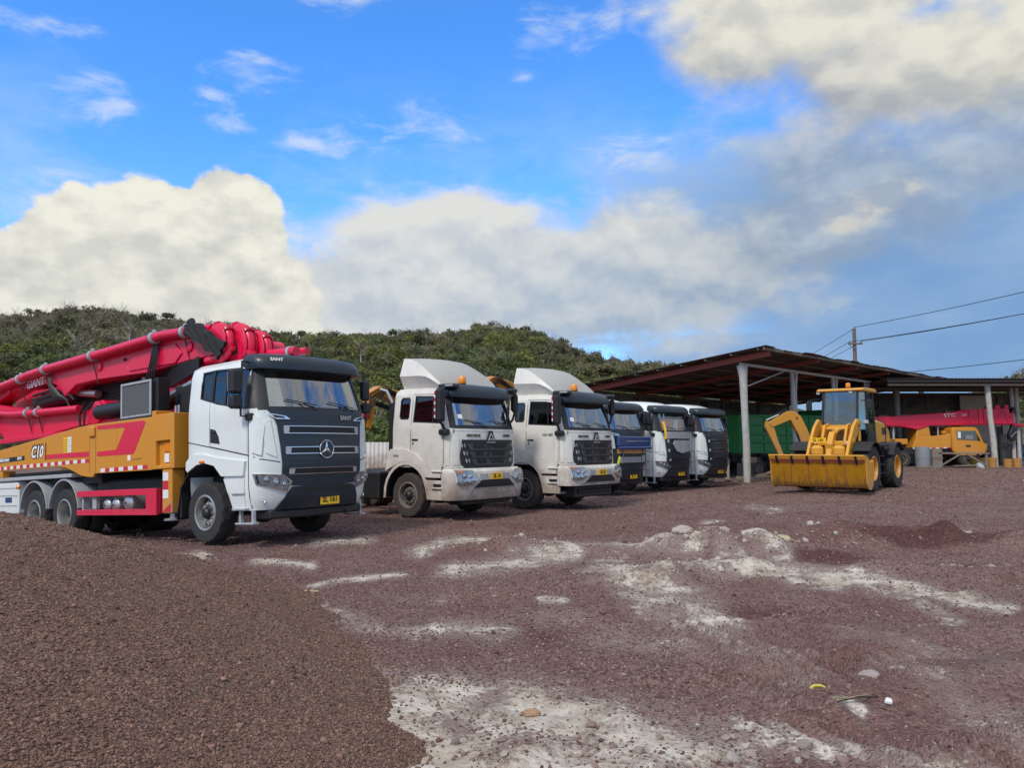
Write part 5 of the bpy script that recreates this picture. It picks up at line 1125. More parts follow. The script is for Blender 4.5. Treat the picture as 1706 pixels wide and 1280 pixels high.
    for i in range(n - 1): a = i * k; fs += [(a, a + k, m + a + k, m + a), (a + k - 1, m + a + k - 1, m + a + 2 * k - 1, a + 2 * k - 1)]
    mb.add(vs, fs, 'cloth'); mb.box(-1.35, -1.1, -0.8, 0.5, 4.05, 4.11, 'cloth', 0.02); mb.done('cloth_wrap', T, sharp=80)
    return T
pump_truck()

# ------------------------------------------------------------------ dusty tractor units with roof fairing
def tractor(label, loc, rz, plate_txt, lip=True, zcr=0.0, door_txt=None, red_tip=False):
    T = thing('tractor_truck', label, 'truck', loc, rz, 'dusty white tractor units with roof fairings')
    Ft = [(0.45, 1.50), (1.2, 1.52), (1.9, 1.50), (2.1, 1.48), (2.86, 1.24), (2.94, 1.16), (3.0, 1.02), (3.03, 0.85)]
    Wt = [(0.45, 1.22), (2.1, 1.22), (2.86, 1.14), (2.95, 1.10), (3.03, 0.98)]
    c = Cab(Ft, Wt, -0.52, 0.42, 2.9); f = c.front(); S = {s: c.side(s) for s in (-1, 1)}
    t = c.skin([1.18, 1.22, 1.3, 1.45, 1.6, 1.75, 1.9, 2.02, 2.10, 2.25, 2.4, 2.55, 2.7, 2.86, 2.90, 2.94, 2.97, 3.0, 3.03])
    ws = [(-1.05, 2.12), (1.05, 2.12), (0.98, 2.86), (-0.98, 2.86)]
    cut(t, ws, 'x', lambda m: m.x > 0.85 and abs(m.y) < 1.12 and m.z > 1.8 and m.z < 2.98)
    wq = [(-0.27, 2.36), (-0.22, 2.31), (0.0, 2.31), (0.03, 2.36), (0.03, 2.76), (-0.01, 2.80), (-0.22, 2.80), (-0.27, 2.74)]
    wd = [(0.19, 2.24), (1.06, 2.20), (0.98, 2.80), (0.22, 2.83)]
    arch = [(-0.70, 1.10), (-0.60, 1.18), (-0.35, 1.32), (0.0, 1.37), (0.25, 1.32), (0.45, 1.22), (0.55, 1.10)]
    for s in (-1, 1):
        for w in (wq, wd): cut(t, w, 'y', lambda m: m.y * s > 0.9 and m.x > -0.48 and m.z > 2.0 and m.z < 2.98)
    mb = MB(); mb.merge(t, 'cream')
    for s in (-1, 1):
        for q in line([(0.12, 1.50), (0.12, 2.2), (0.13, 2.88), (1.0, 2.86), (1.17, 2.1), (1.17, 1.29)], 0.012): mb.panel(q, S[s], 'ink', 0.002, 0.005, 0.2)
        mb.panel([(1.19, 1.24), (1.30, 1.24), (1.30, 1.95), (1.24, 2.02), (1.19, 2.02)], S[s], 'cream', 0.014, 0.018, 0.06)
        mb.panel([(s * 0.98, 1.25), (s * 1.13, 1.25), (s * 1.12, 1.86), (s * 0.98, 1.86)], f, 'cream', 0.016, 0.02, 0.06)
    mb.panel([(-1.1, 2.02), (1.1, 2.02), (1.1, 2.045), (-1.1, 2.045)], f, 'cream', 0.008, 0.012)
    mb.done('cab', T)
    for s in (-1, 1):
        mb = MB(); mb.panel([(0.14, 1.56), (0.55, 1.31), (1.15, 1.30), (1.15, 2.13), (0.14, 2.17)], S[s], 'cream', 0.010, 0.012); d = mb.done('door', T)
        mb = MB(); p = Vector(S[s](0.26, 1.83)); mb.box(0.17, 0.37, min(p.y, p.y + s * 0.035), max(p.y, p.y + s * 0.035), 1.80, 1.84, 'black', 0.012); mb.box(0.185, 0.225, min(p.y, p.y + s * 0.02), max(p.y, p.y + s * 0.02), 1.70, 1.76, 'black', 0.008); mb.done('handle', d)
        if door_txt and s < 0:
            p = Vector(S[s](0.82, 1.95)); mb = MB(); mb.text(door_txt, 0.10, 'ink', frame((0.82, p.y - 0.012, 1.95), (1, 0, 0), (0, 0, 1)), 0.002, bold=0.002); mb.done('lettering', d)
        for nm, w in (('quarter_window', wq), ('door_window', wd)):
            mb = MB(); mb.panel(w, S[s], 'sglass', -0.012, 0.006); g = mb.done(nm, T)
            mb = MB()
            for q in line(w + w[:1], 0.03): mb.panel(q, S[s], 'black', 0.003, 0.022, 0.3)
            if nm == 'door_window': mb.panel([(0.80, 2.22), (0.83, 2.22), (0.79, 2.81), (0.76, 2.81)], S[s], 'black', 0.0, 0.015)
            mb.done('window_frame', g)
        mb = MB(); mb.panel([(s * 1.045, 2.09), (s * 1.15, 2.09), (s * 1.085, 2.86), (s * 0.975, 2.88)], f, 'black', 0.005, 0.01, 0.05); mb.done('window_pillar', T)
    mb = MB(); mb.panel(ws, f, 'glass', -0.01, 0.006, 0.1); w = mb.done('windscreen', T)
    mb = MB()
    for q in line(ws + ws[:1], 0.05): mb.panel(q, f, 'black', 0.003, 0.02, 0.12)
    mb.panel([(-1.12, 2.075), (1.12, 2.075), (1.10, 2.15), (-1.10, 2.15)], f, 'black', 0.006, 0.012); mb.done('windscreen_seal', w)
    mb = MB(); mb.box(-0.48, 1.3, -1.1, 1.1, 1.40, 1.44, 'cabin'); mb.box(-0.49, -0.45, -1.1, 1.1, 1.44, 2.95, 'liner'); mb.box(-0.45, 0.95, -0.98, 0.98, 2.93, 2.96, 'liner'); mb.prism([(0.75, 1.44), (1.32, 1.44), (1.36, 2.06), (1.0, 2.13), (0.82, 2.0)], 'y', -1.1, 1.1, 'cabin', 0.02); mb.done('cabin_interior', T)
    seat(T, 0.25, -0.55, 1.60); seat(T, 0.25, 0.55, 1.60); steering(T, 0.74, 0.55, 2.18)
    mb = MB(); mb.box(1.0, 1.22, -0.35, 0.1, 2.125, 2.14, 'paper'); mb.box(1.05, 1.2, 0.45, 0.75, 2.125, 2.15, 'paper'); mb.done('dashboard_papers', T)
    mb = MB(); p = Vector(f(-0.85, 2.34)); mb.panel([(-0.92, 2.30), (-0.80, 2.30), (-0.80, 2.40), (-0.92, 2.40)], f, 'paper', 0.002, 0.004); mb.done('windscreen_sticker', w)
    # grille
    gp = [(-0.90, 1.82), (0.90, 1.82), (0.96, 1.45), (0.94, 1.26), (0.72, 1.105), (-0.72, 1.105), (-0.94, 1.26), (-0.96, 1.45)]
    mb = MB(); mb.panel(gp, f, 'black', 0.02, 0.03, 0.1); g = mb.done('grille', T)
    for z, w0 in ((1.66, 0.66), (1.485, 0.60), (1.315, 0.54)):
        mb = MB(); mb.panel([(-w0, z - 0.055), (w0, z - 0.055), (w0, z + 0.055), (-w0, z + 0.055)], f, 'ink', 0.0225, 0.004, 0.12)
        mb.panel([(-w0 - 0.03, z - 0.08), (w0 + 0.03, z - 0.08), (w0 + 0.14, z + 0.065), (w0 + 0.08, z + 0.065), (w0, z - 0.045), (-w0, z - 0.045), (-w0 - 0.08, z + 0.065), (-w0 - 0.14, z + 0.065)], f, 'slat', 0.036, 0.02, 0.1)
        for s in (-1, 1):
            for k in (0, 1): a = w0 + 0.16 + k * 0.08; mb.panel([(s * a, z - 0.03), (s * (a + 0.035), z + 0.0), (s * (a + 0.045), z + 0.08), (s * (a + 0.005), z + 0.05)], f, 'lgrey' if k else 'grey', 0.034, 0.014, 0.1)
        mb.done('grille_slat', g)
    mb = MB(); p = Vector(f(0, 1.85)); m4 = frame((p.x + 0.02, 0, 0), (0, 1, 0), (0, 0, 1))
    mb.merge(_tri([(-0.19, 1.70), (0.19, 1.70), (0.05, 2.03), (-0.05, 2.03)], 0.03), 'black', m4.copy())
    for a, b, w_ in (((-0.10, 1.80), (0.0, 1.97), 0.03), ((0.10, 1.80), (0.0, 1.97), 0.03), ((-0.06, 1.83), (0.06, 1.83), 0.03), ((-0.15, 1.76), (0.15, 1.76), 0.02)):
        mb.bar(m4 @ Vector((a[0], a[1], 0.034)), m4 @ Vector((b[0], b[1], 0.034)), w_, 0.012, 'lgrey', 0.002, up=(1, 0, 0))
    mb.done('emblem', g)
    for txt, y in (('SINOTRUK', -0.56), ('HOWO', 0.66)):
        p = Vector(f(y, 1.91)); q = Vector(f(y + 0.05, 1.91)) - p; mb = MB(); mb.text(txt, 0.085, 'ink', frame((p.x + 0.012, p.y, 1.915), q, (0, 0, 1)), 0.003, bold=0.003, space=1.1); mb.done('lettering', T)
    # bumper
    B = Cab([(0.40, 1.58), (0.50, 1.66), (0.9, 1.70), (1.10, 1.66), (1.17, 1.58)], [(0.40, 1.26), (0.6, 1.29), (1.1, 1.28), (1.17, 1.25)], 1.12, 0.42, 3.4)
    z0 = 0.46 if lip else 0.66
    bt = B.skin([z0, z0 + 0.03, 0.74, 0.82, 0.9, 0.98, 1.05, 1.10, 1.14, 1.17], cap=True, bottom=True); mb = MB(); mb.merge(bt, 'cream'); bf = B.front()
    for s in (-1, 1):
        for q in line([(s * 0.70, 0.74), (s * 0.95, z0 + 0.02)], 0.010) + line([(s * 0.55, 1.14), (s * 0.72, 0.98), (s * 0.60, 0.90)], 0.01): mb.panel(q, bf, 'ink', 0.002, 0.005)
    b = mb.done('bumper', T)
    mb = MB(); mb.panel([(-0.50, 0.91), (0.50, 0.91), (0.74, 0.735), (-0.74, 0.735)], bf, 'ink', 0.004, 0.01, 0.1); mb.panel([(-0.42, 0.865), (0.42, 0.865), (0.52, 0.79), (-0.52, 0.79)], bf, 'black', 0.014, 0.01); mb.panel([(-0.74, 0.735), (0.74, 0.735), (0.75, 0.72), (-0.75, 0.72)], bf, 'grey', 0.02, 0.02); mb.done('air_intake', b)
    mb = MB()
    for i in range(9):
        for s in (-1, 1):
            y = s * (0.28 + i * 0.032); mb.panel([(y, 0.925), (y + 0.018, 0.925), (y + 0.018, 1.045), (y, 1.045)], bf, 'grey', 0.004, 0.008)
    mb.done('intake_louvre', b)
    hp = [(-1.20, 1.12), (-1.19, 0.86), (-1.12, 0.81), (-0.83, 0.82), (-0.60, 0.97), (-0.78, 1.11)]
    ln = [(-1.02, 1.0, 0.075), (-0.86, 0.99, 0.05), (-1.03, 0.875, 0.035), (-0.92, 0.875, 0.035)]
    headlight(T, B, hp, ln, marker=[(-1.18, 1.10), (-1.02, 1.10), (-1.08, 1.05), (-1.18, 1.05)], strip=[(-0.83, 0.84), (-0.65, 0.97), (-0.70, 0.99), (-0.87, 0.86)])
    headlight(T, B, mirror_y(hp), [(-a, z, r) for a, z, r in ln], marker=mirror_y([(-1.18, 1.10), (-1.02, 1.10), (-1.08, 1.05), (-1.18, 1.05)]), strip=mirror_y([(-0.83, 0.84), (-0.65, 0.97), (-0.70, 0.99), (-0.87, 0.86)]))
    plate(T, (1.712, 0.02, 0.985), plate_txt, 0.40, 0.15)
    mb = MB(); mb.box(1.0, 1.45, -0.9, 0.9, 0.34, z0 - 0.01, 'chassis', 0.03); mb.box(0.7, 1.35, -1.0, 1.0, 0.6, 1.16, 'chassis', 0.03)
    if not lip: mb.box(1.3, 1.44, -0.35, 0.35, 0.36, 0.60, 'chassis', 0.02); mb.tube([(1.45, -0.8, 0.5), (1.45, 0.8, 0.5)], 0.05, 'black', 10)
    mb.done('bumper_skirt', T)
    wiper(T, c, -0.05, 2.10, -0.5, 2.24); wiper(T, c, 0.75, 2.10, 0.35, 2.24)
    # visor, beacon
    v = Cab([(2.80, 1.50), (2.92, 1.50), (3.06, 1.40), (3.10, 1.26)], [(2.80, 1.12), (2.92, 1.14), (3.10, 1.08)], 0.86, 0.36, 2.6); mb = MB(); mb.merge(v.skin([2.80, 2.83, 2.90, 2.97, 3.04, 3.08, 3.10], cap=True, bottom=True), 'navy')
    for s in (-1, 1): mb.box(0.95, 1.42, min(s * 0.95, s * 1.21), max(s * 0.95, s * 1.21), 2.99, 3.09, 'navy', 0.03)
    mb.box(1.2, 1.43, -1.222, -1.212, 3.03, 3.07, 'lgrey'); mb.done('sun_visor', T, sharp=40)
    mb = MB(); mb.lathe([(0.10, 0), (0.10, 0.05), (0.085, 0.055)], 'black', at(1.0, -0.42 if lip else -0.25, 3.09), 18); mb.lathe([(0.09, 0.056), (0.10, 0.09), (0.095, 0.18), (0.07, 0.225), (0, 0.23)], 'beacon', at(1.0, -0.42 if lip else -0.25, 3.09), 20); mb.done('beacon', T)
    # mirrors
    for s in (-1, 1):
        z0 = 2.22 if s < 0 else 2.50; my = s * (1.42 if s < 0 else 1.30); mw = 0.13 if s < 0 else 0.08
        mb = MB(); mb.tube([(1.15, s * 1.05, 2.98), (1.26, my * 0.93, 2.99), (1.28, my, 2.93)], 0.03, 'black', 8); mb.box(1.16, 1.32, my - mw, my + mw, z0, 2.96, 'black', 0.05); mb.tube([(1.24, my, z0 + 0.02), (1.22, s * 1.24, z0 - 0.18), (1.18, s * 1.18, z0 - 0.26)], 0.03, 'black', 8)
        if s < 0: mb.box(1.10, 1.34, -1.36, -1.16, 1.92, 2.06, 'black', 0.04)
        h = mb.done('door_mirror', T)
        mb = MB(); mb.box(1.148, 1.157, my - mw + 0.03, my + mw - 0.03, z0 + 0.06, 2.90, 'mirror'); mb.done('mirror_glass', h)
        if s < 0:
            mb = MB(); y0 = my - mw
            for i in range(8): mb.box(1.18, 1.215, y0 - 0.003, y0 + 0.004, 2.30 + i * 0.075, 2.365 + i * 0.075, 'taper' if i % 2 else 'tapew')
            mb.done('reflective_tape', h)
    # roof fairing
    mb = MB(); xs = [-0.40, -0.12, 0.1, 0.3, 0.5, 0.66, 0.78, 0.88]; ztop = [3.80, 3.80, 3.77, 3.70, 3.58, 3.43, 3.29, 3.14]; yc = [0.95, 0.96, 1.0, 1.04, 1.06, 1.06, 1.04, 1.0]; zc = [3.78, 3.74, 3.66, 3.55, 3.42, 3.30, 3.21, 3.11]; zf = [3.34, 3.33, 3.325, 3.32, 3.29, 3.22, 3.15, 3.07]; rings = []
    for x, zt, y, z1, z2 in zip(xs, ztop, yc, zc, zf):
        w = min(1.12, y + 0.14 - 0.1 * max(0, x)); rings.append([(x, -0.92, 3.0), (x, -w, z2), (x, -y, z1), (x, -y * 0.55, zt), (x, 0, zt + 0.02), (x, y * 0.55, zt), (x, y, z1), (x, w, z2), (x, 0.92, 3.0)])
    V = [p for r in rings for p in r]; k = 9; F = []
    for i in range(len(xs) - 1): F += [(i * k + j, i * k + j + 1, (i + 1) * k + j + 1, (i + 1) * k + j) for j in range(k - 1)]
    n = len(V); V += [(x + 0.0, y * 0.975, z - 0.02) for x, y, z in V]; F += [(n + a, n + d, n + c_, n + b_) for a, b_, c_, d in F]
    F += [(j, n + j, n + j + 1, j + 1) for j in range(k - 1)]; L = (len(xs) - 1) * k; F += [(L + j, L + j + 1, n + L + j + 1, n + L + j) for j in range(k - 1)]
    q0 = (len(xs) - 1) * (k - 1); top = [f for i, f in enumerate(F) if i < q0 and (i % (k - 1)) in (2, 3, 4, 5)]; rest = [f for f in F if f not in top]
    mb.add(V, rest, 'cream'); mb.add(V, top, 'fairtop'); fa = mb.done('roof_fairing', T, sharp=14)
    mb = MB()
    for s in (-1, 1): mb.tube([(-0.3, s * 0.6, 3.0), (0.3, s * 0.5, 3.68)], 0.025, 'chassis', 6)
    mb.done('fairing_stay', fa)
    # fenders, steps
    for s in (-1, 1):
        mb = MB(); y0, y1 = sorted((s * 1.255, s * 0.62)); ro, ri = 0.80, 0.665; k = 12; prev = None
        for i in range(k + 1):
            a = R(12 + 168 * i / k) if i < k else R(186); q = (0.0 + ro * math.cos(a) * 0.93, 0.52 + ro * math.sin(a)); q2 = (0.0 + ri * math.cos(a), 0.54 + ri * math.sin(a) * 1.05)
            if prev:
                P = [(prev[0][0], y0, prev[0][1]), (prev[0][0], y1, prev[0][1]), (q[0], y1, q[1]), (q[0], y0, q[1]), (prev[1][0], y0, prev[1][1]), (prev[1][0], y1, prev[1][1]), (q2[0], y1, q2[1]), (q2[0], y0, q2[1])]
                mb.add(P, [(0, 1, 2, 3), (0, 3, 7, 4), (1, 5, 6, 2)], 'cream'); mb.add(P, [(7, 6, 5, 4)], 'black')
            prev = (q, q2)
        fn = lambda x, z: (x, s * 1.225, z); fn.out = lambda x, z: (0, s, 0)
        mb.panel([(-0.70, 1.08), (-0.5, 1.17), (-0.2, 1.30), (0.1, 1.32), (0.38, 1.22), (0.62, 0.96), (1.10, 0.96), (1.16, 1.28), (0.56, 1.29), (0.30, 1.50), (-0.05, 1.60), (-0.52, 1.60), (-0.60, 1.52)], fn, 'cream', 0.03, 0.06, 5); mb.box(-0.42, -0.24, min(s * 1.25, s * 1.264), max(s * 1.25, s * 1.264), 1.42, 1.47, 'grey', 0.004); fe = mb.done('fender', T, sharp=40)
        mb = MB(); mb.panel([(0.68, 0.46), (1.20, 0.46), (1.22, 0.90), (0.55, 0.90), (0.62, 0.72)], fn, 'cream', 0.02, 0.04, 5); mb.panel([(0.52, 0.905), (0.95, 0.905), (0.95, 0.955), (0.50, 0.955)], fn, 'ink', 0.015, 0.03, 5)
        for z in (0.70, 1.08): mb.box(0.85, 1.2, min(s * 1.22, s * 1.29), max(s * 1.22, s * 1.29), z, z + 0.045, 'cream', 0.012); mb.box(0.88, 1.17, min(s * 1.22, s * 1.252), max(s * 1.22, s * 1.252), z + 0.045, z + 0.12, 'black')
        mb.box(0.66, 1.18, min(s * 0.9, s * 1.22), max(s * 0.9, s * 1.22), 0.44, 0.50, 'grey', 0.01); mb.done('cab_step', T)
        mb = MB(); y0, y1 = sorted((s * 1.2, s * 0.62)); mb.box(-1.95, -0.98, y0, y1, 0.38, 1.05, 'black', 0.04); mb.box(-1.6, -1.5, y0 - 0.01, y1 + 0.01, 0.37, 1.06, 'chassis', 0.01); mb.done('fuel_tank', T)
        wheel(T, 0, s * 1.03, 0.525, 0.525, 0.31, s, tyre='rubberd', rim='rimd')
        for x in (-3.3, -4.65): wheel(T, x, s * 1.05, 0.525, 0.525, 0.28, s, tyre='rubberd', rim='rimd', dual=True, deep=0.10)
    chassis(T, -5.6, 1.2); axle(T, 0); axle(T, -3.3); axle(T, -4.65)
    mb = MB(); mb.box(-0.95, -0.6, -0.9, 0.9, 0.9, 2.2, 'chassis', 0.03); mb.tube([(-0.70, -1.05, 1.0), (-0.70, -1.05, 2.7)], 0.07, 'black', 10); mb.box(-0.68, -0.545, -1.12, -1.02, 1.3, 2.75, 'black', 0.02); mb.tube([(-0.62, -1.1, 2.7), (-0.75, -1.18, 3.0), (-0.95, -1.2, 3.05)], 0.035, 'lgrey', 8); mb.done('air_intake_stack', T)
    # folded loader crane behind the cab
    mb = MB(); y = 'orange'; X0 = -1.25
    mb.lathe([(0.24, 0), (0.24, 0.15), (0.17, 0.2), (0.16, 1.2 + zcr), (0.2, 1.22 + zcr), (0, 1.25 + zcr)], y, at(X0, 0.1, 1.0), 18)
    z = 2.85 + zcr; mb.prism([(0.25, z - 0.35), (-0.25, z - 0.2), (-1.05, z + 0.06), (-1.30, z - 0.02), (-1.36, z + 0.14), (-1.05, z + 0.30), (-0.2, z + 0.18), (0.3, z - 0.05)], 'x', X0 - 0.12, X0 + 0.12, y, 0.02)
    mb.prism([(-1.38, z + 0.16), (-1.22, z + 0.06), (-1.18, z - 0.35), (-1.30, z - 0.78), (-1.45, z - 0.74), (-1.42, z - 0.3)], 'x', X0 - 0.10, X0 + 0.10, y, 0.015); mb.tube([(X0, -0.3, z - 0.32), (X0, -1.1, z - 0.12)], 0.06, 'black', 10)
    for i in range(4): mb.tube([(X0 + 0.13, -0.2 - i * 0.05, z), (X0 + 0.16, -0.9, z + 0.3 - i * 0.05), (X0 + 0.14, -1.36, z + 0.1 - i * 0.12), (X0 + 0.12, -1.40, z - 0.5)], 0.018, 'hose', 6)
    if red_tip: mb.prism([(-1.30, z - 0.50), (-1.46, z - 0.38), (-1.85, z - 0.50), (-2.05, z - 0.78), (-1.95, z - 0.80), (-1.80, z - 0.66)], 'x', X0 - 0.11, X0 + 0.11, 'red2', 0.015)
    mb.done('loader_crane', T)
    return T
def _tri(poly, th):
    t = bmesh.new(); A = [t.verts.new((x, y, 0)) for x, y in poly]; B = [t.verts.new((x, y, th)) for x, y in poly]; n = len(poly)
    t.faces.new(A[::-1]); t.faces.new(B)
    for i in range(n): t.faces.new((A[i], A[(i + 1) % n], B[(i + 1) % n], B[i]))
    return t
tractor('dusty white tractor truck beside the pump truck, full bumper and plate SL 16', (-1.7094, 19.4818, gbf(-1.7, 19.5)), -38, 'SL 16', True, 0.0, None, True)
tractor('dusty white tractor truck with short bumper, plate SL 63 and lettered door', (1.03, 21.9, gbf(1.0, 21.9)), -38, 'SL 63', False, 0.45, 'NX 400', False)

# ------------------------------------------------------------------ three more trucks parked further down the row
def parked(label, loc, plate_txt, body_mask, kind):
    T = thing('parked_truck', label, 'truck', (loc[0], loc[1], gbf(*loc)), -42, 'white trucks parked before the shed', scale=0.965)
    mask_cab(T, mask='navy', plate_txt=plate_txt, hi=0.30, logo=False, shade=(kind != 'box'), glassm='cglass' if kind == 'box' else 'glass')
    chassis(T, -7.0, 1.3); axle(T, 0); axle(T, -4.2); axle(T, -5.55)
    for s in (-1, 1):
        wheel(T, 0, s * 1.06, 0.53, 0.53, 0.33, s, tyre='rubberd', rim='rimd')
        for x in (-4.2, -5.55): wheel(T, x, s * 1.06, 0.53, 0.53, 0.31, s, tyre='rubberd', rim='rimd', dual=True, deep=0.10)
    mb = MB(); mb.box(-0.95, -0.58, -1.0, 1.0, 0.9, 2.4, 'chassis', 0.03); mb.done('engine_bay', T)
    c = Cab([(0.55, 1.58), (0.75, 1.68), (1.3, 1.74), (2.2, 1.70)], [(0.55, 1.20), (0.9, 1.25), (2.3, 1.25)], -0.5, 0.5, 2.6); f = c.front()
    if kind == 'open':   # grille flap hinged open over a bare radiator
        mb = MB(); mb.panel([(-0.98, 1.10), (0.98, 1.10), (1.02, 1.62), (-1.02, 1.62)], f, 'chassis', 0.03, 0.02); mb.panel([(-0.85, 1.45), (0.85, 1.45), (0.85, 1.60), (-0.85, 1.60)], f, M['cardboard'], 0.04, 0.01); mb.panel([(-0.8, 1.15), (0.5, 1.15), (0.5, 1.33), (-0.8, 1.33)], f, 'film', 0.045, 0.01); mb.panel([(0.55, 1.15), (0.8, 1.15), (0.8, 1.38), (0.55, 1.38)], f, 'lgrey', 0.05, 0.02)
        for y in (-0.6, 0.0, 0.6): mb.bar((1.72, y, 1.12), (1.78, y, 1.62), 0.04, 0.03, 'grey', 0.004)
        mb.done('bare_radiator', T)
        mb = MB(); mb.bar((1.80, -1.0, 1.86), (1.80, 1.0, 1.86), 0.10, 0.34, 'blue', 0.03); mb.bar((1.84, -1.0, 1.64), (1.84, 1.0, 1.64), 0.12, 0.10, 'blue', 0.03); mb.bar((1.853, -0.5, 1.86), (1.853, 0.8, 1.86), 0.02, 0.03, 'chrome', 0.004); mb.done('open_grille_flap', T)
        mb = MB(); mb.tube([(1.76, -1.0, 0.9), (1.84, -1.03, 1.1), (1.86, -0.95, 1.35)], 0.045, plain('lime_strap', (0.50, 0.60, 0.02), 0.6), 8); mb.done('lime_strap', T)
    return T
p4 = parked('white high roof truck with blue grille flap hinged open, nearest of the three', (2.75, 27.3), 'SL 17', None, 'open')
p5 = parked('white high roof truck with a wrapped grille between the blue fronted and the last', (4.85, 29.7), 'SL 18', None, 'box')
p6 = parked('white high roof truck with clear windscreen, last in the row beside the shed', (6.85, 31.9), 'SL 20', None, 'clear')
def on(t, p): return Matrix.LocRotScale(t.location, t.rotation_euler.to_quaternion(), t.scale) @ Vector(p)
def resting(name, label, cat, mb, t, p, group=None):
    o = mb.done(name); o.location = on(t, p); o.rotation_euler = t.rotation_euler; tag(o, label, cat, group); return o
mb = MB(); mb.box(-0.22, 0.22, -0.78, 0.72, 0, 0.46, 'cardboard', 0.01); mb.box(0.221, 0.226, -0.05, 0.25, 0.02, 0.42, 'paper'); mb.box(0.221, 0.224, -0.72, 0.62, 0.27, 0.29, 'beamred'); mb.box(0.221, 0.225, -0.68, -0.3, 0.05, 0.2, 'mustard'); resting('cardboard_box', 'large brown cardboard box behind the windscreen of the middle parked truck', 'box', mb, p5, (1.24, 0, 2.235))
mb = MB(); mb.panel([(-0.9, 1.97), (0.9, 1.97), (0.92, 2.22), (-0.92, 2.22)], (lambda: (lambda g: g)(Cab([(0.55, 1.58), (0.75, 1.68), (1.3, 1.74), (2.2, 1.70)], [(0.55, 1.20), (0.9, 1.25), (2.3, 1.25)], -0.5, 0.5, 2.6).front()))(), 'film', 0.055, 0.02)
mb.panel([(-0.35, 1.5), (0.0, 1.42), (0.55, 1.5), (0.75, 1.72), (0.6, 1.9), (-0.45, 1.9), (-0.55, 1.75)], Cab([(0.55, 1.58), (0.75, 1.68), (1.3, 1.74), (2.2, 1.70)], [(0.55, 1.20), (0.9, 1.25), (2.3, 1.25)], -0.5, 0.5, 2.6).front(), 'film', 0.075, 0.035)
o = mb.done('plastic_wrap', p5)
mb = MB(); mb.panel([(-0.98, 1.95), (-0.88, 1.95), (-0.82, 2.58), (-0.91, 2.58)], Cab([(0.55, 1.58), (0.75, 1.68), (1.3, 1.74), (2.2, 1.70), (2.93, 1.46)], [(0.55, 1.20), (0.9, 1.25), (2.3, 1.25), (2.95, 1.18)], -0.5, 0.5, 2.6).front(), 'plate', 0.065, 0.004); mb.done('yellow_strap', p5)
mb = MB(); mb.box(1.50, 1.505, -0.55, -0.25, 2.30, 2.52, 'plate', 0.002, Matrix.Rotation(0, 4, 'X')); mb.box(1.45, 1.455, 0.45, 0.7, 2.28, 2.45, 'paper'); mb.done('windscreen_sticker', p6)

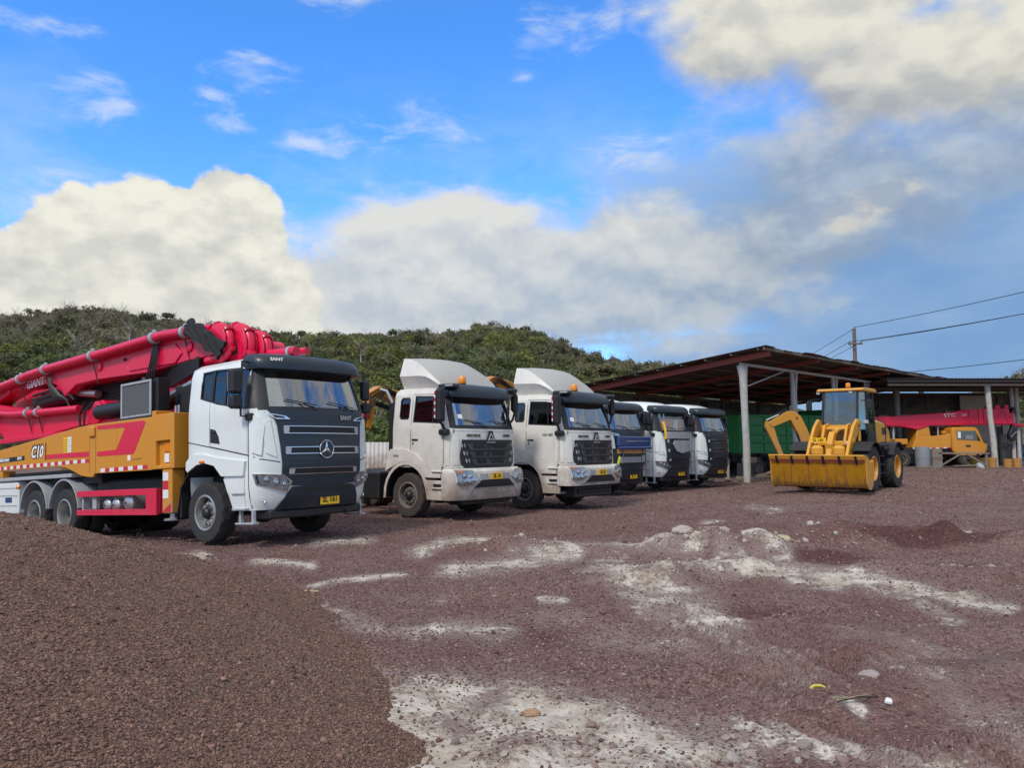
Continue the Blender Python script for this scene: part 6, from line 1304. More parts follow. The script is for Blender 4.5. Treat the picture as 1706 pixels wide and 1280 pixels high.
# ------------------------------------------------------------------ wheel loader
def wheel_loader():
    T = thing('wheel_loader', 'yellow wheel loader with curled bucket and orange roof beacon in front of the shed', 'wheel loader', (12.12, 28.49, 0.0), -130)
    T.location.z = gbf(12.28, 28.49)
    y = 'yellow'
    for s in (-1, 1):
        for x in (1.45, -1.45): loader_wheel(T, x, s * 1.03, 0.77, 0.77, 0.50, s)
    mb = MB()
    for x in (1.45, -1.45): mb.tube([(x, -0.8, 0.77), (x, 0.8, 0.77)], 0.16, y, 12); mb.box(x - 0.25, x + 0.25, -0.25, 0.25, 0.55, 1.05, y, 0.06)
    mb.done('axle', T)
    # front frame
    mb = MB(); mb.prism([(0.35, 0.7), (2.0, 0.75), (2.15, 1.1), (1.75, 1.5), (1.35, 2.25), (0.95, 2.32), (0.8, 1.9), (0.35, 1.5)], 'y', -0.42, -0.34, y, 0.01); mb.prism([(0.35, 0.7), (2.0, 0.75), (2.15, 1.1), (1.75, 1.5), (1.35, 2.25), (0.95, 2.32), (0.8, 1.9), (0.35, 1.5)], 'y', 0.34, 0.42, y, 0.01)
    mb.box(0.5, 1.7, -0.34, 0.34, 0.75, 1.25, y, 0.03); mb.box(0.75, 0.95, -0.34, 0.34, 1.25, 2.15, 'mustard', 0.02); mb.tube([(1.15, -0.43, 2.12), (1.15, 0.43, 2.12)], 0.07, y, 12)
    for s in (-1, 1): mb.tube([(0.98, s * 0.15, 1.3), (1.3, s * 0.17, 1.75), (1.2, s * 0.2, 2.1)], 0.03, 'hose', 8)
    mb.done('front_frame', T)
    # lift arms
    arm = [(0.95, 2.42), (1.18, 2.46), (1.60, 2.20), (2.10, 1.62), (2.72, 0.62), (2.66, 0.42), (2.46, 0.42), (2.28, 0.70), (1.80, 1.30), (1.38, 1.82), (0.92, 2.20)]
    for s in (-1, 1):
        mb = MB(); y0, y1 = sorted((s * 0.60, s * 0.70)); mb.prism(arm, 'y', y0, y1, y, 0.012)
        for (x, z, r) in ((1.06, 2.31, 0.12), (2.56, 0.52, 0.10), (1.72, 1.68, 0.09)): mb.lathe([(r, 0), (r, 0.03), (r * 0.5, 0.04), (0, 0.04)], 'mustard', frame((x, s * 0.70, z), (1, 0, 0), (0, 0, -1 if s > 0 else 1)), 16)
        mb.done('lift_arm', T)
        mb = MB(); mb.tube([(0.75, s * 0.52, 1.15), (1.35, s * 0.52, 1.42)], 0.085, y, 14); mb.tube([(1.35, s * 0.52, 1.42), (1.85, s * 0.52, 1.64)], 0.045, 'chrome', 10); mb.done('lift_cylinder', T)
    mb = MB(); mb.prism([(1.55, 1.95), (1.75, 2.02), (2.0, 1.7), (2.15, 1.3), (2.35, 0.85), (2.22, 0.80), (1.98, 1.15), (1.7, 1.5)], 'y', -0.10, 0.10, y, 0.02); mb.tube([(1.0, 0, 2.1), (1.5, 0, 1.98)], 0.10, y, 14); mb.tube([(1.5, 0, 1.98), (1.68, 0, 1.94)], 0.05, 'chrome', 10); mb.bar((1.72, -0.6, 1.62), (1.72, 0.6, 1.62), 0.14, 0.16, y, 0.02)
    mb.prism([(2.2, 0.92), (2.3, 0.85), (2.75, 0.95), (2.75, 1.05)], 'y', -0.06, 0.06, y, 0.01)
    mb.done('tilt_linkage', T)
    mb = MB()
    for s in (-1, 1):   # rounded housings between the arms and bucket
        mb.box(2.05, 2.35, min(s * 0.16, s * 0.56), max(s * 0.16, s * 0.56), 1.15, 1.55, y, 0.10)
    mb.box(1.9, 2.1, -0.14, 0.14, 0.95, 1.6, 'mustard', 0.02); mb.done('quick_coupler', T)
    p = plate(T, (2.06, -0.36, 1.72), 'SL 160', 0.52, 0.17)
    # bucket curled back: floor plate faces forward, cutting edge on top
    mb = MB(); hw = 1.52
    pr = [(3.50, 1.22), (3.34, 0.98), (3.26, 0.36), (3.14, 0.20), (2.90, 0.16), (2.70, 0.30), (2.60, 0.60), (2.58, 1.05), (2.62, 1.08), (2.66, 0.62), (2.75, 0.36), (2.92, 0.22), (3.10, 0.26), (3.20, 0.40), (3.28, 1.0), (3.44, 1.24)]
    mb.prism(pr, 'y', -hw, hw, 'bucketp', 0.0)
    for yy in (-0.85, -0.28, 0.30, 0.88): mb.prism([(3.36, 0.96), (3.275, 0.36), (3.15, 0.19), (2.95, 0.145), (2.95, 0.16), (3.14, 0.2), (3.26, 0.36), (3.34, 0.98)], 'y', yy - 0.012, yy + 0.012, 'beamred', 0.0)
    b = mb.done('bucket', T)
    for s in (-1, 1):
        mb = MB(); y0, y1 = sorted((s * hw, s * (hw + 0.035))); mb.prism([(3.52, 1.25), (3.36, 0.98), (3.29, 0.34), (3.15, 0.16), (2.88, 0.12), (2.66, 0.28), (2.55, 0.6), (2.54, 1.08), (2.9, 1.0), (3.3, 1.22)], 'y', y0, y1, y, 0.006); mb.done('bucket_cheek', b)
    mb = MB(); mb.bar((3.46, -hw - 0.02, 1.17), (3.46, hw + 0.02, 1.17), 0.05, 0.16, y, 0.01, up=(0.55, 0, 1)); mb.done('cutting_edge', b)
    mb = MB(); mb.panel([(-hw + 0.04, 1.0), (hw - 0.04, 1.0), (hw - 0.04, 1.085), (-hw + 0.04, 1.085)], _slope(), 'beamred', 0.004, 0.006, 5); mb.done('wear_strip', b)
    for i in range(6):
        yy = -1.28 + i * 0.51; mb = MB(); mb.prism([(3.545, 1.20), (3.50, 1.22), (3.35, 0.97), (3.39, 0.95), (3.45, 1.02)], 'y', yy - 0.035, yy + 0.035, 'black', 0.006); mb.done('tooth_adapter', b)
    # rear frame, fenders, hood
    mb = MB(); mb.box(-2.6, -0.2, -0.5, 0.5, 0.75, 1.25, 'black', 0.04); mb.box(-0.35, 0.35, -0.3, 0.3, 0.7, 1.35, 'black', 0.03); mb.box(-0.9, 0.75, -0.72, 0.72, 1.30, 1.62, y, 0.03); mb.done('rear_frame', T)
    mb = MB(); mb.prism([(-2.95, 1.30), (-0.72, 1.30), (-0.72, 2.46), (-1.3, 2.47), (-2.2, 2.38), (-2.72, 2.18), (-2.92, 1.85)], 'y', -0.68, 0.68, y, 0.07)
    for s in (-1, 1):
        mb.box(-2.35, -1.75, min(s * 0.68, s * 0.69), max(s * 0.68, s * 0.69), 1.95, 2.2, 'black'); mb.box(-1.6, -1.0, min(s * 0.68, s * 0.70), max(s * 0.68, s * 0.70), 1.6, 1.64, 'mustard'); mb.box(-0.735, -0.715, -0.69, 0.69, 1.5, 2.44, 'ink')
    mb.box(-2.2, -1.3, -0.3, 0.3, 2.40, 2.46, 'black', 0.02); mb.tube([(-1.35, 0.35, 2.4), (-1.35, 0.35, 2.95)], 0.05, 'black', 10); mb.box(-3.05, -2.6, -0.62, 0.62, 0.85, 1.30, 'black', 0.06); mb.done('engine_hood', T)
    for s in (-1, 1):
        for x in (1.45, -1.45):
            mb = MB(); k = 10; prev = None; y0, y1 = sorted((s * 0.76, s * 1.34)); lo, hi = (40, 150) if x > 0 else (28, 140)
            for i in range(k + 1):
                a = R(lo + (hi - lo) * i / k); q = (x + 0.90 * math.cos(a), 0.80 + 0.88 * math.sin(a)); q2 = (x + 0.86 * math.cos(a), 0.80 + 0.84 * math.sin(a))
                if prev:
                    P = [(prev[0][0], y0, prev[0][1]), (prev[0][0], y1, prev[0][1]), (q[0], y1, q[1]), (q[0], y0, q[1]), (prev[1][0], y0, prev[1][1]), (prev[1][0], y1, prev[1][1]), (q2[0], y1, q2[1]), (q2[0], y0, q2[1])]; mb.add(P, [(0, 1, 2, 3), (7, 6, 5, 4), (0, 3, 7, 4), (1, 5, 6, 2)], 'black')
                prev = (q, q2)
            mb.done('mudguard', T, sharp=60)
        mb = MB(); mb.box(-0.72, 0.55, min(s * 0.72, s * 1.2), max(s * 0.72, s * 1.2), 1.50, 1.60, 'black', 0.02)
        for z in (0.55, 0.85, 1.15): mb.box(-0.35, 0.25, min(s * 0.85, s * 1.15), max(s * 0.85, s * 1.15), z, z + 0.04, 'black', 0.01)
        for x in (-0.37, 0.25): mb.box(x, x + 0.03, min(s * 0.9, s * 1.1), max(s * 0.9, s * 1.1), 0.55, 1.5, 'black')
        mb.tube([(-0.45, s * 1.15, 1.6), (-0.45, s * 1.15, 2.3), (-0.55, s * 0.8, 2.5)], 0.018, 'black', 8); mb.done('step_ladder', T)
        mb = MB(); mb.box(0.62, 0.78, s * 0.82 - 0.09, s * 0.82 + 0.09, 2.28, 2.42, 'lgrey', 0.03); mb.tube([(0.7, s * 0.82, 1.95), (0.7, s * 0.82, 2.3)], 0.02, 'black', 8); mb.done('work_lamp', T)
    # cab: posts, glass, roof
    zf, zr = 1.62, 3.44; A = {'fl': ((0.98, 0.60, zf), (0.72, 0.58, zr)), 'ml': ((0.25, 0.76, zf), (0.18, 0.70, zr)), 'rl': ((-0.68, 0.74, zf), (-0.62, 0.68, zr))}
    mb = MB()
    for k, (p, q) in A.items():
        for s in (-1, 1): mb.bar((p[0], p[1] * s, p[2]), (q[0], q[1] * s, q[2]), 0.075, 0.075, 'black', 0.012, up=(1, 0, 0))
    mb.box(-0.7, 0.95, -0.72, 0.72, 1.62, 1.68, 'black'); mb.box(0.86, 0.98, -0.7, 0.7, 1.68, 2.26, y, 0.02); mb.box(-0.7, -0.66, -0.7, 0.7, 1.68, 2.2, 'black')
    for s in (-1, 1): mb.box(-0.66, 0.22, min(s * 0.735, s * 0.755), max(s * 0.735, s * 0.755), 1.68, 2.05, 'black', 0.01)
    cb = mb.done('cab_frame', T)
    def quad(nm, P, m='lglass'):
        P = [Vector(p) for p in P]; n = (P[1] - P[0]).cross(P[3] - P[0]).normalized() * 0.006; mb = MB(); mb.add([p + n for p in P] + [p - n for p in P], [(0, 1, 2, 3), (7, 6, 5, 4), (0, 4, 5, 1), (1, 5, 6, 2), (2, 6, 7, 3), (3, 7, 4, 0)], m); mb.done(nm, T)
    t = (2.28 - zf) / (zr - zf)
    fx = 0.98 - 0.28 * t; quad('windscreen', [(fx, -0.58, 2.28), (fx, 0.58, 2.28), (0.72, 0.56, zr), (0.72, -0.56, zr)])
    for s in (-1, 1):
        quad('side_window', [(fx - 0.02, s * 0.61, 2.1), (0.28, s * 0.735, 2.1), (0.20, s * 0.70, zr), (0.71, s * 0.59, zr)]); quad('side_window', [(0.20, s * 0.745, 2.05), (-0.64, s * 0.735, 2.05), (-0.60, s * 0.685, zr), (0.15, s * 0.70, zr)])
    quad('rear_window', [(-0.67, 0.7, 2.2), (-0.67, -0.7, 2.2), (-0.62, -0.66, zr), (-0.62, 0.66, zr)])
    mb = MB(); mb.prism([(-0.80, 3.44), (0.80, 3.44), (0.86, 3.50), (0.72, 3.56), (-0.7, 3.58), (-0.84, 3.52)], 'y', -0.80, 0.80, y, 0.03)
    mb.box(0.66, 0.80, -0.82, -0.70, 3.36, 3.46, 'lgrey', 0.02); mb.box(0.66, 0.80, 0.30, 0.44, 3.36, 3.46, 'lgrey', 0.02); mb.done('cab_roof', T)
    mb = MB(); mb.lathe([(0.07, 0), (0.07, 0.05), (0.0, 0.05)], 'black', at(0.15, 0.10, 3.575), 16); mb.lathe([(0.075, 0.051), (0.085, 0.07), (0.08, 0.18), (0.05, 0.21), (0, 0.21)], 'beacon', at(0.15, 0.10, 3.575), 18); mb.done('beacon', T)
    seat(T, -0.1, 0, 1.9); mb = MB(); mb.prism([(0.55, 1.7), (0.86, 1.7), (0.8, 2.3), (0.62, 2.36)], 'y', -0.35, 0.35, 'cabin', 0.03); mb.tube([(0.55, 0, 2.2), (0.42, 0, 2.5)], 0.03, 'black', 8); mb.lathe([(0.2, -0.015), (0.215, 0), (0.2, 0.015), (0.185, 0)], 'black', at(0.40, 0, 2.52) @ Matrix.Rotation(R(-35), 4, 'Y'), 24); mb.done('control_console', T)
    for s in (-1, 1):
        mb = MB(); mb.tube([(0.72, s * 0.70, 3.10), (0.95, s * 1.0, 3.12), (0.95, s * 1.02, 3.05)], 0.016, 'black', 8); mb.box(0.90, 1.0, s * 1.03 - 0.1, s * 1.03 + 0.1, 2.78, 3.12, 'black', 0.03); mb.done('door_mirror', T)
    mb = MB()
    for i in range(7): mb.tube([(0.9, -0.3 + i * 0.1, 1.55), (1.25, -0.35 + i * 0.12, 1.75 + 0.05 * (i % 3)), (1.5, -0.3 + i * 0.1, 1.55), (1.75, -0.25 + i * 0.08, 1.5)], 0.022, 'hose', 6)
    mb.done('hydraulic_hoses', T)
    mb = MB(); mb.tube([(0.86, 0.35, 2.30), (0.78, 0.05, 2.85), (0.76, -0.05, 2.95)], 0.014, 'black', 6); mb.tube([(0.86, 0.42, 2.30), (0.785, 0.12, 2.85)], 0.010, 'black', 6); mb.done('wiper', T)
    return T
def _slope():
    f = lambda y, z: (3.29 + (z - 0.96) * 0.66 + 0.075, y, z); f.out = lambda y, z: (1, 0, 0); return f
def loader_wheel(T, x, y, z, r, w, s):
    mb = MB(); rb = r * 0.52; h = w / 2
    prof = [(rb, -h * 0.8), (rb * 1.06, -h * 0.92), (r * 0.80, -h), (r * 0.93, -h * 0.94), (r * 0.955, -h * 0.75), (r * 0.955, h * 0.75), (r * 0.93, h * 0.94), (r * 0.80, h), (rb * 1.06, h * 0.92), (rb, h * 0.8)]
    m4 = Matrix(((1, 0, 0, x), (0, 0, s, y), (0, 1, 0, z), (0, 0, 0, 1))); mb.lathe(prof, 'rubber', m4, 48, cap=False)
    for i in range(20):   # chevron lugs
        for sd in (-1, 1):
            a = 2 * math.pi * (i + (0.5 if sd > 0 else 0)) / 20; a2 = a + 0.20; ps = []
            for (aa, hh, rr) in ((a, 0.06, 0.94), (a + 0.10, 0.06, 0.94), (a2 + 0.12, 0.98, 0.90), (a2, 0.98, 0.90)): ps.append((aa, sd * hh * h, rr * r))
            V = [m4 @ Vector((rr * math.cos(aa), rr * math.sin(aa), hh)) for aa, hh, rr in ps] + [m4 @ Vector(((rr + 0.062 * r) * math.cos(aa), (rr + 0.062 * r) * math.sin(aa), hh)) for aa, hh, rr in ps]
            mb.add(V, [(4, 5, 6, 7), (0, 1, 5, 4), (1, 2, 6, 5), (2, 3, 7, 6), (3, 0, 4, 7)], 'rubber')
    t = mb.done('wheel', T, sharp=25)
    mb = MB(); mb.lathe([(rb * 1.05, h * 0.92), (rb, h * 0.97), (rb * 0.92, h * 0.9), (rb * 0.84, h * 0.35), (rb * 0.78, h * 0.15), (rb * 0.45, h * 0.12), (rb * 0.42, h * 0.4), (rb * 0.36, h * 0.5), (0, h * 0.52)], 'yellow', m4, 32, cap=False)
    for k in range(12): a = 2 * math.pi * k / 12; mb.lathe([(0.02, 0), (0.02, 0.03), (0, 0.03)], 'mustard', m4 @ at(rb * 0.62 * math.cos(a), rb * 0.62 * math.sin(a), h * 0.13), 6)
    mb.done('rim', t)
M['lglass'] = glass('loader_glass', (0.64, 0.80, 0.82), 0.6)
wheel_loader()

# ------------------------------------------------------------------ sheds
M['timber'] = plain('weathered_white_timber', (0.44, 0.43, 0.40), 0.9, nscale=6, var=0.45, bmp=0.8)
M['wood'] = plain('old_timber', (0.16, 0.125, 0.095), 0.9, nscale=5, var=0.4, bmp=0.6)
M['greywood'] = plain('grey_wood', (0.20, 0.17, 0.14), 0.9, nscale=4, var=0.4)
M['board'] = plain('pale_board', (0.48, 0.43, 0.365), 0.9, nscale=3, var=0.3)
def rust_mat(b):
    o = objco(); n = noise(o, 0.7, 6, 0.62); n2 = noise(o, 5.0, 5, 0.65); x, y, z = sepxyz(o)
    n3 = noise(comb(x * 0.6, y * 6.0, z), 1.5, 4, 0.6)
    c = mix(sstep(n + (n2 - 0.5) * 0.4, 0.40, 0.62), (0.10, 0.092, 0.09), (0.075, 0.040, 0.026)); c = mix(sstep(n3, 0.55, 0.75) * 0.6, c, (0.05, 0.03, 0.022)); setb(b, col=c, rough=0.8, metal=0.1)
M['rust'] = mat('rusty_sheet', rust_mat)
def wallsheet(b):
    o = objco(); x, y, z = sepxyz(o); n = noise(o, 0.9, 6, 0.6); n2 = noise(comb(x * 0.5, y * 0.5, z * 4), 1.2, 4, 0.6); v = voro(comb(x * 0.45, y * 0.45, z * 0.8), 1.0, out='Color'); s = sepxyz(v)
    c = mix(s[0], (0.09, 0.075, 0.06), (0.20, 0.18, 0.155)); c = mix(sstep(n + (n2 - 0.5) * 0.4, 0.4, 0.7), c, (0.055, 0.045, 0.04)); setb(b, col=c, rough=0.85)
def wallsheet2(b):
    o = objco(); x, y, z = sepxyz(o); n = noise(o, 0.9, 6, 0.6); v = voro(comb(x * 0.5, y * 0.5, z * 0.7), 1.0, out='Color'); s = sepxyz(v)
    c = mix(s[0], (0.20, 0.175, 0.145), (0.36, 0.33, 0.29)); c = mix(sstep(n, 0.42, 0.7), c, (0.13, 0.11, 0.095)); setb(b, col=c, rough=0.85)
M['wallsheet2'] = mat('pale_wall_sheet', wallsheet2)
M['wallsheet'] = mat('patched_wall_sheet', wallsheet)
def corrug(mb, x0, x1, y0, y1, z0, z1, m, pitch=0.15, amp=0.018, along='x', th=0.012, jit=0.0):
    """corrugated sheet sloping from z0 at x0 to z1 at x1, ribs running along x"""
    k = int((y1 - y0) / pitch * 4); V = []; F = []; rj = np.random.default_rng(17); J = rj.normal(0, 1, (200, 3))
    for i in range(k + 1):
        y = y0 + (y1 - y0) * i / k; o = amp * math.sin(2 * math.pi * (y - y0) / pitch); a, b, c = J[int((y - y0) / 0.9)] * jit; sag = -1.2 * jit * math.sin((y - y0) * 0.67) ** 2
        for q in (o, o - th): V += [(x0 + a, y, z0 + q + c * 0.3), (x1 + b, y, z1 + q + abs(c) * 0.25 + sag)]
    for i in range(k):
        a = i * 4; b = a + 4; F += [(a, a + 1, b + 1, b), (a + 2, b + 2, b + 3, a + 3), (a, b, b + 2, a + 2), (a + 1, a + 3, b + 3, b + 1)]
    mb.add(V, F, m)
def shed():
    ox, oy = 10.215, 34.616
    T = thing('lean_to_shed', 'long open vehicle shed with rusty corrugated roof on white timber posts', 'shed', (ox, oy, 0), -45)
    L = 23.4; slope = (5.68 - 4.50) / (1.45 + 9.2); zat = lambda x: 4.50 + (x + 9.2) * slope
    mb = MB(); corrug(mb, -9.35, 1.55, -0.95, L, zat(-9.35) + 0.14, zat(1.55) + 0.14, 'rust', 0.20, 0.022, jit=0.05); roof = mb.done('roof', T, sharp=50)
    mb = MB()
    for i in range(9): x = -9.0 + i * 1.27; mb.box(x - 0.03, x + 0.03, -0.9, L - 0.1, zat(x) + 0.02, zat(x) + 0.105, 'wood')
    mb.box(1.40, 1.46, -0.9, L - 0.1, zat(1.43) - 0.02, zat(1.43) + 0.10, 'wood'); mb.done('purlin', T)
    ys = [0.0, 4.75, 9.45, 13.8, 18.6, 22.9]
    for i, y in enumerate(ys):
        wx = ox + y * 0.7071; wy = oy + y * 0.7071; g = gbf(wx, wy)
        mb = MB(); yy = y - 0.25
        w = 0.22 if i == 0 else 0.15
        mb.bar((1.38, yy, zat(1.38) - w / 2 + 0.02), (-9.1, yy, zat(-9.1) - w / 2 + 0.02), 0.03, w, 'beamred', 0.0); mb.bar((1.40, yy, zat(1.40) + 0.012), (-9.1, yy, zat(-9.1) + 0.012), 0.14, 0.02, 'beamred'); mb.bar((1.39, yy, zat(1.39) - w + 0.01), (-9.1, yy, zat(-9.1) - w + 0.01), 0.14, 0.02, 'beamred'); mb.done('rafter', T)
        r = np.random.default_rng(60 + i); lean = r.normal(0, 0.03); mb = MB()
        P = [(0, y + 0.12, g - 0.3), (0.02, y + 0.10 + lean, g + 1.6), (-0.01, y + 0.02, g + 3.3), (0, y - 0.05, 4.6), (0, y - 0.12, 5.16)]
        if i in (0, 4): mb.tube(P, [0.165, 0.16, 0.15, 0.18, 0.25], 'timber', 9); mb.bar((0.14, y + 0.10, g), (0.10, y - 0.02, 4.5), 0.05, 0.09, 'timber', 0.01)
        else:
            mb.tube(P, [0.14, 0.13, 0.12, 0.11, 0.10], 'timber', 8); mb.tube([(0.02, y + 0.3, g - 0.3), (0.0, y + 0.30, g + 2.5), (0.0, y + 0.22, 4.2), (0, y + 0.35, 5.16)], [0.09, 0.08, 0.08, 0.09], 'timber', 8)
        mb.done('post', T, sharp=70)
        mb = MB(); mb.tube([(-9.0, y, g - 0.3), (-9.0, y, zat(-9.0) - 0.1)], 0.10, 'wood', 8); mb.done('post', T)
    mb = MB(); mb.box(-0.06, 0.06, -0.3, L - 0.5, 5.14, 5.26, 'timber', 0.01); mb.box(-9.06, -8.94, -0.3, L - 0.5, zat(-9) - 0.2, zat(-9) - 0.05, 'wood'); mb.done('eave_beam', T)
    mb = MB(); mb.bar((-0.02, 0.1, 4.2), (-0.02, 3.9, 5.14), 0.03, 0.05, 'timber'); mb.bar((-4.0, 4.5, 4.7), (-0.1, 4.6, 4.9), 0.03, 0.06, 'wood'); mb.done('brace', T)
    # rear wall: corrugated sheets with gaps
    mb = MB()
    V = []; k = int(L / 0.05)
    for i in range(k + 1):
        y = -0.3 + (L - 0.2) * i / k; o = 0.02 * math.sin(2 * math.pi * y / 0.2)
        for (xx, zz) in ((-9.12 + o, -0.3), (-9.12 + o, 4.50 + 0.03 * math.sin(y * 1.3)), (-9.14 + o, 4.50 + 0.03 * math.sin(y * 1.3)), (-9.14 + o, -0.3)): V.append((xx, y, zz))
    F = []
    for i in range(k): a = i * 4; b = a + 4; F += [(a, b, b + 1, a + 1), (a + 2, b + 2, b + 3, a + 3), (a + 1, b + 1, b + 2, a + 2)]
    mb.add(V, F, 'wallsheet'); mb.done('rear_wall', T, sharp=60)
    mb = MB()
    for z in (1.3, 2.6, 3.7): mb.box(-9.08, -9.0, -0.3, L - 0.5, z, z + 0.1, 'wood')
    mb.done('wall_rail', T)
shed()
def crane_shed():
    T = thing('flat_roof_shed', 'low flat roofed shed with patched board walls over the crane', 'shed', (21.0, 43.9, 0.35), 0)
    mb = MB(); corrug(mb, -0.6, 14.0, -1.6, 5.4, 4.78, 4.82, 'rust', 0.2, 0.02)
    mb2 = MB(); k = 300; V = []; F = []
    for i in range(k + 1):
        x = -0.9 + 15.4 * i / k; o = 0.02 * math.sin(2 * math.pi * x / 0.2)
        for (yy, zz) in ((-1.7, 4.86), (5.6, 4.62)): V += [(x, yy, zz + o), (x, yy, zz + o - 0.012)]
    for i in range(k): a = i * 4; b = a + 4; F += [(a, b, b + 2, a + 2), (a + 1, a + 3, b + 3, b + 1), (a, a + 1, b + 1, b), (a + 2, b + 2, b + 3, a + 3)]
    mb.bm.free(); mb2.add(V, F, 'rust'); mb2.done('roof', T, sharp=60)
    mb = MB(); mb.box(-0.8, 14.3, -1.62, -1.56, 4.66, 4.82, 'chassis'); mb.done('fascia', T)
    mb = MB(); mb.box(-0.5, 14.0, -1.10, -1.0, 4.50, 4.62, 'timber'); mb.box(-0.5, 14.0, 1.9, 2.0, 4.46, 4.6, 'wood'); mb.box(-0.5, 14.0, 5.2, 5.3, 4.35, 4.5, 'wood'); mb.done('eave_beam', T)
    for (x, y, s) in ((4.95, -1.05, 1), (7.25, 0.6, 0), (11.0, -1.05, 1)):
        mb = MB()
        if s: mb.tube([(x + 0.22, y, -0.3), (x + 0.16, y, 1.5), (x + 0.04, y, 2.8), (x - 0.05, y, 4.5)], [0.14, 0.15, 0.13, 0.15], 'timber', 9); mb.bar((x + 0.34, y + 0.12, 0), (x + 0.2, y + 0.12, 2.4), 0.05, 0.08, 'beamred')
        else: mb.tube([(x, y, -0.3), (x, y, 4.5)], 0.10, 'timber', 8); mb.tube([(x + 0.3, y, -0.3), (x + 0.28, y, 4.5)], 0.10, 'timber', 8)
        mb.done('post', T)
    # patched rear wall of sheets
    mb = MB(); mb.box(-0.6, 10.3, 5.32, 5.36, 2.9, 4.45, 'wallsheet'); mb.box(-0.6, 10.3, 5.32, 5.36, -0.3, 2.895, 'wallsheet2'); w = mb.done('rear_wall', T)
    mb = MB()
    for x in (0.4, 1.9, 3.4, 4.9, 6.4, 7.9, 9.3, 10.15): mb.box(x, x + 0.12, 5.24, 5.315, -0.2, 4.4, 'wood')
    for z in (1.1, 2.9, 3.3): mb.box(-0.5, 10.3, 5.20, 5.238, z, z + 0.12, 'wood')
    mb.done('wall_stud', w)
    r = np.random.default_rng(5)
    for i in range(15):
        x = -0.3 + i * 0.7; z = 2.4 if i % 2 else 1.9; mb = MB(); mb.box(x, x + 0.64, 5.15, 5.17, z, z + r.uniform(0.6, 1.0), 'board'); mb.done('wall_board', w)
    mb = MB(); mb.box(6.6, 8.6, 4.6, 4.64, 1.2, 4.3, 'board'); mb.box(6.6, 8.6, 4.6, 4.64, 0.0, 1.15, 'wallsheet2'); mb.done('side_board', T)
crane_shed()

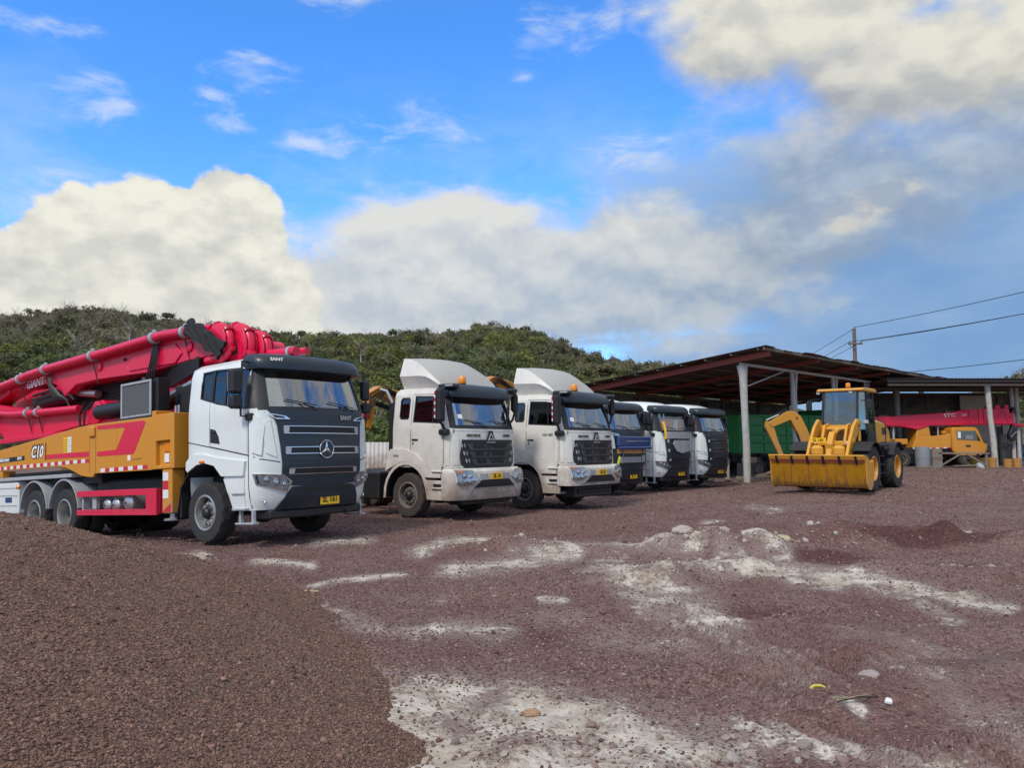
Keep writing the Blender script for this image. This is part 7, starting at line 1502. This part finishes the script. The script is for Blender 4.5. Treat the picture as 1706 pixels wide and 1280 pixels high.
# ------------------------------------------------------------------ mobile crane under the flat roofed shed (side on, facing right)
def mobile_crane():
    T = thing('mobile_crane', 'ochre mobile crane with crimson telescopic boom under the flat roofed shed', 'crane', (23.0, 44.6, 0.35), 0, scale=1.0)
    # local x runs to the right of the picture; scale of the photo at this distance
    mb = MB(); mb.prism([(-1.0, 1.12), (1.15, 1.12), (1.15, 1.90), (0.92, 1.92), (0.92, 1.84), (-0.65, 1.70), (-0.9, 1.45)], 'y', -1.15, -1.05, 'orange', 0.02); mb.box(-2.0, 1.2, -1.0, 1.0, 0.75, 1.1, 'chassis', 0.03); mb.box(-1.8, -1.1, -0.9, 0.9, 1.3, 1.62, 'orange', 0.03); mb.done('carrier_body', T)
    mb = MB()
    for i in range(10): mb.box(-0.98 + i * 0.21, -0.78 + i * 0.21, -1.156, -1.151, 1.06 + 0.004 * i, 1.12 + 0.004 * i, 'tapew' if i % 2 == 0 else 'taper')
    mb.done('reflective_tape', T)
    c = MB(); c.prism([(1.20, 1.0), (1.45, 0.68), (2.75, 0.68), (3.08, 0.88), (3.14, 1.32), (2.95, 1.42), (2.65, 2.18), (2.5, 2.26), (1.28, 2.26), (1.20, 2.1)], 'y', -1.15, 1.0, 'orange', 0.05); c.done('driver_cab', T)
    mb = MB(); mb.prism([(1.48, 1.58), (1.45, 2.06), (2.5, 2.06), (2.76, 1.50)], 'y', -1.165, -1.135, 'dglass', 0.0); mb.box(1.52, 1.68, -1.172, -1.166, 1.66, 2.0, 'paper'); mb.box(1.95, 2.35, -1.172, -1.166, 1.6, 1.82, 'grey'); mb.done('side_window', T)
    mb = MB(); mb.box(1.95, 2.2, -1.17, -1.14, 1.18, 1.28, 'ink'); mb.bar((1.6, -1.155, 0.84), (2.7, -1.155, 0.84), 0.02, 0.03, 'mustard'); mb.done('door_handle', T)
    mb = MB(); mb.box(3.02, 3.36, -1.1, 1.0, 0.55, 0.95, 'black', 0.06); mb.box(3.06, 3.34, -0.9, 0.9, 0.95, 1.35, 'grey', 0.08); mb.box(3.34, 3.38, -1.0, -0.6, 0.7, 0.85, 'lgrey', 0.02); mb.tube([(2.9, -1.1, 1.42), (3.3, -1.2, 1.5), (3.3, -1.2, 1.1)], 0.02, 'black', 6); mb.done('front_bumper', T)
    for x in (-1.55, 2.1):
        for s in (-1, 1): wheel(T, x, s * 0.95, 0.5, 0.5, 0.3, s, tyre='rubberd', rim='rimd', lug=40)
    # boom
    mb = MB(); mb.prism([(-3.6, 2.36), (-1.2, 2.30), (-0.35, 2.12), (0.35, 2.34), (5.05, 2.42), (5.05, 3.35), (2.4, 3.26), (1.6, 3.12), (-1.4, 2.90), (-3.6, 2.82)], 'y', -0.55, 0.1, 'red', 0.03); mb.prism([(-3.6, 2.44), (5.05, 2.50), (5.05, 2.46), (-3.6, 2.40)], 'y', -0.575, -0.55, 'red', 0.006)
    for x in (2.55, 3.05, 3.35): mb.box(x, x + 0.12, -0.60, -0.55, 2.5, 3.3, 'red', 0.01)
    mb.bar((2.2, -0.565, 3.2), (3.0, -0.565, 2.55), 0.03, 0.05, 'red', 0.004)
    for (x0, z0, x1, z1) in ((3.9, 2.55, 4.5, 3.25), (4.5, 3.25, 4.7, 2.55), (4.7, 2.6, 5.0, 3.2), (3.6, 3.2, 3.9, 2.6)): mb.bar((x0, -0.565, z0), (x1, -0.565, z1), 0.03, 0.06, 'red', 0.004)
    for x in (3.7, 4.2, 4.7): mb.lathe([(0.14, -0.08), (0.14, 0.08)], 'red', frame((x, -0.4, 3.38), (1, 0, 0), (0, 0, 1)), 14)
    b = mb.done('boom', T)
    mb = MB(); mb.prism([(-0.05, 0.98), (0.15, 1.05), (0.15, 0.98)], 'y', 0, 0.01, 'ink'); mb.bm.free()
    mb = MB(); mb.text('STC', 0.26, 'wink', frame((1.45, -0.556, 2.93), (1, 0, 0.05), (-0.05, 0, 1)), 0.003, bold=0.003, sx=1.5); mb.text('250', 0.2, 'wink', frame((2.28, -0.556, 2.96), (1, 0, 0.05), (-0.05, 0, 1)), 0.003); mb.done('lettering', b)
    mb = MB(); mb.lathe([(0.2, -0.25), (0.2, 0.25)], 'black', frame((4.98, -0.3, 3.22), (1, 0, 0), (0, 0, 1)), 16); mb.bar((5.0, -0.3, 2.42), (6.6, -0.3, 2.30), 0.2, 0.14, 'red', 0.02); mb.done('boom_head', b)
    mb = MB(); mb.prism([(-0.6, 1.1), (0.5, 1.1), (0.3, 2.35), (-0.3, 2.35)], 'y', -0.5, 0.5, 'orange', 0.03); mb.tube([(0.9, -0.3, 1.5), (0.9, -0.3, 2.4)], 0.05, 'lgrey', 8); mb.tube([(-1.6, -0.3, 1.1), (-1.6, -0.3, 2.4)], 0.06, 'lgrey', 8); mb.box(0.72, 0.92, -1.1, -0.9, 1.9, 2.05, 'orange', 0.02); mb.done('slewing_turret', T)
    mb = MB(); mb.tube([(4.95, -0.42, 3.2), (4.95, -0.42, 2.25)], 0.012, 'hose', 6); mb.tube([(5.05, -0.42, 3.2), (5.02, -0.42, 2.25)], 0.012, 'hose', 6); mb.prism([(4.75, 1.55), (5.05, 1.50), (5.20, 1.8), (5.15, 2.25), (4.95, 2.4), (4.85, 2.1), (4.72, 1.9)], 'y', -0.58, -0.30, 'black', 0.04); mb.bar((4.8, -0.59, 1.72), (5.12, -0.59, 2.02), 0.01, 0.05, 'grey', 0.003)
    k = 16; mb.tube([(4.62 + 0.17 * math.cos(a), -0.44, 1.20 + 0.17 * math.sin(a)) for a in (R(130 - 290 * i / k) for i in range(k + 1))], [0.045] * (k // 2) + [0.05] * (k // 2) + [0.02], 'black', 8); mb.tube([(4.52, -0.44, 1.32), (4.8, -0.44, 1.6)], 0.045, 'black', 8); mb.done('hook_block', T)
    return T
mobile_crane()

# ------------------------------------------------------------------ green tipper parked inside the long shed
def green_tipper():
    T = thing('tipper_truck', 'green tipper truck with ribbed body and faded teal cab inside the shed', 'truck', (14.9, 43.4, 0.05), 26)
    mb = MB(); mb.prism([(-4.2, 1.15), (2.1, 1.15), (2.1, 3.2), (-4.2, 3.15)], 'y', -1.25, 1.25, 'green', 0.03)
    for z in (1.15, 1.7, 2.1, 2.6, 3.05): mb.box(-4.22, 2.12, -1.32, -1.25, z, z + 0.10, 'green', 0.015)
    for x in (-4.1, -2.6, -1.0, 0.6, 2.0): mb.box(x, x + 0.12, -1.30, -1.25, 1.251, 3.04, 'green', 0.01)
    mb.prism([(2.1, 2.0), (2.2, 2.0), (3.5, 3.42), (3.5, 3.52), (2.1, 3.52)], 'y', -1.22, 1.22, 'green', 0.02); mb.done('tipping_body', T)
    mb = MB(); mb.prism([(2.35, 0.9), (4.3, 0.9), (4.35, 1.8), (4.1, 2.85), (3.95, 2.95), (2.35, 2.95)], 'y', -1.15, 1.15, 'teal', 0.06); mb.box(3.0, 4.36, -1.18, -1.14, 1.25, 1.35, 'white', 0.01); mb.box(4.34, 4.42, -1.0, 1.0, 1.55, 1.72, 'white', 0.02); c = mb.done('cab', T)
    mb = MB(); mb.prism([(3.0, 1.9), (4.12, 1.9), (3.95, 2.7), (3.0, 2.7)], 'y', -1.162, -1.14, 'dglass'); mb.add([(4.338, -1.0, 1.88), (4.338, 1.0, 1.88), (4.14, 0.95, 2.75), (4.14, -0.95, 2.75)], [(0, 1, 2, 3)], 'dglass'); mb.done('cab_window', c)
    mb = MB(); mb.tube([(4.2, -1.1, 2.6), (4.4, -1.45, 2.65)], 0.02, 'black', 6); mb.box(4.33, 4.43, -1.58, -1.38, 2.1, 2.7, 'black', 0.03); mb.done('door_mirror', c)
    chassis(T, -4.0, 4.1, 0.7)
    for x in (-3.0, -1.6, 3.35):
        for s in (-1, 1): wheel(T, x, s * 1.0, 0.5, 0.5, 0.3, s, tyre='rubberd', rim='rimd', lug=40)
green_tipper()

# ------------------------------------------------------------------ mini excavator arm beyond the bucket
M['excavp'] = paint('worn_excavator_paint', (0.52, 0.235, 0.02), rough=0.55, coat=0.0, dirt=0.6, spots=0.9, low=3.0)
def excavator():
    T = thing('mini_excavator', 'yellow mini excavator with arched arm standing behind the loader', 'excavator', (13.42, 33.2, 0), 178, scale=0.92)
    T.location.z = gbf(13.3, 33.2)
    mb = MB(); y = 'excavp'
    for s in (-1, 1):
        P = [(-1.1, 0.02), (1.1, 0.02), (1.32, 0.22), (1.32, 0.36), (1.1, 0.58), (-1.1, 0.58), (-1.32, 0.36), (-1.32, 0.22)]; mb.prism(P, 'y', s * 0.75 - 0.2, s * 0.75 + 0.2, 'chassis', 0.02)
    tr = mb.done('crawler_track', T)
    mb = MB(); mb.box(-0.5, 0.5, -0.55, 0.55, 0.3, 0.72, 'chassis', 0.03); mb.prism([(-1.3, 0.75), (0.9, 0.75), (0.9, 1.15), (0.0, 1.2), (0.0, 1.75), (-1.1, 1.75), (-1.35, 1.4)], 'y', -0.85, 0.85, y, 0.06); mb.done('upper_body', T)
    mb = MB(); mb.prism([(-0.3, 1.2), (0.75, 1.2), (0.8, 1.9), (0.6, 2.6), (-0.3, 2.6)], 'y', 0.02, 0.83, 'dglass', 0.02); mb.box(-0.35, 0.65, 0.0, 0.85, 2.6, 2.68, y, 0.03); mb.done('operator_cab', T)
    # boom rises from the body, turns over and the stick hangs down in front
    mb = MB(); mb.prism([(0.85, 0.95), (1.22, 1.15), (1.50, 2.1), (1.86, 2.80), (2.70, 2.46), (2.85, 2.68), (2.0, 3.20), (1.72, 3.22), (1.40, 2.98), (1.08, 2.3), (0.76, 1.25)], 'y', -0.16, 0.16, y, 0.02); mb.box(1.55, 1.62, -0.2, 0.2, 2.86, 2.94, 'black', 0.01); mb.done('boom', T)
    mb = MB(); mb.prism([(2.95, 2.75), (3.0, 2.5), (2.72, 1.9), (2.30, 0.95), (2.12, 1.0), (2.45, 1.9), (2.62, 2.55), (2.70, 2.72)], 'y', -0.12, 0.12, y, 0.015); mb.done('stick', T)
    mb = MB(); mb.tube([(1.65, 0, 3.24), (2.35, 0, 3.05)], 0.07, 'black', 12); mb.tube([(2.35, 0, 3.05), (2.92, 0, 2.80)], 0.035, 'lgrey', 8); mb.tube([(1.2, 0.0, 1.2), (1.55, 0.0, 2.25)], 0.07, 'black', 12); mb.tube([(2.55, -0.15, 1.8), (2.95, -0.15, 2.4)], 0.05, 'black', 10)
    for i in range(3): mb.tube([(1.5, -0.18 - 0.02 * i, 2.7), (1.9, -0.2, 3.28 + 0.03 * i), (2.6, -0.2, 2.95 + 0.04 * i), (2.8, -0.15, 2.4)], 0.016, 'hose', 6)
    mb.done('hydraulic_cylinder', T)
    mb = MB(); mb.prism([(2.1, 1.05), (2.4, 0.98), (2.45, 0.6), (2.2, 0.25), (1.85, 0.3), (1.9, 0.38), (2.1, 0.45), (2.2, 0.7)], 'y', -0.3, 0.3, 'chassis', 0.01); mb.done('digging_bucket', T)
excavator()

# ------------------------------------------------------------------ utility pole and wires
PX, PY = 26.25, 60.0
T = thing('utility_pole', 'wooden utility pole with short crossarm behind the shed roof', 'utility pole', (PX, PY, 0.2), 0)
mb = MB(); mb.tube([(0.0, 0, -0.5), (0, 0, 10.3)], [0.19, 0.13], 'wood', 12); mb.done('pole_shaft', T)
mb = MB(); mb.box(-0.55, 0.55, -0.20, -0.12, 9.05, 9.17, 'wood', 0.01); mb.bar((-0.5, -0.16, 9.05), (0, -0.16, 8.6), 0.03, 0.05, 'wood'); mb.done('crossarm', T)
mb = MB()
for x in (-0.45, 0.45): mb.lathe([(0.05, 0), (0.07, 0.04), (0.04, 0.08), (0.06, 0.12), (0, 0.15)], 'grey', at(x, -0.16, 9.17), 10)
mb.lathe([(0.05, 0), (0.07, 0.05), (0.0, 0.14)], 'grey', at(0, 0, 10.28), 10); mb.done('insulator', T)
T = thing('utility_pole', 'near utility pole standing off to the right of the yard', 'utility pole', (33.5, 34.0, 0.2), 0)
mb = MB(); mb.tube([(0.0, 0, -0.5), (0, 0, 10.9)], [0.19, 0.13], 'wood', 12); mb.done('pole_shaft', T)
mb = MB(); mb.box(-0.55, 0.55, -0.20, -0.12, 9.35, 9.47, 'wood', 0.01); mb.done('crossarm', T)
def wire(a, b, sag, label, r=0.022):
    a, b = Vector(a), Vector(b); pts = [a + (b - a) * (i / 20) - Vector((0, 0, sag * 4 * (i / 20) * (1 - i / 20))) for i in range(21)]
    mb = MB(); mb.tube(pts, r, 'hose', 6); o = mb.done('power_line', None, sharp=80); tag(o, label, 'power line', 'overhead power lines')
wire((PX, PY, 10.6), (33.5, 34.0, 11.1), 0.25, 'topmost overhead wire running right from the pole')
wire((PX + 0.45, PY - 0.16, 9.5), (33.9, 33.8, 9.8), 0.25, 'upper of the paired overhead wires running right from the crossarm')
wire((PX - 0.45, PY - 0.16, 9.45), (33.1, 33.8, 9.55), 0.25, 'lower of the paired overhead wires running right from the crossarm')
wire((PX, PY, 6.85), (33.5, 34.0, 7.0), 0.3, 'lowest overhead wire passing just above the flat shed roof')
wire((PX, PY, 10.5), (36.0, 128.0, 10.0), 0.5, 'thin wire running left and away from the top of the pole')
wire((PX - 0.45, PY - 0.16, 9.45), (35.6, 128.0, 8.8), 0.5, 'left wire running away from the crossarm behind the shed')
wire((PX + 0.45, PY - 0.16, 9.45), (36.4, 128.0, 8.8), 0.5, 'right wire running away from the crossarm behind the shed')

# ------------------------------------------------------------------ small things along the back of the yard
def drum(x, y, r, h, label, m='plate', lying=False, grp=None):
    z = gbf(x, y); mb = MB(); mb.lathe([(0, 0), (r, 0), (r, h * 0.3), (r * 1.05, h * 0.32), (r * 1.05, h * 0.36), (r, h * 0.38), (r, h * 0.64), (r * 1.05, h * 0.66), (r * 1.05, h * 0.7), (r, h * 0.72), (r, h), (r * 0.9, h), (r * 0.88, h * 0.96), (0, h * 0.96)], m, Matrix.Identity(4), 18)
    o = mb.done('drum', None, (x, y, z), (R(90), 0, R(70)) if lying else (0, 0, 0)); 
    if lying: o.location.z = z + r
    tag(o, label, 'drum', grp)
M['drumy'] = plain('dirty_yellow_drum', (0.42, 0.30, 0.03), 0.6, var=0.4); M['drumo'] = plain('dirty_orange_drum', (0.40, 0.20, 0.05), 0.6, var=0.4)
for i, (px, m, lab) in enumerate(((24.75, 'drumy', 'yellow drum just right of the trestle table'), (25.25, 'drumy', 'yellow drum second from the trestle table'), (25.72, 'drumo', 'orange drum left of the thick white post'), (26.62, 'drumo', 'orange drum just right of the thick white post'), (27.05, 'drumo', 'tan drum at the right end of the drum row'))):
    drum(px, 42.4 + 0.1 * (i % 2), 0.21, 0.44 + 0.04 * (i % 3), lab, m)
drum(24.95, 42.75, 0.2, 0.42, 'yellow drum lying on its side behind the drum row', 'drumy', True)
T = thing('trestle_table', 'rough timber trestle table in front of the crane', 'table', (23.75, 42.0, gbf(23.75, 42.0)), 0)
mb = MB(); mb.box(-1.35, 1.35, -0.45, 0.45, 0.72, 0.79, 'greywood', 0.006); mb.done('table_top', T)
for x in (-1.2, 1.2):
    for y in (-0.36, 0.36): mb = MB(); mb.box(x - 0.05, x + 0.05, y - 0.05, y + 0.05, -0.05, 0.72, 'greywood', 0.004); mb.done('leg', T)
mb = MB(); mb.bar((-1.15, -0.40, 0.15), (-0.2, -0.40, 0.70), 0.05, 0.07, 'greywood'); mb.bar((1.15, -0.40, 0.15), (0.2, -0.40, 0.70), 0.05, 0.07, 'greywood'); mb.done('brace', T)
mb = MB(); mb.bar((-0.5, 0, 0.1), (0.9, 0.05, 0.14), 0.2, 0.06, 'greywood', 0.004); mb.bar((-0.4, 0.2, 0.04), (0.8, 0.1, 0.04), 0.16, 0.05, 'greywood', 0.004); o = mb.done('plank_stack', None, (23.7, 41.6, gbf(23.7, 41.6))); tag(o, 'loose planks lying on the ground under the trestle table', 'planks')
mb = MB(); mb.lathe([(0.0, 0), (0.18, 0.0), (0.22, 0.1), (0.2, 0.22), (0.1, 0.26), (0, 0.26)], 'lgrey', Matrix.Identity(4), 16); o = mb.done('bucket', None, (24.55, 41.7, gbf(24.5, 41.7)), (0.9, 0.2, 0.3)); tag(o, 'grey tipped bucket beside the right trestle leg', 'bucket')
mb = MB(); mb.lathe([(0, 0), (0.36, 0), (0.37, 0.5), (0.37, 1.0), (0.35, 1.1), (0, 1.1)], 'grey', Matrix.Identity(4), 22); mb.lathe([(0.38, 0.5), (0.39, 0.52), (0.38, 0.54)], 'grey', Matrix.Identity(4), 22); o = mb.done('barrel', None, (21.75, 41.9, gbf(21.75, 41.9))); tag(o, 'dark grey barrel behind the loader rear wheel', 'barrel')
mb = MB(); mb.box(-0.25, 0.25, -0.25, 0.25, 0, 1.0, 'greywood', 0.01); mb.box(-0.27, 0.27, -0.27, -0.251, 0.45, 0.55, 'wood'); o = mb.done('crate', None, (22.35, 41.8, gbf(22.3, 41.8))); tag(o, 'tall pale wooden crate between barrel and trestle table', 'crate')
mb = MB(); mb.bar((-0.9, 0, 0.06), (0.3, 0, 0.06), 0.15, 0.1, 'greywood', 0.004); o = mb.done('timber_beam', None, (22.0, 41.3, gbf(22, 41.3))); tag(o, 'pale timber beam on the ground before the grey barrel', 'beam')
# timber and scrap at the first post of the shed
r = np.random.default_rng(9)
for i, (x, y, L_, a, t_, lab) in enumerate(((8.9, 34.6, 1.3, 0.9, 0.5, 'pale plank leaning by the foot of the first white post'), (10.9, 35.6, 1.6, -0.2, 0.2, 'long plank lying right of the first white post'), (11.6, 36.2, 1.2, 0.3, 0.35, 'tilted beam behind the loader bucket'), (12.1, 36.9, 1.5, 0.1, 0.1, 'low beam behind the loader bucket end'), (9.6, 35.4, 1.1, 1.3, 0.7, 'short plank standing behind the first white post'))):
    mb = MB(); mb.bar((-L_ / 2, 0, 0), (L_ / 2, 0, L_ * t_), 0.22, 0.08, 'greywood' if i % 2 == 0 else 'wood', 0.006); o = mb.done('plank', None, (x, y, gbf(x, y) + 0.1 + 0.0 * i), (0, 0, a)); tag(o, lab, 'plank')
def engine_block(x, y, s, lab):
    mb = MB(); mb.box(-0.5 * s, 0.5 * s, -0.3 * s, 0.3 * s, 0.15 * s, 0.7 * s, 'chassis', 0.03); mb.lathe([(0.22 * s, 0), (0.24 * s, 0.1), (0.1 * s, 0.12), (0, 0.12)], 'rubberd', frame((0.2 * s, -0.3 * s, 0.4 * s), (1, 0, 0), (0, 0, 1)), 16); mb.box(-0.3 * s, 0.3 * s, -0.2 * s, 0.2 * s, 0.7 * s, 0.95 * s, 'wood', 0.03); mb.box(-0.55 * s, 0.55 * s, -0.32 * s, 0.32 * s, 0, 0.14 * s, 'greywood', 0.01)
    o = mb.done('engine_block', None, (x, y, gbf(x, y)), (0, 0, 0.6)); tag(o, lab, 'engine')
engine_block(8.35, 34.9, 0.9, 'dark scrap engine block on a pallet left of the first white post'); engine_block(11.4, 38.0, 1.1, 'dark scrap engine block under the green tipper body')
# white corrugated fence behind the tractors
T = thing('sheet_fence', 'white corrugated sheet fence behind the dusty tractor trucks', 'fence', (-14, 46.0, 0), 0)
mb = MB(); V = []; F = []; k = 420
for i in range(k + 1):
    x = 12.5 * i / k; o = 0.03 * math.sin(2 * math.pi * x / 0.24)
    V += [(x, o, -0.2), (x, o, 1.78), (x, o + 0.015, 1.78), (x, o + 0.015, -0.2)]
for i in range(k): a = i * 4; b = a + 4; F += [(a, b, b + 1, a + 1), (a + 2, b + 2, b + 3, a + 3), (a + 1, b + 1, b + 2, a + 2)]
mb.add(V, F, 'cream'); mb.done('fence_sheet', T, sharp=60)
for i in range(6): mb = MB(); mb.box(2.45 * i, 2.45 * i + 0.07, 0.05, 0.12, -0.2, 1.8, 'grey'); mb.done('fence_post', T)
# bushes by the shed and the yard edge
def bush(x, y, z, w, h, seed, label, c, cards=420):
    r = np.random.default_rng(seed); t = thing('bush', label, 'bush', (x, y, z), 0)
    v, f, sh = crown_cards(r, cards * 2, 11, 0.055, 0.8); v = v * np.array((w / 2, w / 2, h * 0.75))
    v[:, 2] += h * 0.15
    o = raw_mesh('foliage', v, f, [M['leaf']], False, {'tone': sh[:, None] * np.array(c)}); o.parent = t
    mb = MB()
    for i in range(5): a = i * 1.26; mb.tube([(0, 0, -0.2), (0.15 * w * math.cos(a), 0.15 * w * math.sin(a), h * 0.3), (0.32 * w * math.cos(a), 0.32 * w * math.sin(a), h * 0.65)], [0.03, 0.02, 0.008], 'bark', 5)
    mb.done('stem', t)
bush(31.5, 52, 0.3, 3.6, 2.6, 501, 'pale green bush beyond the right end of the flat roofed shed', (0.22, 0.25, 0.08)); bush(34.0, 56, 0.3, 4.5, 3.4, 502, 'darker tall bush at the right edge behind the shed', (0.15, 0.185, 0.07))
for i, (x, y, w, h, c, lab) in enumerate(((-33, 62, 7, 4.2, (0.18, 0.23, 0.065), 'round leafy bush at the left edge behind the pump truck deck'), (-27, 64, 6, 3.4, (0.22, 0.26, 0.08), 'light green bush behind the pump truck rear'), (-11.5, 66, 6, 4.6, (0.13, 0.17, 0.06), 'dark bush behind the white sheet fence'), (-5.5, 70, 6, 4.8, (0.15, 0.19, 0.07), 'tall bush behind the gap between the first two tractors'))): bush(x, y, 0, w, h, 510 + i, lab, c, 700)
T = thing('timber_post', 'blue painted post standing at the right edge beyond the hook block', 'post', (29.0, 45.2, gbf(29, 45.2)), 0); mb = MB(); mb.box(-0.14, 0.14, -0.1, 0.1, -0.1, 2.1, 'blue', 0.02); mb.done('post_shaft', T)
